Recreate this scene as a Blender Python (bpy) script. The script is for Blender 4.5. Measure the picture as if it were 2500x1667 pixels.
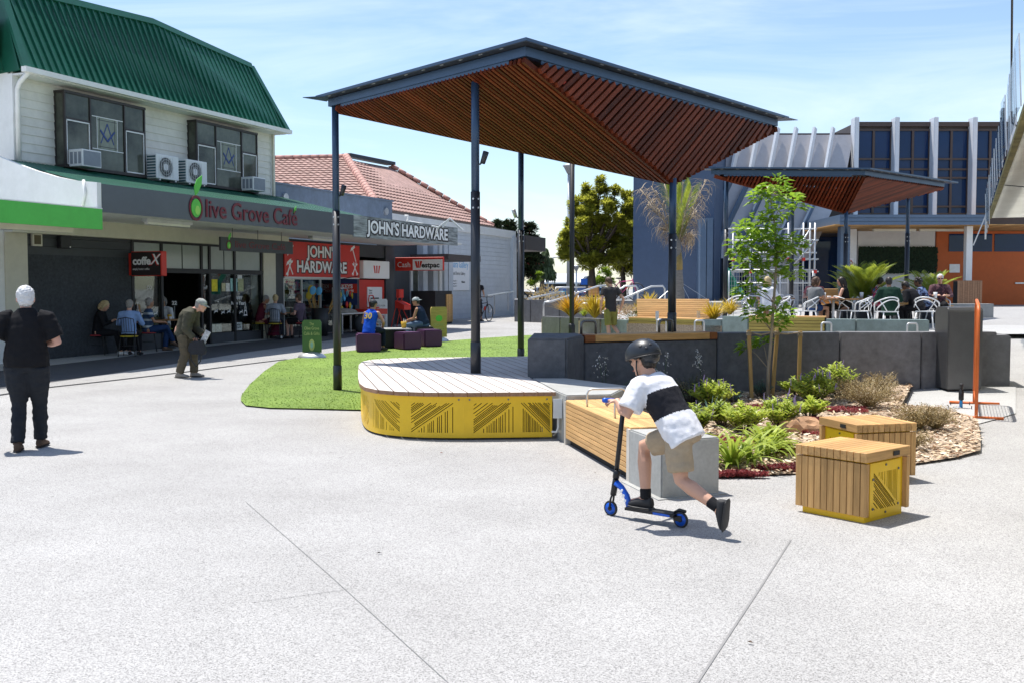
import bpy, bmesh, math, random
from mathutils import Vector, Matrix, noise
V = Vector
R = math.radians
for o in list(bpy.data.objects):
 bpy.data.objects.remove(o)
scene = bpy.context.scene
COL = scene.collection
# ------------------------------------------------------------------ camera
CAMH, PITCH, FPX = 1.70, math.atan2(128.5, 2500.0), 2500.0
cam_d = bpy.data.cameras.new('camera'); cam = bpy.data.objects.new('camera', cam_d); COL.objects.link(cam)
cam.location = (0, 0, CAMH); cam.rotation_euler = (math.pi / 2 - PITCH, 0, 0)
cam_d.sensor_width = 36.0; cam_d.lens = 36.0; cam_d.clip_start = 0.1; cam_d.clip_end = 3000
scene.camera = cam
# ------------------------------------------------------------------ sky and sun
SUN_EL, SUN_AZ = R(72), math.atan2(-0.74, 0.67)
world = bpy.data.worlds.new('World'); scene.world = world; world.use_nodes = True
wn, wl = world.node_tree.nodes, world.node_tree.links
wn.clear()
sky = wn.new('ShaderNodeTexSky'); sky.sky_type = 'NISHITA'; sky.sun_disc = False
sky.sun_elevation = SUN_EL; sky.sun_rotation = SUN_AZ; sky.air_density = 1.0; sky.dust_density = 0.6; sky.ozone_density = 2.2
tc = wn.new('ShaderNodeTexCoord'); mp = wn.new('ShaderNodeMapping'); mp.inputs['Scale'].default_value = (1.1, 1.6, 5.5)
mp.inputs['Rotation'].default_value = (0.0, R(8), R(25))
nz = wn.new('ShaderNodeTexNoise'); nz.inputs['Scale'].default_value = 1.9; nz.inputs['Detail'].default_value = 8; nz.inputs['Roughness'].default_value = 0.58
nz.inputs['Distortion'].default_value = 0.7
rp = wn.new('ShaderNodeValToRGB'); rp.color_ramp.elements[0].position = 0.46; rp.color_ramp.elements[1].position = 0.80
rp.color_ramp.elements[1].color = (0.45, 0.45, 0.45, 1)
mx = wn.new('ShaderNodeMix'); mx.data_type = 'RGBA'; mx.inputs[7].default_value = (7.6, 7.9, 8.2, 1)
bg = wn.new('ShaderNodeBackground'); bg.inputs['Strength'].default_value = 0.14
out = wn.new('ShaderNodeOutputWorld')
wl.new(tc.outputs['Generated'], mp.inputs['Vector']); wl.new(mp.outputs[0], nz.inputs['Vector']); wl.new(nz.outputs[0], rp.inputs[0])
wl.new(rp.outputs[0], mx.inputs[0]); wl.new(sky.outputs[0], mx.inputs[6]); wl.new(mx.outputs[2], bg.inputs['Color']); wl.new(bg.outputs[0], out.inputs['Surface'])
sun_d = bpy.data.lights.new('sun', 'SUN'); sun = bpy.data.objects.new('sun', sun_d); COL.objects.link(sun)
sun_d.energy = 4.8; sun_d.angle = R(0.53); sun_d.color = (1.0, 0.955, 0.89)
sdir = V((math.sin(SUN_AZ) * math.cos(SUN_EL), math.cos(SUN_AZ) * math.cos(SUN_EL), math.sin(SUN_EL)))
sun.location = sdir * 60; sun.rotation_euler = (-sdir).to_track_quat('-Z', 'Y').to_euler()
scene.view_settings.view_transform = 'Standard'; scene.view_settings.look = 'None'
scene.view_settings.exposure = 0.47; scene.view_settings.gamma = 1.0; scene.view_settings.use_curve_mapping = False
scene.render.engine = 'CYCLES'
scene.cycles.use_denoising = True; scene.cycles.max_bounces = 8; scene.cycles.diffuse_bounces = 5
scene.cycles.sample_clamp_indirect = 8.0; scene.cycles.caustics_reflective = False; scene.cycles.caustics_refractive = False
# ------------------------------------------------------------------ survey helpers (photo bearing -> point in the place)
def ray(px, py):
 u, v = (px - 1250) / FPX, (833.5 - py) / FPX
 return V((u, math.cos(PITCH) + v * math.sin(PITCH), -math.sin(PITCH) + v * math.cos(PITCH)))
def sstep(a, b, x):
 t = min(1, max(0, (x - a) / (b - a))); return t * t * (3 - 2 * t)
def gz(x, y):                                   # ground height: the square climbs gently to the back
 g1 = min(0.40, 0.014 * max(0, y - 14)); g2 = min(1.0, 0.045 * max(0, y - 11.5))
 k = sstep(4.0, 7.5, x) * (1 - sstep(46, 60, y))
 return g1 * (1 - k) + g2 * k
def tz(x, y): return 0.66 + 0.017 * (y - 24)    # cafe terrace floor
def onz(px, py, h):
 d = ray(px, py); t = (h - CAMH) / d.z; return V((d.x * t, d.y * t, h))
def gp(px, py):
 h = 0.0
 for _ in range(14):
  p = onz(px, py, h); h = 0.5 * h + 0.5 * gz(p.x, p.y)
 p.z = gz(p.x, p.y); return p
def aty(px, py, y):
 d = ray(px, py); t = y / d.y; return V((d.x * t, y, CAMH + d.z * t))
# ------------------------------------------------------------------ materials
MATS = {}
def mat(name, col, rough=0.6, metal=0.0, var=0.10, scale=6.0, bump=0.0, bscale=60.0, rnd=0.0, stretch=None, col2=None, spec=0.5, dirt=0.0, trans=0.0):
 if name in MATS: return MATS[name]
 m = bpy.data.materials.new(name); m.use_nodes = True; n, l = m.node_tree.nodes, m.node_tree.links
 b = n['Principled BSDF']; b.inputs['Roughness'].default_value = rough; b.inputs['Metallic'].default_value = metal
 b.inputs['Specular IOR Level'].default_value = spec
 t = n.new('ShaderNodeTexCoord'); mp = n.new('ShaderNodeMapping'); l.new(t.outputs['Object'], mp.inputs['Vector'])
 if stretch: mp.inputs['Scale'].default_value = stretch
 info = n.new('ShaderNodeObjectInfo')
 add = n.new('ShaderNodeVectorMath'); add.operation = 'ADD'; sc_ = n.new('ShaderNodeVectorMath'); sc_.operation = 'SCALE'; sc_.inputs['Scale'].default_value = 37.0
 l.new(info.outputs['Random'], sc_.inputs[0]); l.new(mp.outputs[0], add.inputs[0]); l.new(sc_.outputs[0], add.inputs[1])
 z = n.new('ShaderNodeTexNoise'); z.inputs['Scale'].default_value = scale; z.inputs['Detail'].default_value = 6; z.inputs['Roughness'].default_value = 0.65
 l.new(add.outputs[0], z.inputs['Vector'])
 r = n.new('ShaderNodeValToRGB'); r.color_ramp.elements[0].position = 0.3; r.color_ramp.elements[1].position = 0.72
 c = V(col); lo = c * (1 - var); hi = V(col2) if col2 else c * (1 + var)
 r.color_ramp.elements[0].color = (*lo, 1); r.color_ramp.elements[1].color = (*[min(1, q) for q in hi], 1)
 l.new(z.outputs[0], r.inputs[0]); last = r.outputs[0]
 if rnd > 0:
  hs = n.new('ShaderNodeHueSaturation'); mr = n.new('ShaderNodeMapRange'); mr.inputs['To Min'].default_value = 1 - rnd; mr.inputs['To Max'].default_value = 1 + rnd
  l.new(info.outputs['Random'], mr.inputs['Value']); l.new(mr.outputs[0], hs.inputs['Value']); l.new(last, hs.inputs['Color']); last = hs.outputs[0]
 if dirt > 0:
  z2 = n.new('ShaderNodeTexNoise'); z2.inputs['Scale'].default_value = 1.3; z2.inputs['Detail'].default_value = 9; z2.inputs['Roughness'].default_value = 0.72
  l.new(t.outputs['Object'], z2.inputs['Vector'])
  r2 = n.new('ShaderNodeValToRGB'); r2.color_ramp.elements[0].position = 0.38; r2.color_ramp.elements[1].position = 0.66
  r2.color_ramp.elements[0].color = (1 - dirt, 1 - dirt, 1 - dirt * 1.1, 1); r2.color_ramp.elements[1].color = (1, 1, 1, 1)
  mm = n.new('ShaderNodeMix'); mm.data_type = 'RGBA'; mm.blend_type = 'MULTIPLY'; mm.inputs[0].default_value = 1
  l.new(z2.outputs[0], r2.inputs[0]); l.new(last, mm.inputs[6]); l.new(r2.outputs[0], mm.inputs[7]); last = mm.outputs[2]
 l.new(last, b.inputs['Base Color'])
 if bump > 0:
  z3 = n.new('ShaderNodeTexNoise'); z3.inputs['Scale'].default_value = bscale; z3.inputs['Detail'].default_value = 4
  bp = n.new('ShaderNodeBump'); bp.inputs['Strength'].default_value = min(1, bump); bp.inputs['Distance'].default_value = 0.01
  l.new(add.outputs[0], z3.inputs['Vector']); l.new(z3.outputs[0], bp.inputs['Height']); l.new(bp.outputs[0], b.inputs['Normal'])
 if trans > 0:
  tr = n.new('ShaderNodeBsdfTranslucent'); ms = n.new('ShaderNodeMixShader'); ms.inputs[0].default_value = trans
  l.new(last, tr.inputs['Color']); l.new(b.outputs[0], ms.inputs[1]); l.new(tr.outputs[0], ms.inputs[2]); l.new(ms.outputs[0], n['Material Output'].inputs['Surface'])
 MATS[name] = m; return m
def wood(name, col, var=0.28, rnd=0.18, rough=0.6, dirt=0.0, spec=0.25):
 return mat(name, col, rough, var=var, scale=2.2, stretch=(1.2, 16, 16), rnd=rnd, bump=0.12, bscale=4, dirt=dirt, spec=spec)
def glass(name, col, rough=0.03, spec=0.8):
 return mat(name, col, rough, var=0.15, scale=0.8, spec=spec)
def clear_glass(name, tint=(0.8, 0.86, 0.84), refl=0.16):
 m = bpy.data.materials.new(name); m.use_nodes = True; n, l = m.node_tree.nodes, m.node_tree.links; n.clear()
 o = n.new('ShaderNodeOutputMaterial'); tr = n.new('ShaderNodeBsdfTransparent'); tr.inputs[0].default_value = (*tint, 1)
 g = n.new('ShaderNodeBsdfGlossy'); g.inputs['Roughness'].default_value = 0.02; mx_ = n.new('ShaderNodeMixShader')
 fr = n.new('ShaderNodeFresnel'); fr.inputs[0].default_value = 1.5; ad = n.new('ShaderNodeMath'); ad.operation = 'MULTIPLY_ADD'; ad.inputs[1].default_value = 0.25; ad.inputs[2].default_value = refl * 0.12
 l.new(fr.outputs[0], ad.inputs[0]); l.new(ad.outputs[0], mx_.inputs[0]); l.new(tr.outputs[0], mx_.inputs[1]); l.new(g.outputs[0], mx_.inputs[2]); l.new(mx_.outputs[0], o.inputs[0])
 MATS[name] = m; return m
M = {}
def ground_mat(name, base, speck, sc1=260.0, gain=1.0):
 m = bpy.data.materials.new(name); m.use_nodes = True; n, l = m.node_tree.nodes, m.node_tree.links; b = n['Principled BSDF']
 b.inputs['Roughness'].default_value = 0.85; b.inputs['Specular IOR Level'].default_value = 0.25
 t = n.new('ShaderNodeTexCoord')
 def nz_(s, d=4, ro=0.6):
  z = n.new('ShaderNodeTexNoise'); z.inputs['Scale'].default_value = s; z.inputs['Detail'].default_value = d; z.inputs['Roughness'].default_value = ro; l.new(t.outputs['Object'], z.inputs['Vector']); return z
 vo = n.new('ShaderNodeTexVoronoi'); vo.inputs['Scale'].default_value = sc1; l.new(t.outputs['Object'], vo.inputs['Vector'])
 r = n.new('ShaderNodeValToRGB'); e = r.color_ramp.elements; e[0].position = 0.0; e[0].color = (*(V(speck)), 1); e[1].position = 0.62; e[1].color = (*[min(1, q * 1.08) for q in base], 1)
 k = e.new(0.26); k.color = (*(V(speck) * 0.5 + V(base) * 0.5), 1)
 sep = n.new('ShaderNodeSeparateColor'); l.new(vo.outputs['Color'], sep.inputs[0])
 l.new(sep.outputs[0], r.inputs[0])
 z = nz_(70, 5, 0.7); r3 = n.new('ShaderNodeValToRGB'); r3.color_ramp.elements[0].position = 0.33; r3.color_ramp.elements[1].position = 0.6
 r3.color_ramp.elements[0].color = (0.80, 0.80, 0.80, 1); r3.color_ramp.elements[1].color = (1, 1, 1, 1); l.new(z.outputs[0], r3.inputs[0])
 z1 = nz_(0.55, 8, 0.62); r1 = n.new('ShaderNodeValToRGB'); r1.color_ramp.elements[0].position = 0.30; r1.color_ramp.elements[1].position = 0.68
 r1.color_ramp.elements[0].color = (0.80, 0.795, 0.79, 1); r1.color_ramp.elements[1].color = (1, 1, 1, 1); l.new(z1.outputs[0], r1.inputs[0])
 def mul(a, c):
  q = n.new('ShaderNodeMix'); q.data_type = 'RGBA'; q.blend_type = 'MULTIPLY'; q.inputs[0].default_value = 1; l.new(a, q.inputs[6]); l.new(c, q.inputs[7]); return q.outputs[2]
 v2 = n.new('ShaderNodeTexVoronoi'); v2.inputs['Scale'].default_value = 0.9; v2.inputs['Randomness'].default_value = 1; l.new(t.outputs['Object'], v2.inputs['Vector'])   # old gum spots
 r5 = n.new('ShaderNodeValToRGB'); r5.color_ramp.elements[0].position = 0.014; r5.color_ramp.elements[1].position = 0.020; r5.color_ramp.elements[0].color = (0.62, 0.61, 0.60, 1); r5.color_ramp.elements[1].color = (1, 1, 1, 1); l.new(v2.outputs['Distance'], r5.inputs[0])
 z6 = nz_(2.3, 9, 0.72); r6 = n.new('ShaderNodeValToRGB'); r6.color_ramp.elements[0].position = 0.60; r6.color_ramp.elements[1].position = 0.74; r6.color_ramp.elements[0].color = (1, 1, 1, 1); r6.color_ramp.elements[1].color = (0.84, 0.83, 0.82, 1); l.new(z6.outputs[0], r6.inputs[0])
 l.new(mul(mul(mul(mul(r.outputs[0], r3.outputs[0]), r1.outputs[0]), r5.outputs[0]), r6.outputs[0]), b.inputs['Base Color'])
 bp = n.new('ShaderNodeBump'); bp.inputs['Strength'].default_value = 0.35; bp.inputs['Distance'].default_value = 0.004
 l.new(vo.outputs['Distance'], bp.inputs['Height']); l.new(bp.outputs[0], b.inputs['Normal'])
 MATS[name] = m; return m
M['paving'] = ground_mat('exposed_aggregate', (0.455, 0.447, 0.435), (0.22, 0.216, 0.21), 170)
M['apron'] = ground_mat('broomed_concrete', (0.50, 0.50, 0.49), (0.38, 0.38, 0.375), 300)
M['asphalt'] = ground_mat('dark_paving', (0.115, 0.12, 0.13), (0.06, 0.06, 0.065), 200)
M['concrete'] = mat('pale_concrete', (0.42, 0.42, 0.405), 0.8, var=0.10, scale=30, bump=0.15, bscale=140, dirt=0.22)
M['conc_dark'] = mat('charcoal_concrete', (0.118, 0.125, 0.147), 0.75, var=0.25, scale=9, bump=0.12, bscale=90, dirt=0.30, rnd=0.08)
M['conc_mid'] = mat('grey_concrete', (0.20, 0.20, 0.21), 0.75, var=0.16, scale=9, bump=0.1, bscale=90, dirt=0.26, rnd=0.06)
M['conc_teal'] = mat('green_grey_concrete', (0.235, 0.30, 0.295), 0.7, var=0.15, scale=7, bump=0.1, bscale=80, dirt=0.25, rnd=0.06)
M['deck'] = wood('weathered_deck', (0.60, 0.555, 0.52), 0.10, 0.07, 0.7, 0.10)
M['deck_end'] = wood('deck_end', (0.30, 0.17, 0.10), 0.25, 0.1)
M['timber'] = wood('oiled_timber', (0.52, 0.30, 0.115), 0.24, 0.20, 0.55)
M['timber_pale'] = wood('pale_timber', (0.62, 0.37, 0.155), 0.24, 0.16, 0.6)
M['slat'] = wood('red_brown_slat', (0.125, 0.026, 0.010), 0.45, 0.42, 0.5, spec=0.12)
M['slat_red'] = mat('red_joist', (0.55, 0.05, 0.02), 0.6)
M['timber_olive'] = wood('olive_timber', (0.40, 0.31, 0.085), 0.2, 0.12)
M['stake'] = wood('treated_pine', (0.42, 0.27, 0.10), 0.25, 0.1)
M['steel'] = mat('charcoal_steel', (0.036, 0.039, 0.046), 0.38, 0.3, var=0.08)
M['steel_blue'] = mat('slate_blue_steel', (0.036, 0.075, 0.145), 0.34, 0.2, var=0.06, dirt=0.12)
M['galv'] = mat('galvanised', (0.55, 0.56, 0.57), 0.42, 0.7, var=0.1)
M['stainless'] = mat('stainless', (0.16, 0.16, 0.165), 0.36, 0.75, var=0.08)
M['yellow'] = mat('yellow_paint', (0.86, 0.53, 0.008), 0.42, var=0.04, dirt=0.08)
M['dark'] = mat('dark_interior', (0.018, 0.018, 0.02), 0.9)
M['black'] = mat('black', (0.014, 0.014, 0.016), 0.5)
M['white'] = mat('white_paint', (0.80, 0.80, 0.785), 0.5, var=0.03, dirt=0.10)
M['cream'] = mat('cream_paint', (0.66, 0.63, 0.52), 0.6, var=0.04, dirt=0.12)
M['turf'] = None
# ------------------------------------------------------------------ mesh building
WM = {}
STUFF = {'crown', 'foliage', 'leaves', 'flowers', 'stalks', 'stems', 'twigs', 'fronds', 'green_fronds', 'dry_fronds', 'ribs', 'branches'}
class MB:
 def __init__(s): s.v, s.f, s.m = [], [], []
 def add(s, vs, fs, mi=0):
  k = len(s.v); s.v += [V(p) for p in vs]; s.f += [tuple(i + k for i in q) for q in fs]; s.m += [mi] * len(fs)
 def box(s, x0, x1, y0, y1, z0, z1, mi=0, T=None):
  vs = [V((x, y, z)) for z in (z0, z1) for y in (y0, y1) for x in (x0, x1)]
  if T is not None: vs = [T @ p for p in vs]
  s.add(vs, [(0, 2, 3, 1), (4, 5, 7, 6), (0, 1, 5, 4), (2, 6, 7, 3), (0, 4, 6, 2), (1, 3, 7, 5)], mi)
 def hexa(s, b, t, mi=0):
  s.add(list(b) + list(t), [(3, 2, 1, 0), (4, 5, 6, 7), (0, 1, 5, 4), (1, 2, 6, 5), (2, 3, 7, 6), (3, 0, 4, 7)], mi)
 def prism(s, poly, z0, z1, mi=0, top=None):
  n = len(poly); area = sum(poly[i][0] * poly[(i + 1) % n][1] - poly[(i + 1) % n][0] * poly[i][1] for i in range(n))
  if area < 0: poly = list(reversed(poly))
  f0 = z0 if callable(z0) else (lambda x, y: z0); f1 = z1 if callable(z1) else (lambda x, y: z1)
  vs = [V((p[0], p[1], f0(p[0], p[1]))) for p in poly] + [V((p[0], p[1], f1(p[0], p[1]))) for p in poly]
  s.add(vs, [tuple(range(n - 1, -1, -1))], mi); k = len(s.v) - 2 * n
  s.f.append(tuple(k + n + i for i in range(n))); s.m.append(mi if top is None else top)
  for i in range(n):
   j = (i + 1) % n; s.f.append((k + i, k + j, k + n + j, k + n + i)); s.m.append(mi)
 def loft(s, rings, mi=0, cap=True):
  n = len(rings[0]); k = len(s.v)
  for r in rings: s.v += [V(p) for p in r]
  for a in range(len(rings) - 1):
   for i in range(n):
    j = (i + 1) % n; s.f.append((k + a * n + i, k + a * n + j, k + (a + 1) * n + j, k + (a + 1) * n + i)); s.m.append(mi)
  if cap:
   s.f.append(tuple(k + i for i in range(n - 1, -1, -1))); s.m.append(mi)
   e = k + (len(rings) - 1) * n; s.f.append(tuple(e + i for i in range(n))); s.m.append(mi)
 def tube(s, pts, r, seg=8, mi=0, cap=True, rnd=False):
  pts = [V(p) for p in pts]; n = len(pts); rr = r if isinstance(r, (list, tuple)) else [r] * n
  tang = [(pts[min(i + 1, n - 1)] - pts[max(i - 1, 0)]).normalized() for i in range(n)]
  a = tang[0].orthogonal().normalized(); rings = []
  def ring(c, a, b, q): return [c + (a * math.cos(2 * math.pi * j / seg) + b * math.sin(2 * math.pi * j / seg)) * q for j in range(seg)]
  for i in range(n):
   a = (a - tang[i] * a.dot(tang[i])).normalized(); b = tang[i].cross(a)
   if rnd and i == 0:
    for q in (0.15, 0.6, 0.88): rings.append(ring(pts[i] - tang[i] * rr[i] * math.sqrt(1 - q * q), a, b, rr[i] * q))
   rings.append(ring(pts[i], a, b, rr[i]))
   if rnd and i == n - 1:
    for q in (0.88, 0.6, 0.15): rings.append(ring(pts[i] + tang[i] * rr[i] * math.sqrt(1 - q * q), a, b, rr[i] * q))
  s.loft(rings, mi, cap)
 def ell(s, c, ax, ay, az, seg=12, st=8, mi=0):
  c = V(c); ax, ay, az = V(ax), V(ay), V(az); rings = []
  for i in range(st + 1):
   t = math.pi * (0.03 + 0.94 * i / st); rings.append([c + az * -math.cos(t) + (ax * math.cos(2 * math.pi * j / seg) + ay * math.sin(2 * math.pi * j / seg)) * math.sin(t) for j in range(seg)])
  s.loft(rings, mi)
 def lathe(s, prof, c=(0, 0), seg=20, mi=0):
  s.loft([[V((c[0] + r * math.cos(2 * math.pi * j / seg), c[1] + r * math.sin(2 * math.pi * j / seg), z)) for j in range(seg)] for r, z in prof], mi)
 def mesh(s, name, mats, smooth=False):
  me = bpy.data.meshes.new(name); me.from_pydata([tuple(p) for p in s.v], [], s.f)
  for m in (mats if isinstance(mats, (list, tuple)) else [mats]): me.materials.append(M[m] if isinstance(m, str) else m)
  if any(s.m): me.polygons.foreach_set('material_index', s.m)
  if smooth: me.polygons.foreach_set('use_smooth', [True] * len(me.polygons))
  me.validate(); me.update(); return me
 def build(s, name, mats, parent=None, smooth=False, world=True, kind=None, **kw):
  return put(name, s.mesh(name, mats, smooth), parent, world=world, kind=kind, **kw)
def put(name, me, parent=None, Mx=None, world=True, kind=None, label=None, cat=None, group=None):
 o = bpy.data.objects.new(name, me); COL.objects.link(o); Mx = Mx or Matrix()
 if name in STUFF: kind = 'stuff'
 if parent is not None:
  o.parent = parent
  b = (WM[parent.name].inverted() @ Mx) if world else Mx
  o.matrix_basis = b; WM[o.name] = WM[parent.name] @ b
 else:
  o.matrix_basis = Mx; WM[o.name] = Mx.copy()
 if kind: o['kind'] = kind
 if label: o['label'] = label
 if cat: o['category'] = cat
 if group: o['group'] = group
 return o
def thing(name, label, cat, loc=(0, 0, 0), rz=0.0, group=None):
 o = bpy.data.objects.new(name, None); COL.objects.link(o); o.empty_display_size = 0.2
 Mx = Matrix.Translation(V(loc)) @ Matrix.Rotation(rz, 4, 'Z'); o.matrix_basis = Mx; WM[o.name] = Mx
 o['label'] = label; o['category'] = cat
 if group: o['group'] = group
 return o
def place(o, loc, rz=0.0, sc=1.0):
 Mx = Matrix.Translation(V(loc)) @ Matrix.Rotation(rz, 4, 'Z') @ Matrix.Scale(sc, 4); o.matrix_basis = Mx; WM[o.name] = Mx
def tree_copy(o, loc, rz=0.0, label=None, group=None, sc=1.0):
 kids = {}
 for q in list(o.children_recursive): kids.setdefault(q.parent.name, []).append(q)
 def rec(a, par):
  c = a.copy(); COL.objects.link(c)
  if par is not None: c.parent = par; c.matrix_basis = a.matrix_basis.copy()
  for ch in kids.get(a.name, []): rec(ch, c)
  return c
 c = rec(o, None); place(c, loc, rz, sc)
 if label: c['label'] = label
 if group: c['group'] = group
 return c
_BOX = {}
def boxmesh(L, w, t, bev=0.004, m=None):
 key = (round(L, 3), round(w, 4), round(t, 4), round(bev, 4), str(m))
 if key in _BOX: return _BOX[key]
 bm = bmesh.new(); bmesh.ops.create_cube(bm, size=1.0); bmesh.ops.scale(bm, vec=(L, w, t), verts=bm.verts)
 if bev > 0: bmesh.ops.bevel(bm, geom=bm.edges[:], offset=bev, segments=1, affect='EDGES')
 me = bpy.data.meshes.new('piece'); bm.to_mesh(me); bm.free(); me.materials.append(M[m] if isinstance(m, str) else m); _BOX[key] = me; return me
def plank(name, parent, p0, p1, w, t, m, up=(0, 0, 1), bev=0.004, world=True, **kw):
 p0, p1 = V(p0), V(p1); x = (p1 - p0); L = x.length; x.normalize(); up = V(up); y = up.cross(x).normalized(); z = x.cross(y)
 Mx = Matrix.Translation((p0 + p1) / 2) @ Matrix((x, y, z)).transposed().to_4x4()
 return put(name, boxmesh(L, w, t, bev, m), parent, Mx, world, **kw)
def clip(poly, nx, ny, d):                       # keep nx*x+ny*y<=d
 r = []
 for i in range(len(poly)):
  a, b = poly[i], poly[(i + 1) % len(poly)]; da, db = nx * a[0] + ny * a[1] - d, nx * b[0] + ny * b[1] - d
  if da <= 0: r.append(a)
  if da * db < 0: t = da / (da - db); r.append((a[0] + (b[0] - a[0]) * t, a[1] + (b[1] - a[1]) * t))
 return r
def inpoly(x, y, poly):
 c = False; n = len(poly); j = n - 1
 for i in range(n):
  if (poly[i][1] > y) != (poly[j][1] > y) and x < (poly[j][0] - poly[i][0]) * (y - poly[i][1]) / (poly[j][1] - poly[i][1]) + poly[i][0]: c = not c
  j = i
 return c
WORK = bpy.data.scenes.new('work')               # empty scratch scene, removed at the end
def evalmesh(ob):
 if ob.name in COL.objects: COL.objects.unlink(ob)
 WORK.collection.objects.link(ob); vl = WORK.view_layers[0]; vl.update(); return bpy.data.meshes.new_from_object(ob.evaluated_get(vl.depsgraph))
def curve_mesh(splines, ext, m, name='cut'):     # filled 2-D outlines, inner outlines become holes
 cu = bpy.data.curves.new(name, 'CURVE'); cu.dimensions = '2D'; cu.fill_mode = 'BOTH'; cu.extrude = ext
 for pts in splines:
  sp = cu.splines.new('POLY'); sp.points.add(len(pts) - 1); sp.use_cyclic_u = True
  for q, p in zip(sp.points, pts): q.co = (p[0], p[1], 0, 1)
 ob = bpy.data.objects.new(name, cu); me = evalmesh(ob); bpy.data.objects.remove(ob); bpy.data.curves.remove(cu)
 me.materials.clear(); me.materials.append(M[m] if isinstance(m, str) else m); return me
_TXT = {}
def text_mesh(s, size, m, ext=0.004, off=0.0, shear=0.0, space=1.0, width=None, line=1.0):
 cu = bpy.data.curves.new('txt', 'FONT'); cu.body = s; cu.size = size; cu.extrude = ext; cu.offset = off; cu.shear = shear; cu.space_character = space
 cu.align_x = 'CENTER'; cu.align_y = 'CENTER'; cu.space_line = line; cu.resolution_u = 3
 ob = bpy.data.objects.new('txt', cu); me = evalmesh(ob); bpy.data.objects.remove(ob); bpy.data.curves.remove(cu)
 if width and len(me.vertices):
  w = max(v.co.x for v in me.vertices) - min(v.co.x for v in me.vertices); k = width / w
  for v in me.vertices: v.co.x *= k
 me.materials.clear(); me.materials.append(M[m] if isinstance(m, str) else m); return me
def upright(loc, xdir, tilt=0.0):                # matrix for flat writing standing up, reading along xdir
 x = V((xdir[0], xdir[1], 0)).normalized(); z = V((0, 0, 1)); n = x.cross(z)
 return Matrix.Translation(V(loc)) @ Matrix((x, z, n)).transposed().to_4x4() @ Matrix.Rotation(tilt, 4, 'X')
def writing(name, s, size, m, parent, loc, xdir, **kw):
 return put(name, text_mesh(s, size, m, **kw), parent, upright(loc, xdir))
def flat(name, splines, m, parent, loc, xdir, ext=0.003):
 return put(name, curve_mesh(splines, ext, m), parent, upright(loc, xdir))
def struct(name, mb, m, smooth=False): return mb.build(name, m, None, smooth, kind='structure')
rng = random.Random(7)
# ================================================================== GROUND
def axis(lo, hi, fine0, fine1, step, grow):
 a = []; x = fine0
 while x < fine1: a.append(x); x += step
 a.append(fine1); d = step
 while a[-1] < hi: d *= grow; a.append(min(hi, a[-1] + d))
 d = step
 while a[0] > lo: d *= grow; a.insert(0, max(lo, a[0] - d))
 return a
def sheet(name, xs, ys, fz, m, keep=None):
 mb = MB(); nx = len(xs); mb.v = [V((x, y, fz(x, y))) for y in ys for x in xs]
 for j in range(len(ys) - 1):
  for i in range(nx - 1):
   if keep is None or keep((xs[i] + xs[i + 1]) / 2, (ys[j] + ys[j + 1]) / 2):
    mb.f.append((j * nx + i, j * nx + i + 1, (j + 1) * nx + i + 1, (j + 1) * nx + i)); mb.m.append(0)
 return struct(name, mb, m, True)
GROUND = sheet('ground', axis(-900, 900, -14, 16, 0.5, 1.35), axis(-60, 1500, 0, 62, 0.5, 1.3), gz, 'paving')
def patch(name, poly, m, dz, parent=None, step=0.6, fz=gz, kind='structure'):   # thin sheet that follows the ground
 xs = [p[0] for p in poly]; ys = [p[1] for p in poly]; mb = MB()
 y = min(ys)
 while y < max(ys):
  strip = clip(clip(list(poly), 0, 1, y + step), 0, -1, -y)
  if len(strip) > 2:
   x = min(p[0] for p in strip); X = max(p[0] for p in strip)
   while x < X:
    c = clip(clip(strip, 1, 0, x + step), -1, 0, -x)
    if len(c) > 2: mb.add([V((p[0], p[1], fz(p[0], p[1]) + dz)) for p in c], [tuple(range(len(c)))])
    x += step
  y += step
 return mb.build(name, m, parent, True, kind=kind)
Q1 = V((-10.36, 22.9, 0)); E1 = V((0.387, 0.922, 0)).normalized(); NO = V((E1.y, -E1.x, 0))
FROT = math.atan2(E1.y, E1.x)
def fw(s, o, h=None):
 p = Q1 + E1 * s + NO * o; p.z = gz(p.x, p.y) if h is None else h; return p
def fp(px, py, o=0.0):                           # photo bearing -> (s, h) on the upright plane o metres out from the shop fronts
 d = ray(px, py); p0 = Q1 + NO * o; t = (p0.x * NO.x + p0.y * NO.y) / (d.x * NO.x + d.y * NO.y)
 q = d * t; return ((q - p0).dot(E1), CAMH + q.z)
def xy(p): return (p.x, p.y)
patch('shop_apron', [xy(fw(-6, 0.0)), xy(fw(-6, 1.6)), xy(fw(0, 1.15)), xy(fw(6, 0.45)), xy(fw(15.7, 0.3)), xy(fw(15.7, -0.4)), xy(fw(-6, -0.4))], 'apron', 0.006)
patch('dark_paving_band', [xy(fw(-8, 1.1)), xy(fw(-8, 4.2)), xy(fw(-3.2, 3.9)), xy(fw(0, 3.4)), xy(fw(3.5, 2.75)), xy(fw(8, 2.2)), xy(fw(13, 1.6)), xy(fw(15.7, 0.5)), xy(fw(15.7, 0.1)), xy(fw(6, 0.2)), xy(fw(0, 0.9))], 'asphalt', 0.003)
dr = [gp(-60, 972), gp(0, 964), gp(113, 946), gp(270, 929), gp(435, 910), gp(560, 894), gp(700, 877)]
mb = MB(); mg = MB()
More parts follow.
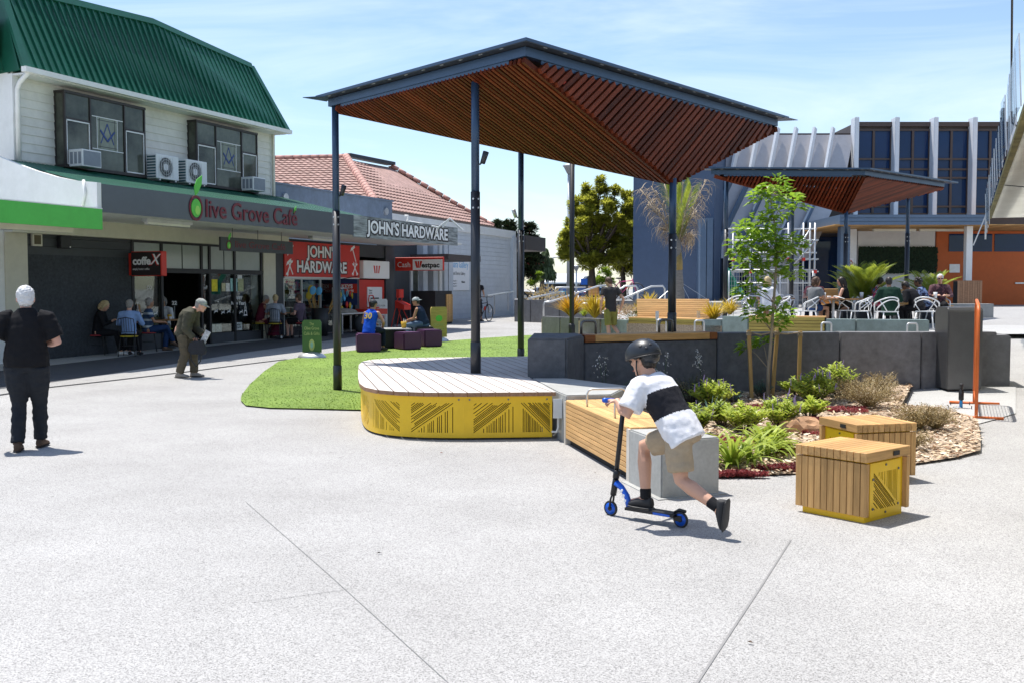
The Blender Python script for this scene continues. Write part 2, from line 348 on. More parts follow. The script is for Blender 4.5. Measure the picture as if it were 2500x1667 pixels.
for a, b in zip(dr, dr[1:]):
 d = (b - a); L = d.length; d.normalize(); n = V((-d.y, d.x, 0)) * 0.055
 mb.hexa([a - n, b - n, b + n, a + n], [p + V((0, 0, 0.005)) for p in (a - n, b - n, b + n, a + n)])
 k = 0.0
 while k < L:
  c = a + d * k; e = d * 0.011; u = V((0, 0, 0.008)); mg.hexa([c - n - e, c - n + e, c + n + e, c + n - e], [p + u for p in (c - n - e, c - n + e, c + n + e, c + n - e)]); k += 0.05
DRAIN = mb.build('drain_channel', 'black', None, kind='structure')
mg.build('grate', 'stainless', DRAIN, kind='stuff')
def joint(pts, w=0.008):
 mb = MB()
 for a, b in zip(pts, pts[1:]):
  d = (b - a).normalized(); n = V((-d.y, d.x, 0)) * w / 2; k = max(1, int((b - a).length / 0.6))
  for i in range(k):
   p, q = a.lerp(b, i / k), a.lerp(b, (i + 1) / k)
   z0, z1 = gz(p.x, p.y) + 0.004, gz(q.x, q.y) + 0.004
   mb.add([V((p.x - n.x, p.y - n.y, z0)), V((q.x - n.x, q.y - n.y, z1)), V((q.x + n.x, q.y + n.y, z1)), V((p.x + n.x, p.y + n.y, z0))], [(0, 1, 2, 3)])
 return mb.build('joint', M['joint'], GROUND)
M['joint'] = mat('saw_cut', (0.24, 0.235, 0.23), 0.9)
joint([gp(600, 1225), gp(800, 1400), gp(1100, 1672)], 0.004); joint([gp(1930, 1318), gp(1860, 1428), gp(1700, 1670)], 0.012)
joint([gp(620, 1470), gp(870, 1435)], 0.004)
# ---- artificial turf
def turf_mat():
 m = bpy.data.materials.new('artificial_turf'); m.use_nodes = True; n, l = m.node_tree.nodes, m.node_tree.links; b = n['Principled BSDF']
 b.inputs['Roughness'].default_value = 0.7; b.inputs['Specular IOR Level'].default_value = 0.3
 t = n.new('ShaderNodeTexCoord'); z = n.new('ShaderNodeTexNoise'); z.inputs['Scale'].default_value = 90; z.inputs['Detail'].default_value = 3; l.new(t.outputs['Object'], z.inputs['Vector'])
 r = n.new('ShaderNodeValToRGB'); r.color_ramp.elements[0].position = 0.3; r.color_ramp.elements[1].position = 0.75
 r.color_ramp.elements[0].color = (0.11, 0.19, 0.02, 1); r.color_ramp.elements[1].color = (0.28, 0.40, 0.08, 1)
 z2 = n.new('ShaderNodeTexNoise'); z2.inputs['Scale'].default_value = 0.9; z2.inputs['Detail'].default_value = 7; l.new(t.outputs['Object'], z2.inputs['Vector'])
 mr = n.new('ShaderNodeMapRange'); mr.inputs['From Min'].default_value = 0.3; mr.inputs['From Max'].default_value = 0.7; mr.inputs['To Min'].default_value = 0.78; mr.inputs['To Max'].default_value = 1.15; l.new(z2.outputs[0], mr.inputs['Value'])
 h = n.new('ShaderNodeHueSaturation'); l.new(z.outputs[0], r.inputs[0]); l.new(r.outputs[0], h.inputs['Color']); l.new(mr.outputs[0], h.inputs['Value']); l.new(h.outputs[0], b.inputs['Base Color'])
 bp = n.new('ShaderNodeBump'); bp.inputs['Strength'].default_value = 0.8; bp.inputs['Distance'].default_value = 0.02; l.new(z.outputs[0], bp.inputs['Height']); l.new(bp.outputs[0], b.inputs['Normal'])
 return m
M['turf'] = turf_mat()
turf_px = [(600, 992), (588, 980), (590, 966), (610, 940), (645, 908), (680, 884), (740, 872), (800, 864), (861, 857), (960, 846), (1063, 836), (1180, 827), (1290, 820), (1345, 820), (1400, 835), (1390, 930), (1000, 1004), (880, 1003), (760, 1000), (660, 998)]
turf_poly = [xy(gp(*p)) for p in turf_px]
TURF = patch('turf', turf_poly, 'turf', 0.022, step=0.5)
mb = MB()
xs = [p[0] for p in turf_poly]; ys = [p[1] for p in turf_poly]; k = 0
while k < 26000:
 y = min(ys) + (max(ys) - min(ys)) * rng.random() ** 1.8; x = rng.uniform(min(xs), max(xs))
 if not inpoly(x, y, turf_poly): continue
 k += 1
 a = rng.uniform(0, 6.28); h = rng.uniform(0.008, 0.02); w = rng.uniform(0.004, 0.009); z = gz(x, y) + 0.02
 mb.add([V((x - w * math.cos(a), y - w * math.sin(a), z)), V((x + w * math.cos(a), y + w * math.sin(a), z)), V((x + rng.uniform(-.02, .02), y + rng.uniform(-.02, .02), z + h))], [(0, 1, 2)])
M['blade'] = mat('turf_blade', (0.18, 0.30, 0.04), 0.6, var=0.5, scale=30)
mb.build('grass_blades', 'blade', TURF, kind='stuff')
# ================================================================== STAGE
DH = 0.54
deck_px = [(1357, 956), (1133, 958), (1040, 957.5), (970, 955), (918, 950.5), (890, 944), (878, 935), (874.5, 922), (874.5, 905), (876, 890), (884, 882), (905, 877.5), (945, 874.5), (983, 873), (1288, 869), (1293, 921)]
deck = [xy(onz(p[0], p[1], DH)) for p in deck_px]
STAGE = thing('timber_stage', 'low timber-decked stage with rounded end and yellow perforated metal skirt', 'stage', (-0.6, 14.0, 0))
pd = V((-0.216, 0.976, 0)).normalized(); pn = V((pd.y, -pd.x, 0))
dmin = min(p[0] * pn.x + p[1] * pn.y for p in deck); dmax = max(p[0] * pn.x + p[1] * pn.y for p in deck); d = dmin; PW = 0.158
while d < dmax:
 c = clip(clip(deck, pn.x, pn.y, d + PW - 0.012), -pn.x, -pn.y, -d)
 if len(c) > 2:
  mb = MB(); mb.prism(c, DH - 0.045, DH)
  # local frame with x along the board so that the grain follows it
  cx = sum(p[0] for p in c) / len(c); cy = sum(p[1] for p in c) / len(c); F = Matrix.Translation((cx, cy, DH)) @ Matrix((pd, -pn, V((0, 0, 1)))).transposed().to_4x4(); Fi = F.inverted(); mb.v = [Fi @ p for p in mb.v]
  me = mb.mesh('board', ['deck', 'deck_end'])
  for pgn in me.polygons:
   if abs(pgn.normal.z) < 0.5 : pgn.material_index = 1
  put('board', me, STAGE, F)
 d += PW
def offset_poly(poly, dist):
 n = len(poly); r = []
 ar = sum(poly[i][0] * poly[(i + 1) % n][1] - poly[(i + 1) % n][0] * poly[i][1] for i in range(n)); sgn = 1 if ar > 0 else -1
 for i in range(n):
  a, b, c = V((*poly[i - 1], 0)), V((*poly[i], 0)), V((*poly[(i + 1) % n], 0)); n1 = V((-(b - a).y, (b - a).x, 0)).normalized() * sgn; n2 = V((-(c - b).y, (c - b).x, 0)).normalized() * sgn
  m_ = (n1 + n2).normalized(); r.append(xy(b + m_ * dist / max(0.4, m_.dot(n1))))
 return r
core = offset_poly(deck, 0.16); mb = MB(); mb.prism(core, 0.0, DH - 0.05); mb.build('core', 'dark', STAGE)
skp = offset_poly(deck, 0.035)
def arc(pts):
 L = [0.0]
 for a, b in zip(pts, pts[1:]): L.append(L[-1] + math.dist(a, b))
 return L
def slots(x0, x1, z0, z1, kind, r, n=1.0):       # one square of laser-cut slits: diagonal band with upright slits on one side
 out_ = []; W, H = x1 - x0, z1 - z0
 def seg(ax, az, bx, bz, w):
  d_ = V((bx - ax, bz - az, 0));
  if d_.length < 0.02: return
  d_.normalize(); nn = V((-d_.y, d_.x, 0)) * w / 2
  out_.append([(ax - nn.x, az - nn.y), (bx - nn.x, bz - nn.y), (bx + nn.x, bz + nn.y), (ax + nn.x, az + nn.y)])
 def X(u): return x0 + (u if kind in (0, 2) else 1 - u) * W
 up = kind >= 2
 def Z(v): return (z1 - v * H) if up else (z0 + v * H)
 # diagonal from (0, v=1) to (1, v=0): upright slits below it, slanted slits above it
 u = 0.02
 while u < 0.93:
  top = 1 - u - 0.10
  if top > 0.05:
   if r.random() < 0.82: seg(X(u), Z(0.01), X(u), Z(top - r.random() * 0.03), 0.009 * n)
  u += r.choice((0.042, 0.05, 0.06))
 c = 0.0
 while c < 1.0:
  a = (0.0 + c, 1.0) if True else None
  # line u+v = 1+c clipped to the unit square
  p = (c + 0.01, 0.99); q = (0.99, c + 0.01)
  if q[0] - p[0] > 0.04:
   s0 = r.choice((0, 0, 0, 0.12)); s1 = r.choice((1, 1, 1, 0.9))
   if r.random() < 0.88: seg(X(p[0] + (q[0] - p[0]) * s0), Z(p[1] + (q[1] - p[1]) * s0), X(p[0] + (q[0] - p[0]) * s1), Z(p[1] + (q[1] - p[1]) * s1), 0.0085 * n)
  c += r.choice((0.052, 0.06, 0.085))
 return out_
def skirt(path, z0, z1, cells, seed, name='skirt_panel', bolts=True):
 L = arc(path); T = L[-1]; r = random.Random(seed); sp = [[(0, z0), (T, z0), (T, z1), (0, z1)]]
 for (a, b, k) in cells: sp += slots(a, b, z0 + 0.055, z1 - 0.07, k, r)
 me = curve_mesh(sp, 0.0015, 'yellow'); bm = bmesh.new(); bm.from_mesh(me)
 for x in L[1:-1]: bmesh.ops.bisect_plane(bm, geom=bm.verts[:] + bm.edges[:] + bm.faces[:], plane_co=(x, 0, 0), plane_no=(1, 0, 0))
 for v in bm.verts:
  x = min(max(v.co.x, 0), T); i = 0
  while i < len(L) - 2 and x > L[i + 1]: i += 1
  a, b = V((*path[i], 0)), V((*path[i + 1], 0)); t = (x - L[i]) / (L[i + 1] - L[i]); p = a.lerp(b, t); dd = (b - a).normalized(); nrm = V((dd.y, -dd.x, 0))
  v.co = V((p.x, p.y, v.co.y)) + nrm * v.co.z
 bm.to_mesh(me); bm.free(); o = put(name, me, STAGE)
 if bolts:
  for x in (0.06, T * 0.5, T - 0.06):
   i = 0
   while i < len(L) - 2 and x > L[i + 1]: i += 1
   a, b = V((*path[i], 0)), V((*path[i + 1], 0)); p = a.lerp(b, (x - L[i]) / (L[i + 1] - L[i])); dd = (b - a).normalized(); nrm = V((dd.y, -dd.x, 0))
   q = MB(); q.tube([p + V((0, 0, z1 - 0.035)) - nrm * 0.01, p + V((0, 0, z1 - 0.035)) + nrm * 0.008], 0.010, 8); q.build('bolt', 'stainless', o)
 return o
right_path = [skp[1], skp[0]]                    # left -> right along the straight front
Lr = math.dist(*right_path)
skirt(right_path, 0.025, DH - 0.048, [(0.10, 0.56, 1), (0.64, Lr - 0.02, 0)], 3)
left_path = [skp[i] for i in (13, 12, 11, 10, 9, 8, 7, 6, 5, 4, 3, 2, 1)]
# smooth the curve of the rounded end
def smooth_path(p, it=2):
 for _ in range(it):
  q = [p[0]]
  for a, b in zip(p, p[1:]): q += [(a[0] * .75 + b[0] * .25, a[1] * .75 + b[1] * .25), (a[0] * .25 + b[0] * .75, a[1] * .25 + b[1] * .75)]
  p = q + [p[-1]]
 return p
left_path = smooth_path(left_path); TL = arc(left_path)[-1]
skirt(left_path, 0.025, DH - 0.048, [(TL - 0.62, TL - 0.12, 3 - 3 + 1), (TL - 1.26, TL - 0.76, 2 - 2), (TL - 1.90, TL - 1.42, 2), (TL - 2.55, TL - 2.05, 3), (TL - 3.2, TL - 2.7, 0), (TL - 3.85, TL - 3.35, 1)], 5)
# junction box with conduit on the pier beside the stage
p = onz(1352, 985, 0.36) ; p = V((p.x + 0.02, 11.43, 0.36)); JB = thing('junction_box', 'small pale grey electrical box with conduit beside the yellow skirt', 'electrical box', (p.x, p.y, 0.0))
mb = MB(); mb.box(p.x - 0.045, p.x + 0.045, p.y - 0.05, p.y + 0.03, 0.27, 0.47); mb.build('case', 'plastic_grey' if 'plastic_grey' in M else mat('plastic_grey', (0.6, 0.61, 0.6), 0.5), JB)
mb = MB(); mb.box(p.x - 0.05, p.x + 0.05, p.y - 0.062, p.y - 0.05, 0.262, 0.478); mb.build('lid', MATS['plastic_grey'], JB)
mb = MB(); mb.tube([(p.x + 0.01, p.y, 0.27), (p.x + 0.01, p.y, 0.15), (p.x - 0.01, p.y, 0.10), (p.x - 0.06, p.y + 0.02, 0.10)], 0.013, 8); mb.build('conduit', MATS['plastic_grey'], JB)
# ================================================================== BENCH, PIER, BLOCK
def bevel_obj(mb, name, m, parent, bev=0.012, **kw):
 me = mb.mesh(name, m); bm = bmesh.new(); bm.from_mesh(me); bmesh.ops.remove_doubles(bm, verts=bm.verts, dist=1e-5)
 es = [e for e in bm.edges if len(e.link_faces) == 2 and e.calc_face_angle(0) > 0.35]
 bmesh.ops.bevel(bm, geom=es, offset=bev, segments=2, affect='EDGES', clamp_overlap=True); bm.to_mesh(me); bm.free(); return put(name, me, parent, **kw)
B0, B1 = V((0.600, 11.20, 0)), V((1.055, 8.93, 0)); bd = (B1 - B0).normalized(); bn = V((bd.y, -bd.x, 0)); bn = bn if bn.x < 0 else -bn   # bn: street side
BHT = 0.49
pier = [xy(V((0.515, 11.62, 0))), xy(B0 - bd * 0.02), xy(B0 - bd * 0.02 - bn * 0.52), (1.40, 12.3), (0.72, 13.36), (0.26, 13.38)]
mb = MB(); mb.prism(pier, -0.05, DH - 0.004); PIER = bevel_obj(mb, 'concrete_pier', 'concrete', None, 0.012, label='pale concrete pier and ledge between the stage and timber bench', cat='pier')
BENCH = thing('timber_bench', 'long timber-slatted bench with steel hoops running from pier to concrete block', 'bench', xy(B0) + (0,))
for k in range(9):
 z = 0.075 + 0.046 * k + 0.02; plank('front_slat', BENCH, B0 + bd * 0.06 + bn * 0.012 + V((0, 0, z)), B1 - bd * 0.08 + bn * 0.012 + V((0, 0, z)), 0.026, 0.041, 'timber_pale', bev=0.003)
for k in range(6):
 q = -bn * (0.03 + 0.083 * k); plank('seat_slat', BENCH, B0 + bd * 0.02 + q + V((0, 0, BHT - 0.02)), B1 - bd * 0.02 + q + V((0, 0, BHT - 0.02)), 0.077, 0.035, 'timber_pale', bev=0.003)
for a, b in ((0.0, 0.06), (-0.08, 0.0)):
 mb = MB(); s_ = (B0 if a == 0.0 else B1); p0, p1 = s_ + bd * a, s_ + bd * b; mb.hexa([p0 + bn * 0.028, p1 + bn * 0.028, p1 - bn * 0.1, p0 - bn * 0.1], [p + V((0, 0, 0.47)) for p in (p0 + bn * 0.028, p1 + bn * 0.028, p1 - bn * 0.1, p0 - bn * 0.1)])
 mb.build('end_plate', mat('pale_steel', (0.62, 0.58, 0.52), 0.5, 0.2), BENCH)
mb = MB(); mb.hexa([B0 - bn * 0.03, B1 - bn * 0.03, B1 - bn * 0.50, B0 - bn * 0.50], [p + V((0, 0, 0.45)) for p in (B0 - bn * 0.03, B1 - bn * 0.03, B1 - bn * 0.50, B0 - bn * 0.50)]); mb.build('frame', 'dark', BENCH)
def hoop(parent, c, along, w, h, r=0.012, flatbar=False, base=0.0, m='galv', name='hoop'):
 a, b = c - along * w / 2, c + along * w / 2; mb = MB(); u = V((0, 0, 1)); k = 0.05
 pts = [a + u * base, a + u * (h - k), a + u * (h - k * .3) + along * k * .3, a + along * k + u * h, b - along * k + u * h, b - along * k * .3 + u * (h - k * .3), b + u * (h - k), b + u * base]
 mb.tube(pts, r, 8); return mb.build(name, m, parent, True)
for t in (0.30, 0.72):
 c = B0.lerp(B1, t) - bn * 0.25 + V((0, 0, BHT - 0.02)); hoop(BENCH, c, -bn, 0.42, 0.20, 0.011)
BC0, BC1 = gp(1614, 1217), gp(1756, 1204)
bf = (BC1 - BC0).normalized(); bb = V((-bf.y, bf.x, 0))
blk = [xy(B1 + bn * 0.03), xy(BC0), xy(BC1), xy(BC1 + bb * 0.46), xy(B1 - bn * 0.47), xy(B1 - bn * 0.3)]
mb = MB(); mb.prism([blk[0], blk[1], blk[2], blk[3], blk[4]], -0.05, 0.475); BLOCK = bevel_obj(mb, 'concrete_block', 'concrete', None, 0.012, label='pale pitted concrete block at the end of the timber bench', cat='concrete block')
mb = MB(); fo = 0.03; mb.prism([xy(V((*q, 0))) for q in offset_poly([blk[0], blk[1], blk[2], blk[3], blk[4]], -0.05)], 0.0, 0.008); mb.build('footing', 'concrete', BLOCK)
# ================================================================== CHARCOAL PLANTER WALL
WTOP = 1.03
M['conc_right'] = mat('lighter_charcoal_concrete', (0.19, 0.187, 0.20), 0.75, var=0.22, scale=9, bump=0.12, bscale=90, dirt=0.30)  # lighter tone of the charcoal concrete, for the right-hand panels only
RW = thing('planter_wall', 'charcoal precast concrete planter wall with timber capping behind the garden', 'wall', (3.0, 15.0, 0))
def wpan(a, b, top, th=0.16, m='conc_dark', name='panel', parent=RW, z0=-0.1, gap=0.010, bev=0.012, side=1, topb=None):
 a, b = V((a[0], a[1], 0)), V((b[0], b[1], 0)); d = (b - a).normalized(); n = V((-d.y, d.x, 0)) * th * side; a2, b2 = a + d * gap / 2, b - d * gap / 2; mb = MB()
 q = [a2, b2, b2 + n, a2 + n]; tb = top if topb is None else topb
 if side < 0: q = [b2, a2, a2 + n, b2 + n]; hs = [tb, top, top, tb]
 else: hs = [top, tb, tb, top]
 mb.hexa([V((p.x, p.y, z0)) for p in q], [V((p.x, p.y, h)) for p, h in zip(q, hs)]); return bevel_obj(mb, name, m, parent, bev)
w0, w1 = onz(1288, 920, DH), onz(1384, 922, DH)
W = [xy(w0), xy(w1), (1.02, 14.45), (3.10, 15.45), (5.05, 15.75), (6.30, 15.72), (7.55, 15.9)]
endb = [W[0], W[1], W[2], (0.95, 15.0), (0.30, 15.0)]
mb = MB(); mb.prism(endb, -0.05, WTOP + 0.02); bevel_obj(mb, 'end_block', 'conc_dark', RW, 0.025)
a, b = V((*W[2], 0)), V((*W[3], 0)); d_ = (b - a).normalized()
wpan(W[2], W[3], WTOP - 0.10, .4); wpan(W[3], W[4], WTOP, .4); wpan(W[4], W[5], WTOP, .4, 'conc_right', gap=.022); wpan(W[5], W[6], WTOP, .4, 'conc_right', gap=.022)
nn = V((-d_.y, d_.x, 0))
plank('timber_cap', RW, a + d_ * 0.18 + nn * 0.19 + V((0, 0, WTOP - 0.035)), b - d_ * 0.14 + nn * 0.19 + V((0, 0, WTOP - 0.035)), 0.40, 0.10, 'timber', bev=0.006)
plank('timber_cap', RW, a + d_ * 0.01 + nn * 0.19 + V((0, 0, WTOP - 0.035)), a + d_ * 0.175 + nn * 0.19 + V((0, 0, WTOP - 0.035)), 0.41, 0.104, 'slat_cap' if 'slat_cap' in M else wood('red_cap', (0.27, 0.10, 0.035)), bev=0.006)
plank('timber_cap', RW, b - d_ * 0.135 + nn * 0.19 + V((0, 0, WTOP - 0.035)), b - d_ * 0.005 + nn * 0.19 + V((0, 0, WTOP - 0.035)), 0.41, 0.104, MATS['red_cap'], bev=0.006)
for px in (1425, 1627):
 t = 0.10 if px == 1425 else 0.68
 hoop(RW, a.lerp(b, t) + nn * 0.28 + V((0, 0, WTOP)), d_, 0.24, 0.20, 0.019, name='hoop', m='stainless')
# end block of the wall beyond the bin
mb = MB(); e0 = gp(2300, 948); mb.prism([(6.9, 15.95), (7.72, 15.82), (7.9, 16.6), (7.1, 16.75)], 0.0, 0.98); bevel_obj(mb, 'end_block', 'conc_mid', RW, 0.02)
# ================================================================== GARDEN BED
M['mulch'] = mat('bark_mulch', (0.34, 0.24, 0.155), 0.9, var=0.45, scale=45, bump=0.8, bscale=70, col2=(0.62, 0.49, 0.36))
bed_px = [(1757, 1168), (1850, 1163), (1938, 1159), (2100, 1150), (2247, 1134), (2330, 1122), (2394, 1106), (2393, 1075), (2387, 1040), (2290, 1012), (2200, 1008), (2212, 985), (2228, 950)]
bed = [xy(gp(*p)) for p in bed_px] + [(6.0, 15.76), (5.05, 15.78), (3.1, 15.5), (1.1, 14.5), (1.0, 13.2), (1.42, 12.3), xy(B0 - bn * 0.5), xy(B1 - bn * 0.55), xy(BC1 + bb * 0.6)]
def bedz(x, y): return gz(x, y) + 0.10 * sstep(9.0, 14.0, y) * 1.0
SOIL = patch('garden_soil', bed, 'mulch', 0.015, step=0.4, fz=bedz)
mb = MB(); k = 0; bx = [p[0] for p in bed]; by = [p[1] for p in bed]
while k < 9000:
 x = rng.uniform(min(bx), max(bx)); y = min(by) + (max(by) - min(by)) * rng.random() ** 1.4
 if not inpoly(x, y, bed): continue
 k += 1
 z = bedz(x, y) + 0.02 + rng.random() * 0.025; L = rng.uniform(0.015, 0.05); w = rng.uniform(0.006, 0.016); a = rng.uniform(0, 6.28); tl = rng.uniform(-0.5, 0.5)
 u = V((math.cos(a), math.sin(a), tl * 0.6)) * L; v = V((-math.sin(a), math.cos(a), rng.uniform(-.5, .5))) * w; c = V((x, y, z))
 mb.add([c - u - v, c + u - v * 0.6, c + u * 0.9 + v, c - u * 0.8 + v], [(0, 1, 2, 3)], rng.choice((0, 0, 1, 2)))
mb.build('bark_chips', [mat('chip_tan', (0.55, 0.41, 0.27), 0.85), mat('chip_pale', (0.68, 0.58, 0.45), 0.85), mat('chip_brown', (0.24, 0.14, 0.08), 0.85)], SOIL, kind='stuff')
# concrete pad where the pipe and barrier stand
pad = [xy(gp(*p)) for p in ((2200, 1012), (2290, 1014), (2388, 1036), (2480, 1010), (2480, 945), (2228, 945))]
patch('concrete_pad', pad, 'apron', 0.012)
# ================================================================== STOOLS
def make_stool(label):
 t = thing('timber_stool', label, 'stool', group=None)
 S = 0.25; H = 0.50
 mb = MB(); mb.box(-S, S, -S, S, 0.0, 0.43); core = mb.build('core', 'yellow', t, world=False)
 n = 11; w = 0.58 / n
 for sy in (-1, 1):
  for k in range(n):
   x = -0.29 + w * (k + 0.5); Mx = Matrix.Translation((x, sy * (S + 0.02), 0.05 + 0.185)) @ Matrix.Rotation(R(90), 4, 'Y')
   put('plank', boxmesh(0.372, w - 0.005, 0.038, 0.003, 'timber').copy() if False else stool_plank(0.372, 0.038, w - 0.005), t, Mx, world=False)
 for k in range(n):                            # lid of slats
  x = -0.29 + w * (k + 0.5); Mx = Matrix.Translation((x, 0, H - 0.034)) @ Matrix.Rotation(R(90), 4, 'Z')
  put('lid_slat', boxmesh(0.585, w - (0.005 if 0 < k < n - 1 else 0.002), 0.068, 0.003, 'timber'), t, Mx, world=False)
 for sx in (-1, 1):
  sp = [[(-0.205, 0.03), (0.205, 0.03), (0.205, 0.415), (-0.205, 0.415)]] + slots(-0.16, 0.16, 0.075, 0.345, 3 if sx > 0 else 2, random.Random(11 + sx), 1.0)
  me = curve_mesh(sp, 0.002, 'yellow'); x = V((0, sx, 0)); z = V((0, 0, 1)); nrm = V((sx, 0, 0))
  Mx = Matrix.Translation((sx * (S + 0.012), 0, 0)) @ Matrix((x, z, nrm)).transposed().to_4x4()
  pn_ = put('panel', me, t, Mx, world=False)
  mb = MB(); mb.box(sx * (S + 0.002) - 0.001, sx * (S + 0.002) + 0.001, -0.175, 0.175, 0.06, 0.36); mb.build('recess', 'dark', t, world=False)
  for (by_, bz) in ((0, 0.39), (0.17, 0.345), (-0.17, 0.30), (0.17, 0.09), (-0.17, 0.09), (0, 0.05)):
   q = MB(); q.tube([(sx * (S + 0.010), by_, bz), (sx * (S + 0.020), by_, bz)], 0.009, 8); q.build('screw', 'stainless', t, world=False)
 mb = MB(); mb.box(0.2925, 0.2965, 0.05, 0.13, H - 0.050, H - 0.018); mb.build('plaque', 'black', t, world=False)
 return t
_SP = {}
def stool_plank(L, th, w):
 if 'a' not in _SP: _SP['a'] = boxmesh(L, w, th, 0.003, 'timber')
 # length on x, width on y -> after turning x upright the width must lie on x
 if 'b' not in _SP:
  bm = bmesh.new(); bmesh.ops.create_cube(bm, size=1.0); bmesh.ops.scale(bm, vec=(L, th, w), verts=bm.verts); bmesh.ops.bevel(bm, geom=bm.edges[:], offset=0.003, segments=1, affect='EDGES')
  me = bpy.data.meshes.new('piece'); bm.to_mesh(me); bm.free(); me.materials.append(M['timber']); _SP['b'] = me
 return _SP['b']
st = make_stool('slatted timber cube stool with yellow slit panel, on open paving')
sn, sl = gp(2131, 1297), gp(1956, 1272)
# plank faces look along -y of the stool; its near side runs from the left corner to the near corner
ang = R(-50); n1 = onz(2116, 1112, 0.5); c = n1 + V((math.cos(ang), math.sin(ang), 0)) * -0.29 + V((-math.sin(ang), math.cos(ang), 0)) * 0.29
place(st, (c.x, c.y, 0), ang, 1.04)
st2 = tree_copy(st, (0, 0, 0), 0, 'slatted timber cube stool pushed up to the garden bed edge')
n2 = onz(2100, 1058, 0.5); ang2 = R(15); ex, ey = V((math.cos(ang2), math.sin(ang2), 0)), V((-math.sin(ang2), math.cos(ang2), 0))
c2 = n2 + ex * 0.51 + ey * 0.66; place(st2, (c2.x, c2.y, 0), ang2 + math.pi, 1.04)
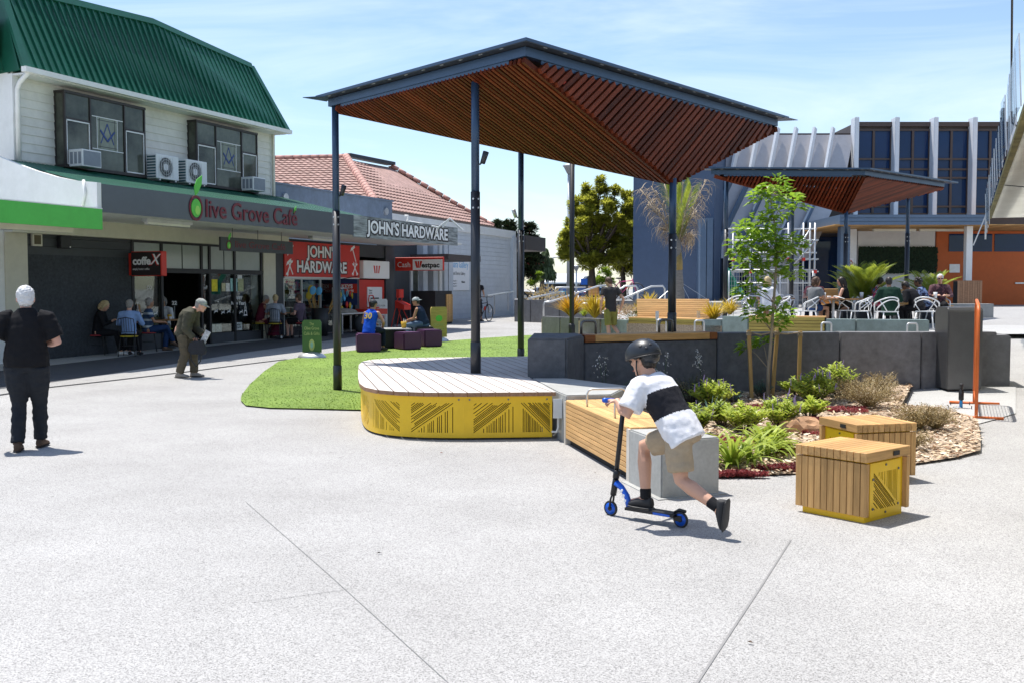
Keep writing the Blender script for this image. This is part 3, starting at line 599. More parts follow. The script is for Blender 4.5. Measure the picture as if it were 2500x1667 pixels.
# ================================================================== SHADE CANOPIES
def canopy(root, C, Lc, Rc, apex, hb, cols, n_left, n_right, ov=0.15, dia=0.12, n_back=26):
 C, Lc, Rc = V((*C, hb)), V((*Lc, hb)), V((*Rc, hb)); F = Lc + Rc - C; P = V(apex); u = V((0, 0, 1)); ctr = (Lc + Rc) / 2
 quad = [C, Rc, F, Lc]
 def outset(k, z):
  r = []
  for i in range(4):
   a, b, c = quad[i - 1], quad[i], quad[(i + 1) % 4]; d1, d2 = (b - a).normalized(), (c - b).normalized(); n1, n2 = V((d1.y, -d1.x, 0)), V((d2.y, -d2.x, 0)); m_ = (n1 + n2).normalized(); r.append(b + m_ * k / m_.dot(n1) + u * z)
  return r
 bh = 0.115
 for i in range(4):                            # perimeter beams, mitred
  o0, i0 = outset(0.0, 0), outset(-0.12, 0); j = (i + 1) % 4; mb = MB()
  mb.hexa([o0[i], o0[j], i0[j], i0[i]], [p + u * bh for p in (o0[i], o0[j], i0[j], i0[i])]); bm_ = mb.build('beam', 'steel_blue', root)
  d = (o0[j] - o0[i]).normalized(); mb = MB(); n = V((d.y, -d.x, 0))   # angle that carries the slats
  a, b = o0[i] + d * 0.35 - n * 0.02, o0[j] - d * 0.35 - n * 0.02; mb.hexa([a - u * 0.05, b - u * 0.05, b - n * 0.012 - u * 0.05, a - n * 0.012 - u * 0.05], [a, b, b - n * 0.012, a - n * 0.012]); mb.build('angle', 'steel_blue', bm_)
  k = 0.25; L = (o0[j] - o0[i]).length; mb = MB()
  while k < L:                              # fixing brackets under the flange
   c = o0[i] + d * k + n * 0.12 + u * (bh + 0.002); mb.hexa([c - d * .035 - n * .008, c + d * .035 - n * .008, c + d * .035 + n * .008, c - d * .035 + n * .008], [q + u * 0.006 for q in (c - d * .035 - n * .008, c + d * .035 - n * .008, c + d * .035 + n * .008, c - d * .035 + n * .008)]); k += 0.42
  mb.build('fixings', 'galv', bm_, kind='stuff')
 a, b = outset(ov, bh + 0.008), outset(ov, bh + 0.026); mb = MB(); mb.hexa(a, b); rf = mb.build('roof', 'steel', root)
 o1, i1 = outset(ov + 0.004, bh + 0.018), outset(ov - 0.03, bh + 0.018)
 for i in range(4):
  j = (i + 1) % 4; mb = MB(); q = [o1[i], o1[j], i1[j], i1[i]]; mb.hexa(q, [p + u * 0.038 for p in q]); mb.build('edge_trim', 'steel_blue', rf)
 for (c, w) in ((Lc, Lc - C), (Rc, Rc - C)):   # projecting flashing tips
  d = (c - ctr).normalized(); sd = V((-d.y, d.x, 0)); p = c + u * (bh + 0.017); mb = MB(); t = [p + sd * 0.25, p - sd * 0.25, p + d * 0.40]
  mb.prism([xy(q) for q in t], hb + bh + 0.006, hb + bh + 0.016); mb.build('flashing', 'steel_blue', rf)
 def face(A, B, n, w, dep, lift, q=1.0):       # slats start on edge A-B and run parallel to the line from P to the point q along A-B
  A = A - u * lift; B = B - u * lift; d = P - A.lerp(B, q); nrm = (B - A).cross(P - A).normalized(); nrm = nrm if nrm.z < 0 else -nrm
  for k in range(n):
   t = (k + 0.5) / n; s0 = A.lerp(B, t); e = s0 + d * (t / q if t <= q else (1 - t) / (1 - q))
   if (e - s0).length < 0.12: continue
   inw = (ctr - s0); inw.z = 0; s1 = s0 + inw.normalized() * 0.02
   plank('slat', root, s1, e, w, dep, 'slat', up=nrm, bev=0.0)
 face(Lc, C, n_left, 0.046, 0.07, 0.045)
 face(C, Rc, n_right, 0.070, 0.06, 0.045, 0.74)
 face(Rc, F, n_back, 0.06, 0.09, 0.045)
 face(F, Lc, n_back, 0.06, 0.09, 0.045)
 for t in (0.22, 0.42, 0.62, 0.80):            # red-stained battens that the slats are screwed to
  for A, B in ((C, Rc), (Lc, C), (Rc, F), (F, Lc)):
   a, b = A.lerp(P, t), B.lerp(P, t); nm = (B - A).cross(P - A).normalized(); nm = nm if nm.z > 0 else -nm; plank('batten', root, a + nm * 0.075, b + nm * 0.075, 0.05, 0.05, 'slat_red', bev=0)
 for (x, y, z0, ztop, split) in cols:
  mb = MB(); mb.tube([(x, y, z0), (x, y, split)], dia / 2 + 0.004, 16); col = mb.build('column', 'steel', root, True)
  mb = MB(); mb.tube([(x, y, split - 0.02), (x, y, ztop)], dia / 2 - 0.004, 16); mb.build('upper_tube', 'steel_blue', col, True)
  mb = MB(); mb.lathe([(dia / 2 + 0.012, z0), (dia / 2 + 0.012, z0 + 0.42), (dia / 2 + 0.003, z0 + 0.43)], (x, y), 16); mb.build('base_sleeve', 'steel', col, True)
  for dx in (-0.025, 0.042):
   for dz in (0.10, 0.22):
    ang = dx / (dia / 2); p = V((x + math.sin(ang) * (dia / 2), y - math.cos(ang) * (dia / 2), split - dz)); mb = MB(); d = V((math.sin(ang), -math.cos(ang), 0)); mb.tube([p, p + d * 0.012], 0.014, 8); mb.build('bolt', 'galv', col)
 return quad, F
HB = 4.62
cC, cL, cR = onz(1283, 136.5, HB), onz(801, 261, HB), onz(1899, 309, HB)
CAN = thing('shade_canopy', 'tall folded shade canopy of red-brown timber slats over the stage', 'canopy', (0.9, 17.5, 0))
aD = aty(1643, 452, 16.0)
colA, colB = onz(812, 270, HB), onz(1156, 178, HB)
pA = gp(813, 962)
pCc = cL.lerp(cL + cR - cC, 0.665)
Ac = (pA.x, pA.y + 0.0)
cols = [(cL.x + 0.11, cL.y + 0.02, gz(*Ac), HB + 0.1, 2.95), (colB.x + 0.02, colB.y + 0.06, DH, HB + 0.1, 3.02), (pCc.x + 0.06, pCc.y - 0.02, gz(pCc.x, pCc.y), HB + 0.1, 2.85), (aD.x, aD.y, 0.9, aD.z + 0.1, 2.55)]
quad1, F1 = canopy(CAN, xy(cC), xy(cL), xy(cR), (aD.x, aD.y, aD.z + 0.03), HB, cols, 56, 42)
for (c, zz, s_) in ((cols[1], 3.45, 1), (cols[2], 3.15, -1), (cols[0], 3.25, 1)):   # floodlights strapped to columns
 t = thing('flood_light', {3.45: 'small dark floodlight clamped high on the column standing on the deck', 3.15: 'small pale floodlight clamped to the column behind the stage', 3.25: 'small floodlight on the column standing in the turf'}[zz], 'light', (c[0] + 0.07 * s_, c[1], zz - 0.1))
 mb = MB(); mb.tube([(c[0] + 0.06 * s_, c[1], zz - .06), (c[0] + 0.13 * s_, c[1] - 0.05, zz + .0)], 0.012, 6); mb.build('bracket', 'steel', t)
 mb = MB(); mb.tube([(c[0] + 0.10 * s_, c[1] - 0.05, zz - .05), (c[0] + 0.15 * s_, c[1] - 0.10, zz + .10)], [0.035, 0.042], 10); mb.build('lamp_head', 'steel' if s_ > 0 else 'galv', t, True)
# second canopy over the cafe terrace
HB2 = 4.72
c2C, c2L, c2R = onz(2112, 428, HB2), onz(1736, 426, HB2), onz(2306, 457, HB2)
CAN2 = thing('shade_canopy', 'lower folded slat canopy over the cafe terrace tables', 'canopy', (9.0, 28.0, 0.7))
a2 = aty(2066, 520, 28.3)
def colat(px, y, z0=None): q = aty(px, 700, y); return (q.x, q.y, tz(q.x, y) if z0 is None else z0, HB2 + 0.1, 3.3)
canopy(CAN2, xy(c2C), xy(c2L), xy(c2R), (a2.x, a2.y, a2.z), HB2, [(a2.x, a2.y, tz(0, 28.3), a2.z + 0.1, 3.2), colat(1771, 28.0), colat(2213, 30.0), colat(1932, 30.0)], 40, 34, ov=0.18, n_back=20)
# black pole standing in the planter
pE = aty(1396, 760, 26.5)
LP = thing('lamp_pole', 'tall slim black steel pole rising out of golden grasses', 'pole', (pE.x, pE.y, 0.5))
mb = MB(); mb.tube([(pE.x, pE.y, 0.3), (pE.x, pE.y, 5.4)], 0.062, 14); mb.build('shaft', 'black', LP, True)
mb = MB(); mb.lathe([(0.085, 0.3), (0.085, 0.75), (0.062, 0.80)], (pE.x, pE.y), 14); mb.build('base_sleeve', 'black', LP, True)
mb = MB(); mb.lathe([(0.05, 5.4), (0.16, 5.45), (0.16, 5.52), (0.03, 5.56)], (pE.x, pE.y), 14); mb.build('lamp_head', 'steel', LP, True)
# ================================================================== LEFT SIDE: CAFE BUILDING (local x along the shop fronts, y into the building)
M['plaster'] = mat('charcoal_roughcast', (0.050, 0.056, 0.066), 0.9, var=0.35, scale=14, bump=1.0, bscale=26, dirt=0.25)
M['charcoal'] = mat('charcoal_paint', (0.055, 0.060, 0.068), 0.6, var=0.08, dirt=0.12)
M['fascia'] = mat('slate_fascia', (0.080, 0.092, 0.110), 0.30, var=0.06, dirt=0.10)
M['green'] = mat('forest_green_steel', (0.008, 0.105, 0.062), 0.42, var=0.10, dirt=0.18)
M['lime'] = mat('lime_green', (0.09, 0.52, 0.075), 0.5, var=0.05, dirt=0.08)
M['weatherboard'] = mat('white_weatherboard', (0.74, 0.73, 0.67), 0.6, var=0.05, dirt=0.14, rnd=0.03)
M['soffit'] = mat('white_soffit', (0.72, 0.73, 0.72), 0.55, var=0.04, dirt=0.10)
M['frame'] = mat('dark_frame', (0.028, 0.022, 0.020), 0.5)
M['alu'] = mat('alloy_frame', (0.66, 0.66, 0.64), 0.4, 0.3)
M['pane'] = mat('window_pane', (0.055, 0.058, 0.044), 0.03, var=0.75, scale=1.1, spec=0.4, col2=(0.15, 0.16, 0.125))  # mottled reflections are put into the pane colour as lighter noise
M['shopglass'] = clear_glass('shop_glass')
M['red'] = mat('red_panel', (0.62, 0.030, 0.016), 0.45, var=0.04)
M['bluegrey'] = mat('blue_grey_render', (0.150, 0.195, 0.270), 0.75, var=0.12, dirt=0.25)
M['galgrey'] = mat('painted_block', (0.60, 0.64, 0.69), 0.7, var=0.06, dirt=0.10)
M['tile'] = mat('clay_tile', (0.44, 0.275, 0.235), 0.75, var=0.25, scale=5, dirt=0.28)
def facade_thing(name, label, cat, s=0.0, o=0.0, h=0.0, **kw): return thing(name, label, cat, fw(s, o, h), FROT, **kw)
def LM(): return Matrix.Translation(fw(0, 0, 0.0)) @ Matrix.Rotation(FROT, 4, 'Z')
LMX = LM()
def lbox(name, m, par, x0, x1, o0, o1, z0, z1, bev=0.0, **kw):     # o: metres out from the shop-front plane
 mb = MB(); mb.box(x0, x1, -max(o0, o1), -min(o0, o1), z0, z1); me = mb.mesh(name, m)
 if bev > 0:
  bm = bmesh.new(); bm.from_mesh(me); bmesh.ops.bevel(bm, geom=bm.edges[:], offset=bev, segments=1, affect='EDGES'); bm.to_mesh(me); bm.free()
 return put(name, me, par, LMX, **kw)
def lmb(mb, name, m, par, smooth=False, **kw): return put(name, mb.mesh(name, m, smooth), par, LMX, **kw)
def lwrite(name, s, size, m, par, x, o, z, **kw):
 if '\n' in s:
  for i, q in enumerate(s.split('\n')): lwrite(name, q, size, m, par, x, o, z - (i - .5) * size, **kw)
  return
 return put(name, text_mesh(s, size, m, **kw), par, LMX @ Matrix.Translation((x, -o, z)) @ Matrix.Rotation(R(90), 4, 'X'))
def lflat(name, spl, m, par, x, o, z, ext=0.003): return put(name, curve_mesh(spl, ext, m), par, LMX @ Matrix.Translation((x, -o, z)) @ Matrix.Rotation(R(90), 4, 'X'))
S0, S1 = -0.8, 8.36
CAFE = facade_thing('cafe_building', 'two-storey cafe building with green steel mansard roof and white weatherboards', 'building', 0, 0, 0.1)
# --- upper storey
lbox('upper_wall', 'weatherboard', CAFE, S0, S1, -8.0, -0.06, 3.9, 6.3)
z = 4.28
while z < 6.2:
 mb = MB(); y0 = 0.0; mb.hexa([V((S0 - 0.02, -0.026, z)), V((S1 + 0.02, -0.026, z)), V((S1 + 0.02, 0.06, z)), V((S0 - 0.02, 0.06, z))], [V((S0 - 0.02, -0.006, z + 0.196)), V((S1 + 0.02, -0.006, z + 0.196)), V((S1 + 0.02, 0.06, z + 0.196)), V((S0 - 0.02, 0.06, z + 0.196))])
 lmb(mb, 'weatherboard', 'weatherboard', CAFE); z += 0.19
lbox('corner_board', 'white', CAFE, S0 - 0.06, S0 + 0.09, -0.1, 0.035, 4.2, 6.28); lbox('corner_board', 'white', CAFE, S1 - 0.1, S1 + 0.04, -0.1, 0.035, 4.2, 6.28)
lbox('side_wall', 'white', CAFE, S0 - 0.05, S0, -8.0, -0.1, 3.0, 6.32)
lbox('eave_soffit', 'soffit', CAFE, S0 - 0.05, S1 + 0.1, -0.02, 0.46, 6.24, 6.275)
mb = MB()                                          # gutter
for a, b in ((S0 - 0.18, S1 + 0.22),):
 mb.box(a, b, -0.58, -0.44, 6.26, 6.37)
lmb(mb, 'gutter', 'white', CAFE); mb = MB(); mb.tube([(S0 - 0.02, -0.5, 6.3), (S0 - 0.0, -0.2, 6.1), (S0 + 0.02, -0.09, 5.95), (S0 + 0.02, -0.09, 4.3)], 0.055, 8); lmb(mb, 'downpipe', 'white', CAFE, True)
lbox('downpipe', 'cream', CAFE, S1 - 0.06, S1 + 0.02, 0.036, 0.10, 4.3, 6.26)
# --- mansard
rt = [(S0 - 0.1, 8.22), (4.0, 8.55), (S1 - 0.25, 8.22)]
def rtop(x):
 for a, b in zip(rt, rt[1:]):
  if x <= b[0]: return a[1] + (b[1] - a[1]) * (x - a[0]) / (b[0] - a[0])
 return rt[-1][1]
def slope_pt(x, t):                                # t 0 at gutter, 1 at the top edge
 x2 = x; return V((x2, -0.46 + 0.95 * t, 6.34 + (rtop(x) - 6.34) * t))
mb = MB(); xs = [S0 - 0.05 + (S1 + 0.12 - S0) * k / 12 for k in range(13)]
bl, br = S0 - 0.08, S1 + 0.16; tl, tr = S0 + 0.14, S1 - 0.28
pts = [V((bl, -0.46, 6.34)), V((br, -0.46, 6.34)), slope_pt(tr, 1), slope_pt(4.0, 1), slope_pt(tl, 1)]
back = [p + V((0, 5.5, -0.3 if i < 2 else 0.1)) for i, p in enumerate(pts)]
mb.add(pts + back, [(0, 1, 2, 3, 4), (1, 6, 7, 2), (2, 7, 8, 3), (3, 8, 9, 4), (4, 9, 5, 0), (5, 9, 8, 7, 6), (0, 5, 6, 1)]); RF = lmb(mb, 'mansard_roof', 'green', CAFE)
nr = V((0, -(8.3 - 6.34), 0.95)).normalized(); n_r = 46
for k in range(n_r):
 x = bl + 0.12 + (br - bl - 0.2) * k / (n_r - 1); tt = 0.97
 if x < tl: tt = (x - bl) / (tl - bl) * 0.97
 if x > tr: tt = (br - x) / (br - tr) * 0.97
 if tt < 0.08: continue
 p0, p1 = slope_pt(x, 0.0), slope_pt(x, tt); p0.y += 0; mb = MB(); w = 0.022; hgt = 0.045
 mb.hexa([p0 - V((w, 0, 0)), p0 + V((w, 0, 0)), p1 + V((w, 0, 0)), p1 - V((w, 0, 0))], [q + nr * hgt for q in (p0 - V((w * .6, 0, 0)), p0 + V((w * .6, 0, 0)), p1 + V((w * .6, 0, 0)), p1 - V((w * .6, 0, 0)))]); lmb(mb, 'rib', 'green', CAFE)
for a, b in ((slope_pt(tl, 1), slope_pt(4.0, 1)), (slope_pt(4.0, 1), slope_pt(tr, 1)), (V((br, -0.46, 6.34)), slope_pt(tr, 1)), (V((bl, -0.46, 6.34)), slope_pt(tl, 1))):
 d = (b - a); dn = d.normalized(); side = nr.cross(dn).normalized(); w = 0.09; mb = MB(); a2_, b2_ = a - nr * 0.02, b - nr * 0.02
 mb.hexa([a2_ - side * w, b2_ - side * w, b2_ + side * w, a2_ + side * w], [q + nr * 0.075 for q in (a2_ - side * w, b2_ - side * w, b2_ + side * w, a2_ + side * w)]); lmb(mb, 'ridge_flashing', 'green', CAFE)
for k in range(9):                                 # ribs of the left return
 y = 0.0 + 0.5 * k; p0 = V((bl, -0.3 + y, 6.34)); p1 = V((tl, 0.49 + y * 0.95, 8.22)); mb = MB(); nn_ = V((-0.98, 0, 0.12)); w = V((0, 0.022, 0)); mb.hexa([p0 - w, p1 - w, p1 + w, p0 + w], [q + nn_ * 0.05 for q in (p0 - w, p1 - w, p1 + w, p0 + w)]); lmb(mb, 'rib', 'green', CAFE)
lbox('side_gutter', 'green', CAFE, S0 - 0.42, S0 - 0.1, -3.0, -0.25, 6.35, 7.5)
# --- bay windows
def bay(x0, x1, z0, z1, name='bay_window'):
 O = 0.30; w = lbox(name, 'frame', CAFE, x0 - 0.03, x1 + 0.03, 0.0, O + 0.03, z1 - 0.03, z1 + 0.03)
 lbox('sill', 'frame', w, x0 - 0.03, x1 + 0.03, 0.0, O + 0.03, z0 - 0.04, z0 + 0.03)
 W_ = x1 - x0; c = [x0, x0 + W_ * 0.30, x0 + W_ * 0.73, x1]; lbox('backing', 'dark', w, x0 + 0.05, x1 - 0.05, 0.03, 0.12, z0 + 0.03, z1 - 0.03)
 for x in c: lbox('mullion', 'frame', w, x - 0.02, x + 0.02, O - 0.03, O + 0.022, z0 + 0.03, z1 - 0.03)
 for x in (x0 - 0.001, x1 + 0.001): lbox('mullion', 'frame', w, x - 0.02, x + 0.02, 0.0, 0.05, z0 + 0.03, z1 - 0.03)
 for i in range(3): lbox('pane', 'pane', w, c[i] + 0.028, c[i + 1] - 0.028, O - 0.012, O - 0.004, z0 + 0.03, z1 - 0.03)
 for x in (x0, x1): lbox('pane', 'pane', w, x - 0.005, x + 0.005, 0.05, O - 0.03, z0 + 0.03, z1 - 0.03)
 zr = z0 + (z1 - z0) * 0.63
 for i in (0, 2):
  lbox('transom', 'frame', w, c[i], c[i + 1], O - 0.02, O + 0.018, zr, zr + 0.045)
  a, b = c[i] + 0.035, c[i + 1] - 0.03
  for q in ((a, b, zr - 0.03, zr), (a, b, z0 + 0.035, z0 + 0.065), (a, a + 0.02, z0 + .035, zr), (b - 0.022, b, z0 + .035, zr)): lbox('sash', 'alu', w, q[0], q[1], O - 0.006, O + 0.022, q[2], q[3])
 # leaded inner light with a compass-and-square emblem
 a, b = c[1] + 0.06, c[2] - 0.04; za, zb = z0 + (z1 - z0) * 0.30, z0 + (z1 - z0) * 0.74; e = a + (b - a) * 0.16; f_ = a + (b - a) * 0.80
 for q in ((a, b, za - .018, za), (a, b, zb, zb + .018), (e - .014, e, za, zb), (f_, f_ + .014, za, zb)): lbox('inner_frame', 'white', w, q[0], q[1], O - 0.003, O + 0.004, q[2], q[3])
 lbox('leaded_pane', mat('leaded_glass', (0.20, 0.22, 0.17), 0.25, var=0.2, scale=5), w, e, f_, O - 0.003, O + 0.001, za, zb)
 for t in (0.12, 0.88): lbox('lead', 'black', w, e + (f_ - e) * t - .006, e + (f_ - e) * t + .006, O - .002, O + 0.004, za, zb)
 for t in (0.08, 0.92): lbox('lead', 'black', w, e, f_, O - .002, O + 0.004, za + (zb - za) * t - .006, za + (zb - za) * t + .006)
 cx, cz, q = (e + f_) / 2, (za + zb) / 2, (f_ - e) * 0.36; T_ = 0.016
 def bar(x_0, z_0, x_1, z_1, t=T_):
  d = V((x_1 - x_0, z_1 - z_0, 0)).normalized(); n = V((-d.y, d.x, 0)) * t; return [(x_0 - n.x, z_0 - n.y), (x_1 - n.x, z_1 - n.y), (x_1 + n.x, z_1 + n.y), (x_0 + n.x, z_0 + n.y)]
 M.setdefault('emblem', mat('emblem_blue', (0.02, 0.055, 0.22), 0.5))
 for sgn in (-1, 1):
  lflat('emblem', [bar(0, q * 1.1, sgn * q * 0.9, -q * 1.0, T_ * .7)], 'emblem', w, cx, O + 0.005, cz); lflat('emblem', [bar(0, -q * 0.75, sgn * q * 1.0, q * 0.35, T_ * 1.3)], 'emblem', w, cx, O + 0.009, cz)
 return w
a, b = fp(156, 226, .3), fp(354, 430, .3); bz0 = fp(156, 404, .3)[1]; bay(a[0], b[0], bz0, fp(156, 223, .3)[1])
a, b = fp(479, 300, .3), fp(626, 328, .3); bay(a[0], b[0], bz0, fp(156, 223, .3)[1])
# --- canopy over the footpath
CO = 2.8; CL, CR = -1.2, 19.2; zb, zt = 3.235, 3.80
lbox('canopy_soffit', 'soffit', CAFE, CL, 15.6, -0.05, CO - 0.03, zb + 0.02, zb + 0.06)
lbox('canopy_fascia', 'fascia', CAFE, CL, fp(863, 530, CO)[0], CO - 0.03, CO, zb, zt)
lbox('soffit_beam', 'cream', CAFE, CL + 0.02, S1 + 0.4, 0.05, 0.30, zb - 0.34, zb + 0.02)
mb = MB(); xr = S1 + 0.35
mb.add([V((CL, -CO + 0.03, zt - 0.06)), V((xr + 1.2, -CO + 0.03, zt - 0.06)), V((xr, -0.03, 4.42)), V((CL, -0.03, 4.42))], [(0, 1, 2, 3)]); CRF = lmb(mb, 'canopy_roof', 'green', CAFE)
k = CL + 0.06; i = 0
while k < xr + 1.0:
 e = 4.42 if k < xr else 4.42 - (k - xr) * 0.55; y1 = -0.03 if k < xr else -0.03 - (k - xr) * 2.2
 mb = MB(); w = V((0.035, 0, 0)); u = V((0, 0, 0.028)); p0, p1 = V((k, -CO + 0.03, zt - 0.06)), V((k, y1, e)); mb.hexa([p0 - w, p0 + w, p1 + w, p1 - w], [q + u for q in (p0 - w * .5, p0 + w * .5, p1 + w * .5, p1 - w * .5)]); lmb(mb, 'canopy_rib', 'green', CAFE); k += 0.115
mb = MB()                                          # white end wall of the canopy, top edge sagging
prof = [(0.0, 4.50), (0.5, 4.33), (1.1, 4.14), (1.7, 3.98), (2.2, 3.88), (2.6, 3.84), (CO - 0.01, 3.82)]
ring = [V((0, -o_, z_)) for o_, z_ in prof] + [V((0, -CO + 0.01, 3.2)), V((0, 0, 3.2))]
mb.loft([[p + V((CL - 0.12, 0, 0)) for p in ring], [p + V((CL - 0.005, 0, 0)) for p in ring]]); lmb(mb, 'canopy_end_wall', 'white', CAFE)
mb = MB(); mb.tube([(CL - 0.13, -CO + 0.35, 3.88), (CL - 0.14, -CO + 0.30, 3.6), (CL - 0.14, -CO + 0.40, 3.3)], 0.03, 8); lmb(mb, 'canopy_downpipe', 'white', CAFE, True)
for x, o_ in ((1.6, 2.0), (9.3, 1.2)):             # fluorescent battens under the canopy
 t = facade_thing('batten_light', 'grey fluorescent batten light under the canopy ' + ('near the roughcast wall' if x < 3 else 'behind the hanging cafe sign'), 'light', x, o_, zb - 0.06)
 lbox('tray', 'galv', t, x - 0.75, x + 0.75, o_ - 0.08, o_ + 0.08, zb - 0.05, zb + 0.02); lbox('diffuser', 'white', t, x - 0.70, x + 0.70, o_ - 0.05, o_ + 0.05, zb - 0.10, zb - 0.05)
# --- ground floor
lbox('roughcast_wall', 'plaster', CAFE, -0.58, 2.57, -0.2, 0.0, -0.1, 2.45)
for k in range(4): lbox('upper_board', 'charcoal', CAFE, -0.58, 2.57, -0.2, -0.01 + 0.004 * (k % 2), 2.45 + 0.19 * k, 2.45 + 0.19 * k + 0.182)
lbox('pillar', 'cream', CAFE, -1.16, -0.58, -0.3, 0.05, -0.1, 2.92); lbox('side_shop_wall', 'white', CAFE, -7.0, -1.16, -0.3, 0.02, -0.1, 3.2)
lbox('pillar', 'cream', CAFE, 7.83, 8.42, -0.4, 0.05, -0.1, 2.92); lbox('pillar', 'charcoal', CAFE, 8.42, 8.85, -0.4, 0.02, -0.1, 3.2)
# shop interior box
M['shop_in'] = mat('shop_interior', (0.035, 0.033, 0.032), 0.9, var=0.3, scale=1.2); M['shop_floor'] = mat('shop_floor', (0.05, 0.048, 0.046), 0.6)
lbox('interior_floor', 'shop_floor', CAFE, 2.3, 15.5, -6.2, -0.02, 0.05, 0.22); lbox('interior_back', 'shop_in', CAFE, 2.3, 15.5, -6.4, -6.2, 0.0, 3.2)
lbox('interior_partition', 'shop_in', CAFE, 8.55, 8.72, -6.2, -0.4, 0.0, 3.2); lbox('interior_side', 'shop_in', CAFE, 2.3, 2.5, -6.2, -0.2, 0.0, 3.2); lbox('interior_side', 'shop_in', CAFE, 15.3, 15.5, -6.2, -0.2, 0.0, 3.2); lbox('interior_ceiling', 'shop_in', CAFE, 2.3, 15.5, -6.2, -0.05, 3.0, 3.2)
# cafe shop front
fr = lbox('shop_front', 'black', CAFE, 2.57, 7.83, -0.10, 0.03, 2.10, 2.22)
lbox('header', 'black', fr, 2.57, 7.83, -0.08, 0.02, 2.84, 2.92);
for x in (2.60, 3.62, 5.15, 5.48, 6.55, 7.78): lbox('jamb', 'black', fr, x - 0.04, x + 0.04, -0.08, 0.022, 0.1, 2.84)
lbox('plinth', 'charcoal', fr, 2.64, 3.58, -0.1, 0.0, 0.0, 0.55); lbox('plinth', 'charcoal', fr, 5.52, 7.74, -0.1, 0.0, 0.0, 0.48)
for x0, x1 in ((2.64, 3.58), (5.52, 6.51), (6.59, 7.74)): lbox('glass', 'shopglass', fr, x0, x1, -0.045, -0.035, 0.5, 2.10)
lbox('door_leaf', 'shopglass', fr, 5.19, 5.44, -0.05, -0.04, 0.25, 2.1)
for x0, x1 in ((2.64, 4.4), (4.44, 6.1), (6.14, 7.74)): lbox('transom_pane', mat('frosted_pane', (0.42, 0.46, 0.45), 0.15, var=0.12, scale=1.0), fr, x0, x1, -0.03, -0.02, 2.22, 2.84)
# posters and lettering on the glass
for (x0, z0, w_, h_, c) in ((5.60, 1.62, 0.24, 0.33, (0.75, 0.62, 0.02)), (6.02, 1.62, 0.16, 0.23, (0.55, 0.5, 0.3)), (6.2, 1.62, 0.17, 0.23, (0.75, 0.75, 0.72)), (6.4, 1.62, 0.30, 0.36, (0.35, 0.62, 0.6)), (6.74, 1.62, 0.24, 0.36, (0.42, 0.45, 0.25)), (6.72, 2.12 - 0.02 - 0.22, 0.2, 0.2, (0.8, 0.8, 0.8)), (6.55, 0.52, 0.34, 0.22, (0.62, 0.66, 0.62))):
 lbox('poster', mat('poster%.2f%.2f' % (x0, z0), c, 0.6, var=0.3, scale=14), fr, x0, x0 + w_, -0.032, -0.028, z0, z0 + h_)
M['chalk'] = mat('window_chalk', (0.8, 0.8, 0.8), 0.7)
lwrite('lettering', 'Happy', 0.15, 'chalk', fr, 6.72, -0.026, 1.46, shear=0.15, off=0.003, ext=0.001); lwrite('lettering', 'New Year', 0.15, 'chalk', fr, 6.72, -0.026, 1.28, shear=0.15, off=0.003, ext=0.001)
lwrite('lettering', 'OPEN\n7 DAYS', 0.075, 'black', fr, 6.72, -0.025, 0.63, off=0.002, ext=0.001); lwrite('lettering', 'coff', 0.13, 'chalk', fr, 5.32, -0.03, 1.72, ext=0.001); lwrite('lettering', 'CO', 0.12, 'chalk', fr, 3.2, -0.03, 1.72, ext=0.001)
for x in (2.95, 3.1, 3.25, 3.4, 5.75, 6.05, 6.3, 6.55, 6.85):                         # leaping reindeer stickers
 q = 0.075; lflat('deer_sticker', [[(-q, -.3 * q), (-.6 * q, 0), (-.9 * q, .5 * q), (-.4 * q, .25 * q), (.4 * q, .3 * q), (.7 * q, .9 * q), (1.0 * q, .7 * q), (.8 * q, .2 * q), (1.1 * q, -.5 * q), (.5 * q, -.1 * q), (-.4 * q, -.2 * q), (-.9 * q, -.8 * q)]], 'chalk', fr, x, -0.024, 1.06 if x < 4 else 1.05 + 0.02 * math.sin(x * 9), 0.001)
for x, zc in ((2.78, 1.12), (7.05, 1.12)):
 t_ = 0.11; lflat('tree_sticker', [[(-t_, -.2), (-.7 * t_, -.18), (-t_ * .6, -.06), (-.4 * t_, -.05), (-.35 * t_, .06), (-.2 * t_, .06), (0, .24), (.2 * t_, .06), (.35 * t_, .06), (.4 * t_, -.05), (.6 * t_, -.06), (.7 * t_, -.18), (t_, -.2)], [(-.5 * t_, -.16), (.5 * t_, -.16), (.3 * t_, -.07), (-.3 * t_, -.07)], [(-.2 * t_, -.03), (.2 * t_, -.03), (0, .14)]], 'chalk', fr, x, -0.024, zc, 0.001)
for k in range(3): lbox('stacked_box', 'white', fr, 5.75 + 0.14 * k, 5.86 + 0.14 * k, -0.25, -0.15, 0.49, 0.72)
# cafe interior furniture hints: counter and stools
CNT = facade_thing('cafe_counter', 'dim cafe counter seen through the open cafe doorway', 'counter', 4.4, -4.2, 0.22)
lbox('base', 'shop_in', CNT, 2.9, 6.4, -4.6, -4.0, 0.22, 1.15); lbox('top', 'timber', CNT, 2.8, 6.5, -4.65, -3.95, 1.15, 1.2)
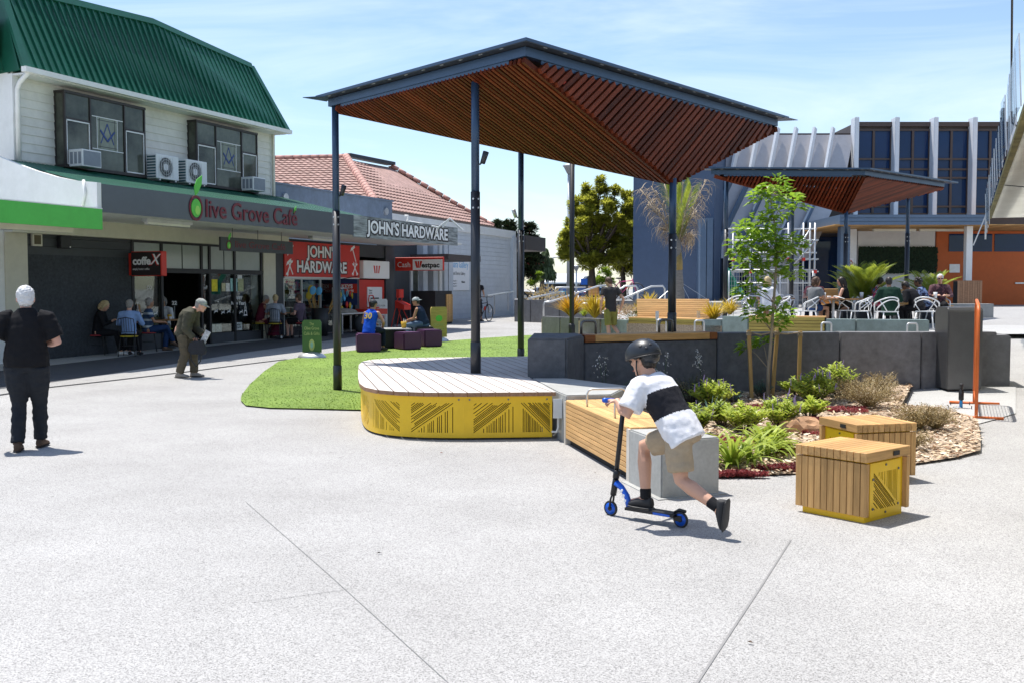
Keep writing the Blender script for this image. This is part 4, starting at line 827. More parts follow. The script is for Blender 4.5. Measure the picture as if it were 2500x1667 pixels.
# --- hardware shop and bank front
lbox('shop_wall', 'charcoal', CAFE, 8.85, 15.6, -0.3, -0.02, 2.78, 3.22)
hw = lbox('hardware_front', 'alu', CAFE, 8.87, 11.75, -0.06, 0.0, 1.98, 2.04)
for x in (8.89, 9.85, 10.9, 11.73): lbox('mullion', 'alu', hw, x - 0.022, x + 0.022, -0.06, 0.002, 0.3, 1.98)
for x0, x1 in ((8.91, 9.83), (9.87, 10.88), (10.92, 11.71)): lbox('glass', 'shopglass', hw, x0, x1, -0.035, -0.028, 0.5, 1.98)
lbox('plinth', 'charcoal', hw, 8.87, 11.75, -0.08, -0.01, 0.1, 0.5)
lbox('door_post', 'charcoal', hw, 11.77, 11.95, -0.2, 0.0, 0.1, 2.0); lbox('door_post', 'charcoal', hw, 12.95, 13.22, -0.2, 0.02, 0.1, 3.1)
cols_ = [(0.5, 0.5, 0.5), (0.06, 0.12, 0.3), (0.5, 0.45, 0.4), (0.1, 0.1, 0.12), (0.6, 0.6, 0.58), (0.05, 0.2, 0.28), (0.35, 0.08, 0.06)]
for k, c in enumerate(cols_): M['goods%d' % k] = mat('goods%d' % k, c, 0.5, var=0.2, scale=8)
SH = facade_thing('display_shelf', 'metal shelves of boxed goods behind the hardware shop window', 'shelf', 10.2, -0.5, 0.2)
for z in (0.55, 0.95, 1.32, 1.68): lbox('shelf_board', 'galv', SH, 8.95, 11.6, -0.75, -0.30, z - 0.015, z)
r_ = random.Random(4)
for z in (0.55, 0.95, 1.32, 1.68):
 x = 9.0
 while x < 11.5:
  w_ = r_.uniform(0.10, 0.26); lbox('boxed_goods', 'goods%d' % r_.randrange(7), SH, x, x + w_ - 0.015, -0.6, r_.uniform(-0.38, -0.31), z, z + r_.uniform(0.14, 0.28)); x += w_
SG = facade_thing('shop_sign', 'red board reading JOHNS HARDWARE above the shop window', 'sign', 11.0, 0.05, 2.1)
sx0, sz0 = fp(692, 655, .05); sx1, sz1 = fp(877, 600, .05); sx1 = 13.18
lbox('board', 'red', SG, 8.86, sx1, 0.02, 0.06, 2.06, 3.14); lbox('frame', 'alu', SG, 8.86, sx1, 0.02, 0.065, 2.02, 2.06)
M['sign_white'] = mat('sign_white', (0.85, 0.85, 0.85), 0.5, var=0.02); M['sign_shadow'] = mat('sign_outline', (0.02, 0.015, 0.015), 0.5)
def outline(txt, size, par, x, o, z, wd, d):
 me = text_mesh(txt, size, 'sign_shadow', 0.001, 0.014, width=wd)
 for i, (a, b) in enumerate(((-1, -1), (1, -1), (-1, 1), (1, 1), (0, -1.4), (1.4, 0))): put('letter_outline', me, par, LMX @ Matrix.Translation((x + a * d, -o - i * .0002, z + b * d * .8)) @ Matrix.Rotation(R(90), 4, 'X'))
for txt, zc, wd in (("JOHN'S", 2.84, 1.75), ('HARDWARE', 2.36, 2.85)):
 outline(txt, 0.50, SG, 10.92, 0.0625, zc, wd, .032); lwrite('lettering', txt, 0.50, 'sign_white', SG, 10.92, 0.065, zc, off=0.014, ext=0.001, width=wd)
def hammer(x, z, ang, k=1.0):
 ca, sa = math.cos(ang), math.sin(ang); f = lambda pts: [(p[0] * ca * k - p[1] * sa * k, p[0] * sa * k + p[1] * ca * k) for p in pts]
 lflat('tool_print', [f([(-.025, -.28), (.025, -.28), (.025, .16), (.16, .16), (.16, .25), (-.06, .25), (-.18, .17), (-.025, .16)])], 'sign_white', SG, x, 0.063, z, 0.001)
def spanner(x, z, ang, k=1.0):
 ca, sa = math.cos(ang), math.sin(ang); f = lambda pts: [(p[0] * ca * k - p[1] * sa * k, p[0] * sa * k + p[1] * ca * k) for p in pts]
 lflat('tool_print', [f([(-.03, -.2), (-.07, -.26), (-.05, -.33), (0, -.29), (.05, -.33), (.07, -.26), (.03, -.2), (.03, .18), (.08, .24), (.06, .33), (.03, .27), (-.03, .27), (-.06, .33), (-.08, .24), (-.03, .18)])], 'sign_white', SG, x, 0.063, z, 0.001)
hammer(12.82, 2.86, 0.45); spanner(12.86, 2.36, -0.6, .8); spanner(12.9, 2.36, 0.6, .8); hammer(9.12, 2.9, -0.5, .8); hammer(9.15, 2.34, 0.55, .9); spanner(9.1, 2.34, -0.5, .9)
# ATM and bank panels
AT = facade_thing('cash_machine', 'bank cash machine set in a red surround beside the hardware door', 'cash machine', 14.0, 0.0, 0.2)
lbox('surround', 'red', AT, 13.24, 14.95, -0.1, 0.0, 0.1, 2.0); lbox('fascia', 'sign_white', AT, 13.75, 14.75, 0.0, 0.03, 0.5, 1.75); lbox('console', 'charcoal', AT, 13.95, 14.45, 0.02, 0.07, 0.55, 1.38); lbox('screen', 'black', AT, 14.02, 14.36, 0.07, 0.075, 0.95, 1.30); lbox('keypad', 'galv', AT, 14.0, 14.4, 0.07, 0.10, 0.72, 0.80)
lwrite('lettering', 'Smart\nATM', 0.10, 'black', AT, 13.95, 0.032, 1.58, ext=0.001)
BX = facade_thing('bank_sign_box', 'white box sign with red striped W emblem above the cash machine', 'sign', 14.1, 0.1, 2.1)
lbox('case', 'sign_white', BX, 13.22, 15.0, 0.0, 0.20, 2.04, 2.66, bev=0.02)
def bigW(par, x, o, z, k, m='red'):
 for (a, b, w) in ((-1.0, -0.62, .36), (-0.2, -0.0, .36), (0.0, 0.0, 0)):
  pass
 lflat('emblem', [[(-1.05 * k, .6 * k), (-.62 * k, .6 * k), (-.38 * k, -.6 * k), (-.72 * k, -.6 * k)]], m, par, x, o, z, .001); lflat('emblem', [[(-.2 * k, .6 * k), (.2 * k, .6 * k), (.17 * k, -.6 * k), (-.17 * k, -.6 * k)]], m, par, x, o, z, .001); lflat('emblem', [[(.62 * k, .6 * k), (1.05 * k, .6 * k), (.72 * k, -.6 * k), (.38 * k, -.6 * k)]], m, par, x, o, z, .001)
bigW(BX, 14.1, 0.202, 2.36, 0.22)
lbox('bank_pier', 'charcoal', CAFE, 15.0, 15.6, -0.4, 0.04, -0.1, 3.2)
# --- parapet above the hardware shop
px0, pz0 = fp(671, 450); px1, pz1 = fp(951, 493)
lbox('parapet', 'bluegrey', CAFE, S1 + 0.05, 15.6, -0.25, -0.02, 3.3, 4.83); lbox('parapet_cap', 'bluegrey', CAFE, S1 + 0.05, 15.66, -0.30, 0.02, 4.83, 4.88)
for x in (9.0, 15.1): mbv = MB(); mbv.tube([(x, 0.02, 4.45), (x, -0.05, 4.45)], 0.13, 14); lmb(mbv, 'roundel', 'galv', CAFE)
# ================================================================== NEIGHBOUR WITH LIME FASCIA
NB = facade_thing('lime_awning', 'lime green awning fascia of the shop next to the cafe', 'awning', -4, 2.8, 2.88)
lbox('fascia', 'lime', NB, -9.0, CL - 0.02, CO - 0.02, CO + 0.02, 2.88, 3.29); lbox('soffit', 'soffit', NB, -9.0, CL - 0.14, 0.05, CO - 0.02, 2.92, 2.96); lbox('flashing', 'white', NB, -9.0, CL - 0.02, CO - 0.06, CO + 0.025, 3.29, 3.31)
lbox('light_batten', 'cream', NB, -3.6, -1.6, CO - 0.5, CO - 0.36, 2.80, 2.92)
# --- things on the roughcast wall
sv, hv = fp(91, 586, .05); V1 = facade_thing('wall_vent', 'small pale square vent high on the roughcast wall', 'vent', sv, .05, hv)
lbox('frame', 'cream', V1, sv - 0.13, sv + 0.13, 0.0, 0.06, hv - 0.14, hv + 0.14); lbox('grille', mat('vent_grille', (0.12, 0.10, 0.06), 0.8), V1, sv - 0.09, sv + 0.09, 0.06, 0.065, hv - 0.10, hv + 0.10)
sv, hv = fp(155, 587, .05); V2 = facade_thing('wall_speaker', 'black box speaker high on the roughcast wall', 'speaker', sv, .05, hv)
lbox('case', 'black', V2, sv - 0.15, sv + 0.15, 0.0, 0.14, hv - 0.19, hv + 0.19, bev=0.012); lbox('badge', 'white', V2, sv + 0.09, sv + 0.12, 0.14, 0.143, hv - 0.17, hv - 0.14)
# ================================================================== SIGNS ON THE CAFE
OG = facade_thing('fascia_sign', 'dark red Olive Grove Cafe lettering with green olive on the slate canopy fascia', 'sign', 5.2, CO, zb)
M['maroon'] = mat('maroon_letter', (0.15, 0.012, 0.022), 0.5); M['olive_green'] = mat('olive_green', (0.10, 0.50, 0.05), 0.45); M['olive_lime'] = mat('olive_lime', (0.32, 0.66, 0.10), 0.45)
ls0, lh0 = fp(476, 505, CO); ls1, lh1 = fp(728, 540, CO)
lwrite('lettering', 'live Grove Café', 0.58, 'maroon', OG, (ls0 + ls1) / 2 + 0.14, CO + 0.012, zb + 0.28, off=0.004, ext=0.01, width=(ls1 - ls0) - 0.42)
def ellp(cx, cz, rx, rz, n=24, t0=0): return [(cx + rx * math.cos(t0 + 2 * math.pi * k / n), cz + rz * math.sin(t0 + 2 * math.pi * k / n)) for k in range(n)]
def olive(par, x, o, z, k):
 lflat('olive_ring', [ellp(0, 0, .20 * k, .25 * k), ellp(0, 0, .16 * k, .205 * k)], 'maroon', par, x, o, z, .006 * k); lflat('olive', [ellp(0.0, -0.0, .14 * k, .18 * k)], 'olive_green', par, x, o, z, .008 * k)
 lflat('olive_glint', [ellp(0.03 * k, -0.04 * k, .07 * k, .09 * k)], 'olive_lime', par, x, o + 0.012 * k, z, .002); lflat('leaf', [[(-.02 * k, .24 * k), (-.05 * k, .40 * k), (.03 * k, .56 * k), (.19 * k, .66 * k), (.17 * k, .48 * k), (.06 * k, .30 * k)]], 'olive_green', par, x, o, z, .006 * k)
olive(OG, ls0 + 0.02, CO + 0.014, zb + 0.28, 1.15); lflat('leaf', [[(0, 0), (.02, .10), (.12, .20), (.12, .08)]], 'olive_green', OG, ls1 - 0.22, CO + 0.014, zb + 0.42, .004)
HS = facade_thing('hanging_sign', 'dark hanging Olive Grove Cafe board on rods below the canopy', 'sign', 7.5, 1.4, 2.55)
h0, h1 = fp(537, 600, 1.5)[0], fp(713, 600, 1.5)[0]; hz0, hz1 = fp(625, 617, 1.5)[1], fp(625, 585, 1.5)[1]
lbox('board', 'charcoal', HS, h0, h1, 1.47, 1.53, hz0, hz1); lwrite('lettering', 'live Grove Café', (hz1 - hz0) * .72, 'maroon', HS, (h0 + h1) / 2 + 0.1, 1.534, (hz0 + hz1) / 2, ext=0.002, width=(h1 - h0) * .70); olive(HS, h0 + (h1 - h0) * .10, 1.534, (hz0 + hz1) / 2 - 0.03, .5)
for x in (h0 + .5, (h0 + h1) / 2, h1 - .5): mbq = MB(); mbq.tube([(x, -1.5, hz1), (x, -1.5, zb + 0.03)], 0.008, 6); lmb(mbq, 'rod', 'steel', HS)
CX = facade_thing('projecting_sign', 'dark square coffeX sign with red edge fixed to the roughcast wall', 'sign', 2.5, 0.6, 2.1)
cs0, ch1 = fp(320, 574, 0.0); cs1, ch0 = fp(384, 625, 0.0)
# the sign stands out from the wall, so it is seen at an angle: build it across the footpath
pX = fw(2.52, 0.06, 0); M['coffee_black'] = mat('coffee_black', (0.03, 0.022, 0.022), 0.45)
lbox('bracket', 'red', CX, 2.48, 2.56, 0.0, 0.12, 2.02, 2.56); lbox('case', 'red', CX, 2.44, 2.62, 0.10, 1.06, 2.0, 2.60, bev=0.015); lbox('face', 'coffee_black', CX, 2.43, 2.445, 0.12, 1.02, 2.02, 2.58)
Mx = LMX @ Matrix.Translation((2.426, -0.55, 2.36)) @ Matrix((V((0, -1, 0)), V((0, 0, 1)), V((-1, 0, 0)))).transposed().to_4x4()
put('lettering', text_mesh('coffe', 0.26, 'sign_white', 0.002, 0.010, width=0.56), CX, Mx @ Matrix.Translation((-0.10, 0, 0))); put('lettering', text_mesh('X', 0.36, 'sign_white', 0.002, 0.004, shear=0.3), CX, Mx @ Matrix.Translation((0.30, 0.03, 0))); put('lettering', text_mesh('X', 0.36, 'red', 0.001, 0.014, shear=0.3), CX, Mx @ Matrix.Translation((0.28, 0.02, -0.0015)))
put('lettering', text_mesh('simply better coffee', 0.075, 'sign_white', 0.001, 0.0, width=0.52), CX, Mx @ Matrix.Translation((-0.12, -0.19, 0)))
# hardware fascia board
JH = facade_thing('fascia_sign', "weathered grey timber-look fascia board reading JOHN'S HARDWARE", 'sign', 13, CO, zb)
j0, j1 = fp(863, 550, CO)[0], fp(1117, 580, CO)[0]
M['driftwood'] = mat('driftwood_print', (0.085, 0.098, 0.105), 0.5, var=0.85, scale=4.5, stretch=(0.3, 3, 3.2), col2=(0.50, 0.54, 0.54))
lbox('board', 'driftwood', JH, j0 + 0.002, j1, CO - 0.04, CO + 0.004, zb - 0.05, zt + 0.01)
outline("JOHN'S HARDWARE", 0.52, JH, (j0 + j1) / 2, CO + 0.0065, (zb + zt) / 2 - .02, (j1 - j0) * .78, .045); lwrite('lettering', "JOHN'S HARDWARE", 0.52, 'sign_white', JH, (j0 + j1) / 2, CO + 0.012, (zb + zt) / 2 - .02, off=0.014, ext=0.001, width=(j1 - j0) * .78)
lbox('canopy_soffit', 'soffit', CAFE, 15.62, j1 - 0.1, 1.2, CO - 0.05, zb + 0.0, zb + 0.04)
# keys banner and bank flag signs
KB = facade_thing('hanging_banner', 'small navy and red KEYS CUT HERE banner by the hardware door', 'banner', 11.9, 0.5, 1.4); M['navy'] = mat('navy_cloth', (0.012, 0.03, 0.12), 0.7)
kx = 11.80; Mk = LMX @ Matrix.Translation((kx, -0.42, 1.72)) @ Matrix((V((0, -1, 0)), V((0, 0, 1)), V((-1, 0, 0)))).transposed().to_4x4()
lbox('cloth', 'navy', KB, kx, kx + 0.012, 0.05, 0.80, 1.16, 2.0); lbox('band', 'red', KB, kx - 0.004, kx, 0.05, 0.80, 1.55, 1.85)
put('lettering', text_mesh('KEYS', 0.17, 'sign_white', .001, .006, width=.42), KB, Mk @ Matrix.Translation((0, 0.04, 0.006))); put('lettering', text_mesh('CUT HERE', 0.09, 'sign_white', .001, .003, width=.5), KB, Mk @ Matrix.Translation((0, -0.10, 0.006)))
mbq = MB(); mbq.tube([(kx, 0, 1.98), (kx, -0.85, 2.1)], 0.012, 6); lmb(mbq, 'pole', 'steel', KB)
BS = facade_thing('projecting_sign', 'red and white Cash Westpac sign projecting over the bank entrance', 'sign', 15.8, 0.8, 2.6)
bx = 15.66; lbox('case', 'red', BS, bx, bx + 0.10, 0.05, 2.0, 2.34, 2.82, bev=0.01); lbox('face', 'sign_white', BS, bx - 0.006, bx, 0.78, 1.98, 2.36, 2.74)
Mk = LMX @ Matrix.Translation((bx - 0.008, 0, 2.56)) @ Matrix((V((0, -1, 0)), V((0, 0, 1)), V((-1, 0, 0)))).transposed().to_4x4()
put('lettering', text_mesh('Cash', 0.27, 'sign_white', .001, .0, width=.52), BS, Mk @ Matrix.Translation((0.42, -0.01, 0.0))); put('lettering', text_mesh('estpac', 0.25, 'black', .001, .008, width=.72), BS, Mk @ Matrix.Translation((1.50, -0.03, 0.002)))
for a_ in (((.86, .12), (.95, .12), (1.0, -.12), (.93, -.12)), ((.98, .12), (1.05, .12), (1.04, -.12), (1.0, -.12)), ((1.08, .12), (1.17, .12), (1.09, -.12), (1.05, -.12))): put('emblem', curve_mesh([list(a_)], .001, 'red'), BS, Mk @ Matrix.Translation((0, 0, 0.002)))
# ================================================================== AIR CONDITIONERS
def window_ac(x, z, label):
 t = facade_thing('window_air_conditioner', label, 'air conditioner', x, 0.45, z)
 lbox('case', 'white', t, x - 0.28, x + 0.28, 0.30, 0.72, z - 0.18, z + 0.20, bev=0.01)
 lbox('grille', mat('ac_grille', (0.25, 0.27, 0.30), 0.6), t, x - 0.25, x + 0.25, 0.72, 0.726, z - 0.15, z + 0.17)
 for k in range(3): lbox('side_vent', MATS['ac_grille'], t, x - 0.286, x - 0.28, 0.36 + k * 0.12, 0.44 + k * 0.12, z - 0.12, z + 0.14)
s_, h_ = fp(215, 390, .6); window_ac(s_, h_, 'white window air conditioner in the bay window beside the roof corner')
s_, h_ = fp(625, 452, .6); window_ac(s_, h_, 'white window air conditioner in the bay window at the far corner')
def outdoor_unit(x, z, label):
 t = facade_thing('heat_pump_unit', label, 'air conditioner', x, 0.5, z, group='outdoor units on the cafe wall')
 lbox('case', 'white', t, x - 0.40, x + 0.40, 0.28, 0.60, z - 0.30, z + 0.30, bev=0.015)
 mb = MB(); mb.tube([(x - 0.08, -0.598, z), (x - 0.08, -0.606, z)], 0.235, 24); lmb(mb, 'fan_recess', mat('fan_dark', (0.10, 0.10, 0.10), 0.7), t)
 mb = MB(); mb.tube([(x - 0.08, -0.606, z), (x - 0.08, -0.614, z)], 0.09, 16); lmb(mb, 'hub', 'galv', t)
 mb = MB()
 for k in range(7): mb.tube([(x - 0.08 - 0.24 + 0.08 * k, -0.618, z - 0.24), (x - 0.08 - 0.24 + 0.08 * k, -0.618, z + 0.24)], 0.004, 4)
 for rr in (0.12, 0.19, 0.25): mb.tube([(x - 0.08 + rr * math.cos(q * .524), -0.62, z + rr * math.sin(q * .524)) for q in range(13)], 0.005, 4)
 lmb(mb, 'fan_guard', 'alu', t)
 mb = MB()
 for k in range(8): mb.box(x - 0.412, x - 0.40, -0.57, -0.31, z - 0.27 + 0.07 * k, z - 0.235 + 0.07 * k)
 lmb(mb, 'coil_vent', mat('coil', (0.04, 0.10, 0.12), 0.5), t)
 for d in (-0.28, 0.28): lbox('bracket', 'galv', t, x + d - 0.02, x + d + 0.02, 0.02, 0.6, z - 0.34, z - 0.30)
 mb = MB(); mb.tube([(x + 0.3, -0.4, z - 0.3), (x + 0.1, -0.35, z - 0.42), (x - 0.3, -0.2, z - 0.45), (x - 0.5, -0.05, z - 0.4)], 0.03, 6); lmb(mb, 'pipes', 'black', t, True)
s_, h_ = fp(410, 410, .6); outdoor_unit(s_, h_, 'white heat pump unit between the bay windows, nearer the roof corner')
s_, h_ = fp(478, 421, .6); outdoor_unit(s_ + 0.05, h_, 'white heat pump unit overlapping the far bay window')
# ================================================================== GALLERY WITH TILED HIP ROOF
GAL = thing('gallery_building', 'grey painted block gallery with red clay tiled hip roof', 'building', (-2.5, 44, 0.3))
g0, g1 = V((-4.9, 37.5, 0)), V((0.10, 50.5, 0)); gd = (g1 - g0).normalized(); gn = V((gd.y, -gd.x, 0))
def gw(s, o, h): return g0 + gd * s + gn * o + V((0, 0, h))
GROT = math.atan2(gd.y, gd.x); GMX = Matrix.Translation(g0) @ Matrix.Rotation(GROT, 4, 'Z'); GLEN = (g1 - g0).length
def gbox(name, m, par, x0, x1, o0, o1, z0, z1, **kw):
 mb = MB(); mb.box(x0, x1, -max(o0, o1), -min(o0, o1), z0, z1); return put(name, mb.mesh(name, m), par, GMX, **kw)
gs = lambda px: (lambda d: ((g0.x - g0.y * d.x / d.y) / (gd.y * d.x / d.y - gd.x)))(ray(px, 700))
gbox('wall', 'galgrey', GAL, 0, GLEN, -9, -0.02, 0.0, 4.35); gbox('wall_cap', 'white', GAL, -0.2, GLEN + 0.05, -9, 0.08, 4.15, 4.5)
xb = gs(1085); z = 0.2
while z < 4.1:                                    # painted block courses
 gbox('block_course', 'galgrey', GAL, xb, GLEN - 0.5, -0.05, 0.0 if int(z / 0.2) % 2 else 0.006, z, z + 0.19); z += 0.2
gbox('corner_pier', 'galgrey', GAL, GLEN - 0.5, GLEN, -0.2, 0.14, 0.0, 4.2)
for px, w in ((1018, .18), (1043, .18), (1058, .12), (1070, .16), (1081, .2)):
 s_ = gs(px); gbox('fin', 'white' if w < .15 else 'galgrey', GAL, s_, s_ + w * 2.2, -0.1, 0.28, 0.2, 4.15)
s_ = gs(1003); gbox('recess', 'charcoal', GAL, 0.0, gs(1060), -0.05, 0.004, 0.2, 4.1)
gbox('door_frame', 'white', GAL, gs(1000), gs(1022), 0.0, 0.06, 0.3, 2.55); gbox('door_glass', 'pane', GAL, gs(1005), gs(1017), 0.06, 0.065, 0.5, 2.45)
gbox('entrance_hood', mat('brown_hood', (0.07, 0.055, 0.05), 0.6), GAL, gs(985), gs(1070), 0.3, 1.9, 2.78, 3.0)
# neighbour wing: dark overhang beyond the corner
gbox('rear_eave', MATS['brown_hood'], GAL, GLEN + 0.1, GLEN + 3.0, -3.0, 0.6, 3.6, 4.3)
def tile_face(poly3, e_dir, up_dir, name='tiled_slope'):   # wavy tiles laid in courses over a planar polygon
 o = poly3[0]; ex = e_dir.normalized(); n = ex.cross(up_dir).normalized(); ey = n.cross(ex).normalized(); n = n if n.z > 0 else -n
 P2 = [((p - o).dot(ex), (p - o).dot(ey)) for p in poly3]; x0, x1 = min(p[0] for p in P2), max(p[0] for p in P2); y0, y1 = min(p[1] for p in P2), max(p[1] for p in P2); mb = MB()
 tw, th = 0.30, 0.36; nc = int((y1 - y0) / th) + 1; st = 5
 for c in range(nc):
  ya, yb = y0 + c * th, y0 + (c + 1) * th + 0.03; xs = []; x = x0 - 0.15
  while x < x1 + 0.3: xs.append(x); x += tw / st
  prev = None
  for x in xs:
   wv = 0.035 * abs(math.sin(math.pi * x / tw)); inside = inpoly(min(max(x, x0 + .01), x1 - .01), (ya + yb) / 2, P2)
   a = o + ex * x + ey * ya + n * (wv + 0.075); b = o + ex * x + ey * yb + n * (wv + 0.025); d = o + ex * x + ey * ya + n * (wv + 0.02)
   if prev and inside and prev[3]: mb.add([prev[0], a, b, prev[1]], [(0, 1, 2, 3)]); mb.add([prev[2], d, a, prev[0]], [(0, 1, 2, 3)])
   prev = (a, b, d, inside)
 o_ = mb.build(name, 'tile', GAL, kind='stuff'); mbu = MB(); mbu.add([p - n * 0.03 for p in poly3], [tuple(range(len(poly3)))]); mbu.build('roof_underlay', 'tile', o_)
 return o_
rE1, rE2 = aty(925, 507, 38.2), aty(1206, 555, 49.5); rE1.z = rE2.z = 4.62
rR1, rR2 = aty(845, 390, 44.5), aty(953, 411, 48.0); rR1.z = rR2.z = 7.45
rR1 = onz(845, 388, 7.45); rR2 = onz(955, 409, 7.45)
rE0 = rE1 + V((-9.5, 1.6, 0)); rR0 = rR1 + V((-8, 1.2, 0.0))
tile_face([rE1, rE2, rR2, rR1], rE2 - rE1, rR1 - rE1); tile_face([rE0, rE1, rR1, rR0], rE1 - rE0, rR1 - rE1)
rE3 = rE2 + (rR2 - rE2) + V((-3.0, 3.5, -2.83)); tile_face([rE2, rE3, rR2], rE3 - rE2, rR2 - rE2)
def caps(a, b, w=0.17):
 L = (b - a).length; n = max(2, int(L / 0.4))
 for k in range(n):
  p, q = a.lerp(b, k / n), a.lerp(b, (k + 0.97) / n); mb = MB(); u = V((0, 0, 0.10)); mb.tube([p + u * 0.8, q + u], [w, w * 0.9], 8); mb.build('ridge_tile', mat('ridge_tile', (0.46, 0.25, 0.205), 0.75, var=0.15, rnd=0.15), GAL, True)
caps(rR1, rE1); caps(rR1, rR0, 0.12); caps(rR2, rE2, 0.10)
d_ = (rR2 - rR1).normalized(); plank('ridge_vent', GAL, rR1 + V((0, 0, 0.16)), rR2 + V((0, 0, 0.16)), 0.5, 0.14, 'steel')
plank('gutter', GAL, rE1 + V((0, 0, -0.06)) - d_ * 0.4 + gn * 0.05, rE2 + V((0, 0, -0.06)) + gn * 0.05, 0.12, 0.16, MATS['brown_hood'])
# broken white frame above the entrance hood
mb = MB(); q = [aty(988, 527, 34), aty(996, 527, 34), aty(997, 541, 34), aty(1070, 556, 34), aty(1098, 534, 34.0), aty(1130, 563, 34)]; mb.tube(q, 0.03, 6); mb.tube([aty(1098, 534, 34), aty(1080, 556, 34)], 0.03, 6)
for p in (q[3], q[1]): mb.tube([p, V((p.x - 0.2, p.y + 0.3, 3.3))], 0.02, 6)
mb.build('bent_frame', 'white', None, label='bent white pipe frame above the hardware fascia board', cat='frame')
GSN = thing('gallery_sign', 'large white Mahara Gallery panel on the grey block wall', 'sign', gw(gs(1114), 0.05, 1.2), GROT)
xa, xz_ = gs(1087), gs(1143); gbox('board', 'sign_white', GSN, xa, xz_, 0.02, 0.06, 1.62, 3.02)
M['sky_text'] = mat('sky_blue_letter', (0.10, 0.42, 0.75), 0.5); Mg = lambda x, z: GMX @ Matrix.Translation((x, -0.064, z)) @ Matrix.Rotation(R(90), 4, 'X')
put('lettering', text_mesh('Mahara Gallery', 0.42, 'sky_text', .001, .0, width=(xz_ - xa) * .88), GSN, Mg((xa + xz_) / 2, 2.72)); put('lettering', text_mesh('Kapiti District Gallery', 0.2, 'charcoal', .001, 0, width=(xz_ - xa) * .6), GSN, Mg((xa + xz_) / 2, 2.34))
for k in range(3): put('lettering', text_mesh('Tuesday to Saturday 10 - 4', 0.09, 'charcoal', .001, 0, width=(xz_ - xa) * .38), GSN, Mg(xa + (xz_ - xa) * .25, 2.02 - 0.11 * k))
put('lettering', text_mesh('Mahara', 0.13, 'charcoal', .001, .004), GSN, Mg(xa + (xz_ - xa) * .72, 1.98))
# ================================================================== TERRACE, TIERS, RAMPS
TW = thing('terrace_wall', 'green-grey concrete seat wall with timber inserts below the cafe terrace', 'wall', (6, 24, 0.3))
pL, pM, pR, pE_ = V((1.0, 31.5, 0)), V((3.05, 27.0, 0)), V((5.45, 24.4, 0)), V((9.6, 22.9, 0))
def tp(px, py, y): return xy(aty(px, py, y))
T0 = tp(1322, 790, 31.0); T1 = tp(1458, 790, 28.4); T2 = tp(1532, 790, 27.2); T3 = tp(1713, 790, 25.6); T4 = tp(1762, 790, 25.4); T5 = tp(1826, 790, 24.6); T6 = tp(2015, 790, 24.0); T7 = tp(2090, 790, 23.8); T8 = tp(2270, 790, 23.4)
TER = patch('terrace', [(3.2, 28.5), (T3[0], T3[1] + .3), (T5[0], T5[1] + .3), (T8[0], T8[1] + .3), (12.0, 23.6), (24, 28), (24, 46), (3.0, 46)], 'apron', 0.0, step=1.5, fz=tz)
hA = aty(1400, 777, 29.5).z; hB = aty(1640, 783, 26).z
# left planter blocks
pts = [tp(1322, 790, 31.0), tp(1367, 790, 30.1), tp(1414, 790, 29.3), tp(1466, 790, 28.3), T2]
for a, b in zip(pts, pts[1:]): wpan(a, b, aty(1400, 777, 29.0).z, 0.22, 'conc_mid' if a is not pts[-2] else 'conc_teal', 'panel', TW, 0.0, 0.03, 0.02)
wpan(T3, T4, 0.93, 0.4, 'conc_teal', 'panel', TW, 0.0, 0.02, 0.015); wpan(T4, T5, 1.02, 0.5, 'conc_teal', 'panel', TW, 0.0, 0.02, 0.015)
wpan(T6, T7, 0.985, 0.4, 'conc_teal', 'panel', TW, 0.0, 0.02, 0.015); wpan(T7, T8, 0.985, 0.4, 'conc_teal', 'panel', TW, 0.0, 0.02, 0.02)
for (a, b, zt_) in ((T2, T3, 0.93), (T5, T6, 1.03)):
 a, b = V((*a, 0)), V((*b, 0)); d = (b - a).normalized(); n = V((-d.y, d.x, 0))
 for k in range(6): plank('front_slat', TW, a + d * 0.02 + n * 0.03 + V((0, 0, zt_ - 0.045 - 0.078 * k)), b - d * 0.02 + n * 0.03 + V((0, 0, zt_ - 0.045 - 0.078 * k)), 0.03, 0.070, 'timber_olive', bev=0.003)
 for k in range(5): plank('seat_slat', TW, a + n * (0.08 + 0.1 * k) + V((0, 0, zt_)), b + n * (0.08 + 0.1 * k) + V((0, 0, zt_)), 0.092, 0.03, 'timber_pale', bev=0.003)
 mb = MB(); mb.hexa([a + n * .06, b + n * .06, b + n * .55, a + n * .55], [p + V((0, 0, zt_ - 0.02)) for p in (a + n * .06, b + n * .06, b + n * .55, a + n * .55)]); mb.build('core', 'dark', TW)
for px, y, zt_ in ((1613, 25.9, .96), (1705, 25.3, .96), (2013, 23.75, 1.0), (2221, 23.2, 1.0)):
 p = aty(px, 790, y); hoop(TW, V((p.x, y - 0.15, 0.62)), V((0.9, 0.1, 0)).normalized(), 0.24, 0.30, 0.022, m='galv')
# soil in the planters
mb = MB(); mb.prism([pts[0], pts[2], T2, T3, T4, (4.6, 26.6), (3.3, 29.5), (2.6, 31.5)], 0.3, 0.78); mb.build('planter_soil', 'mulch', None, kind='structure')
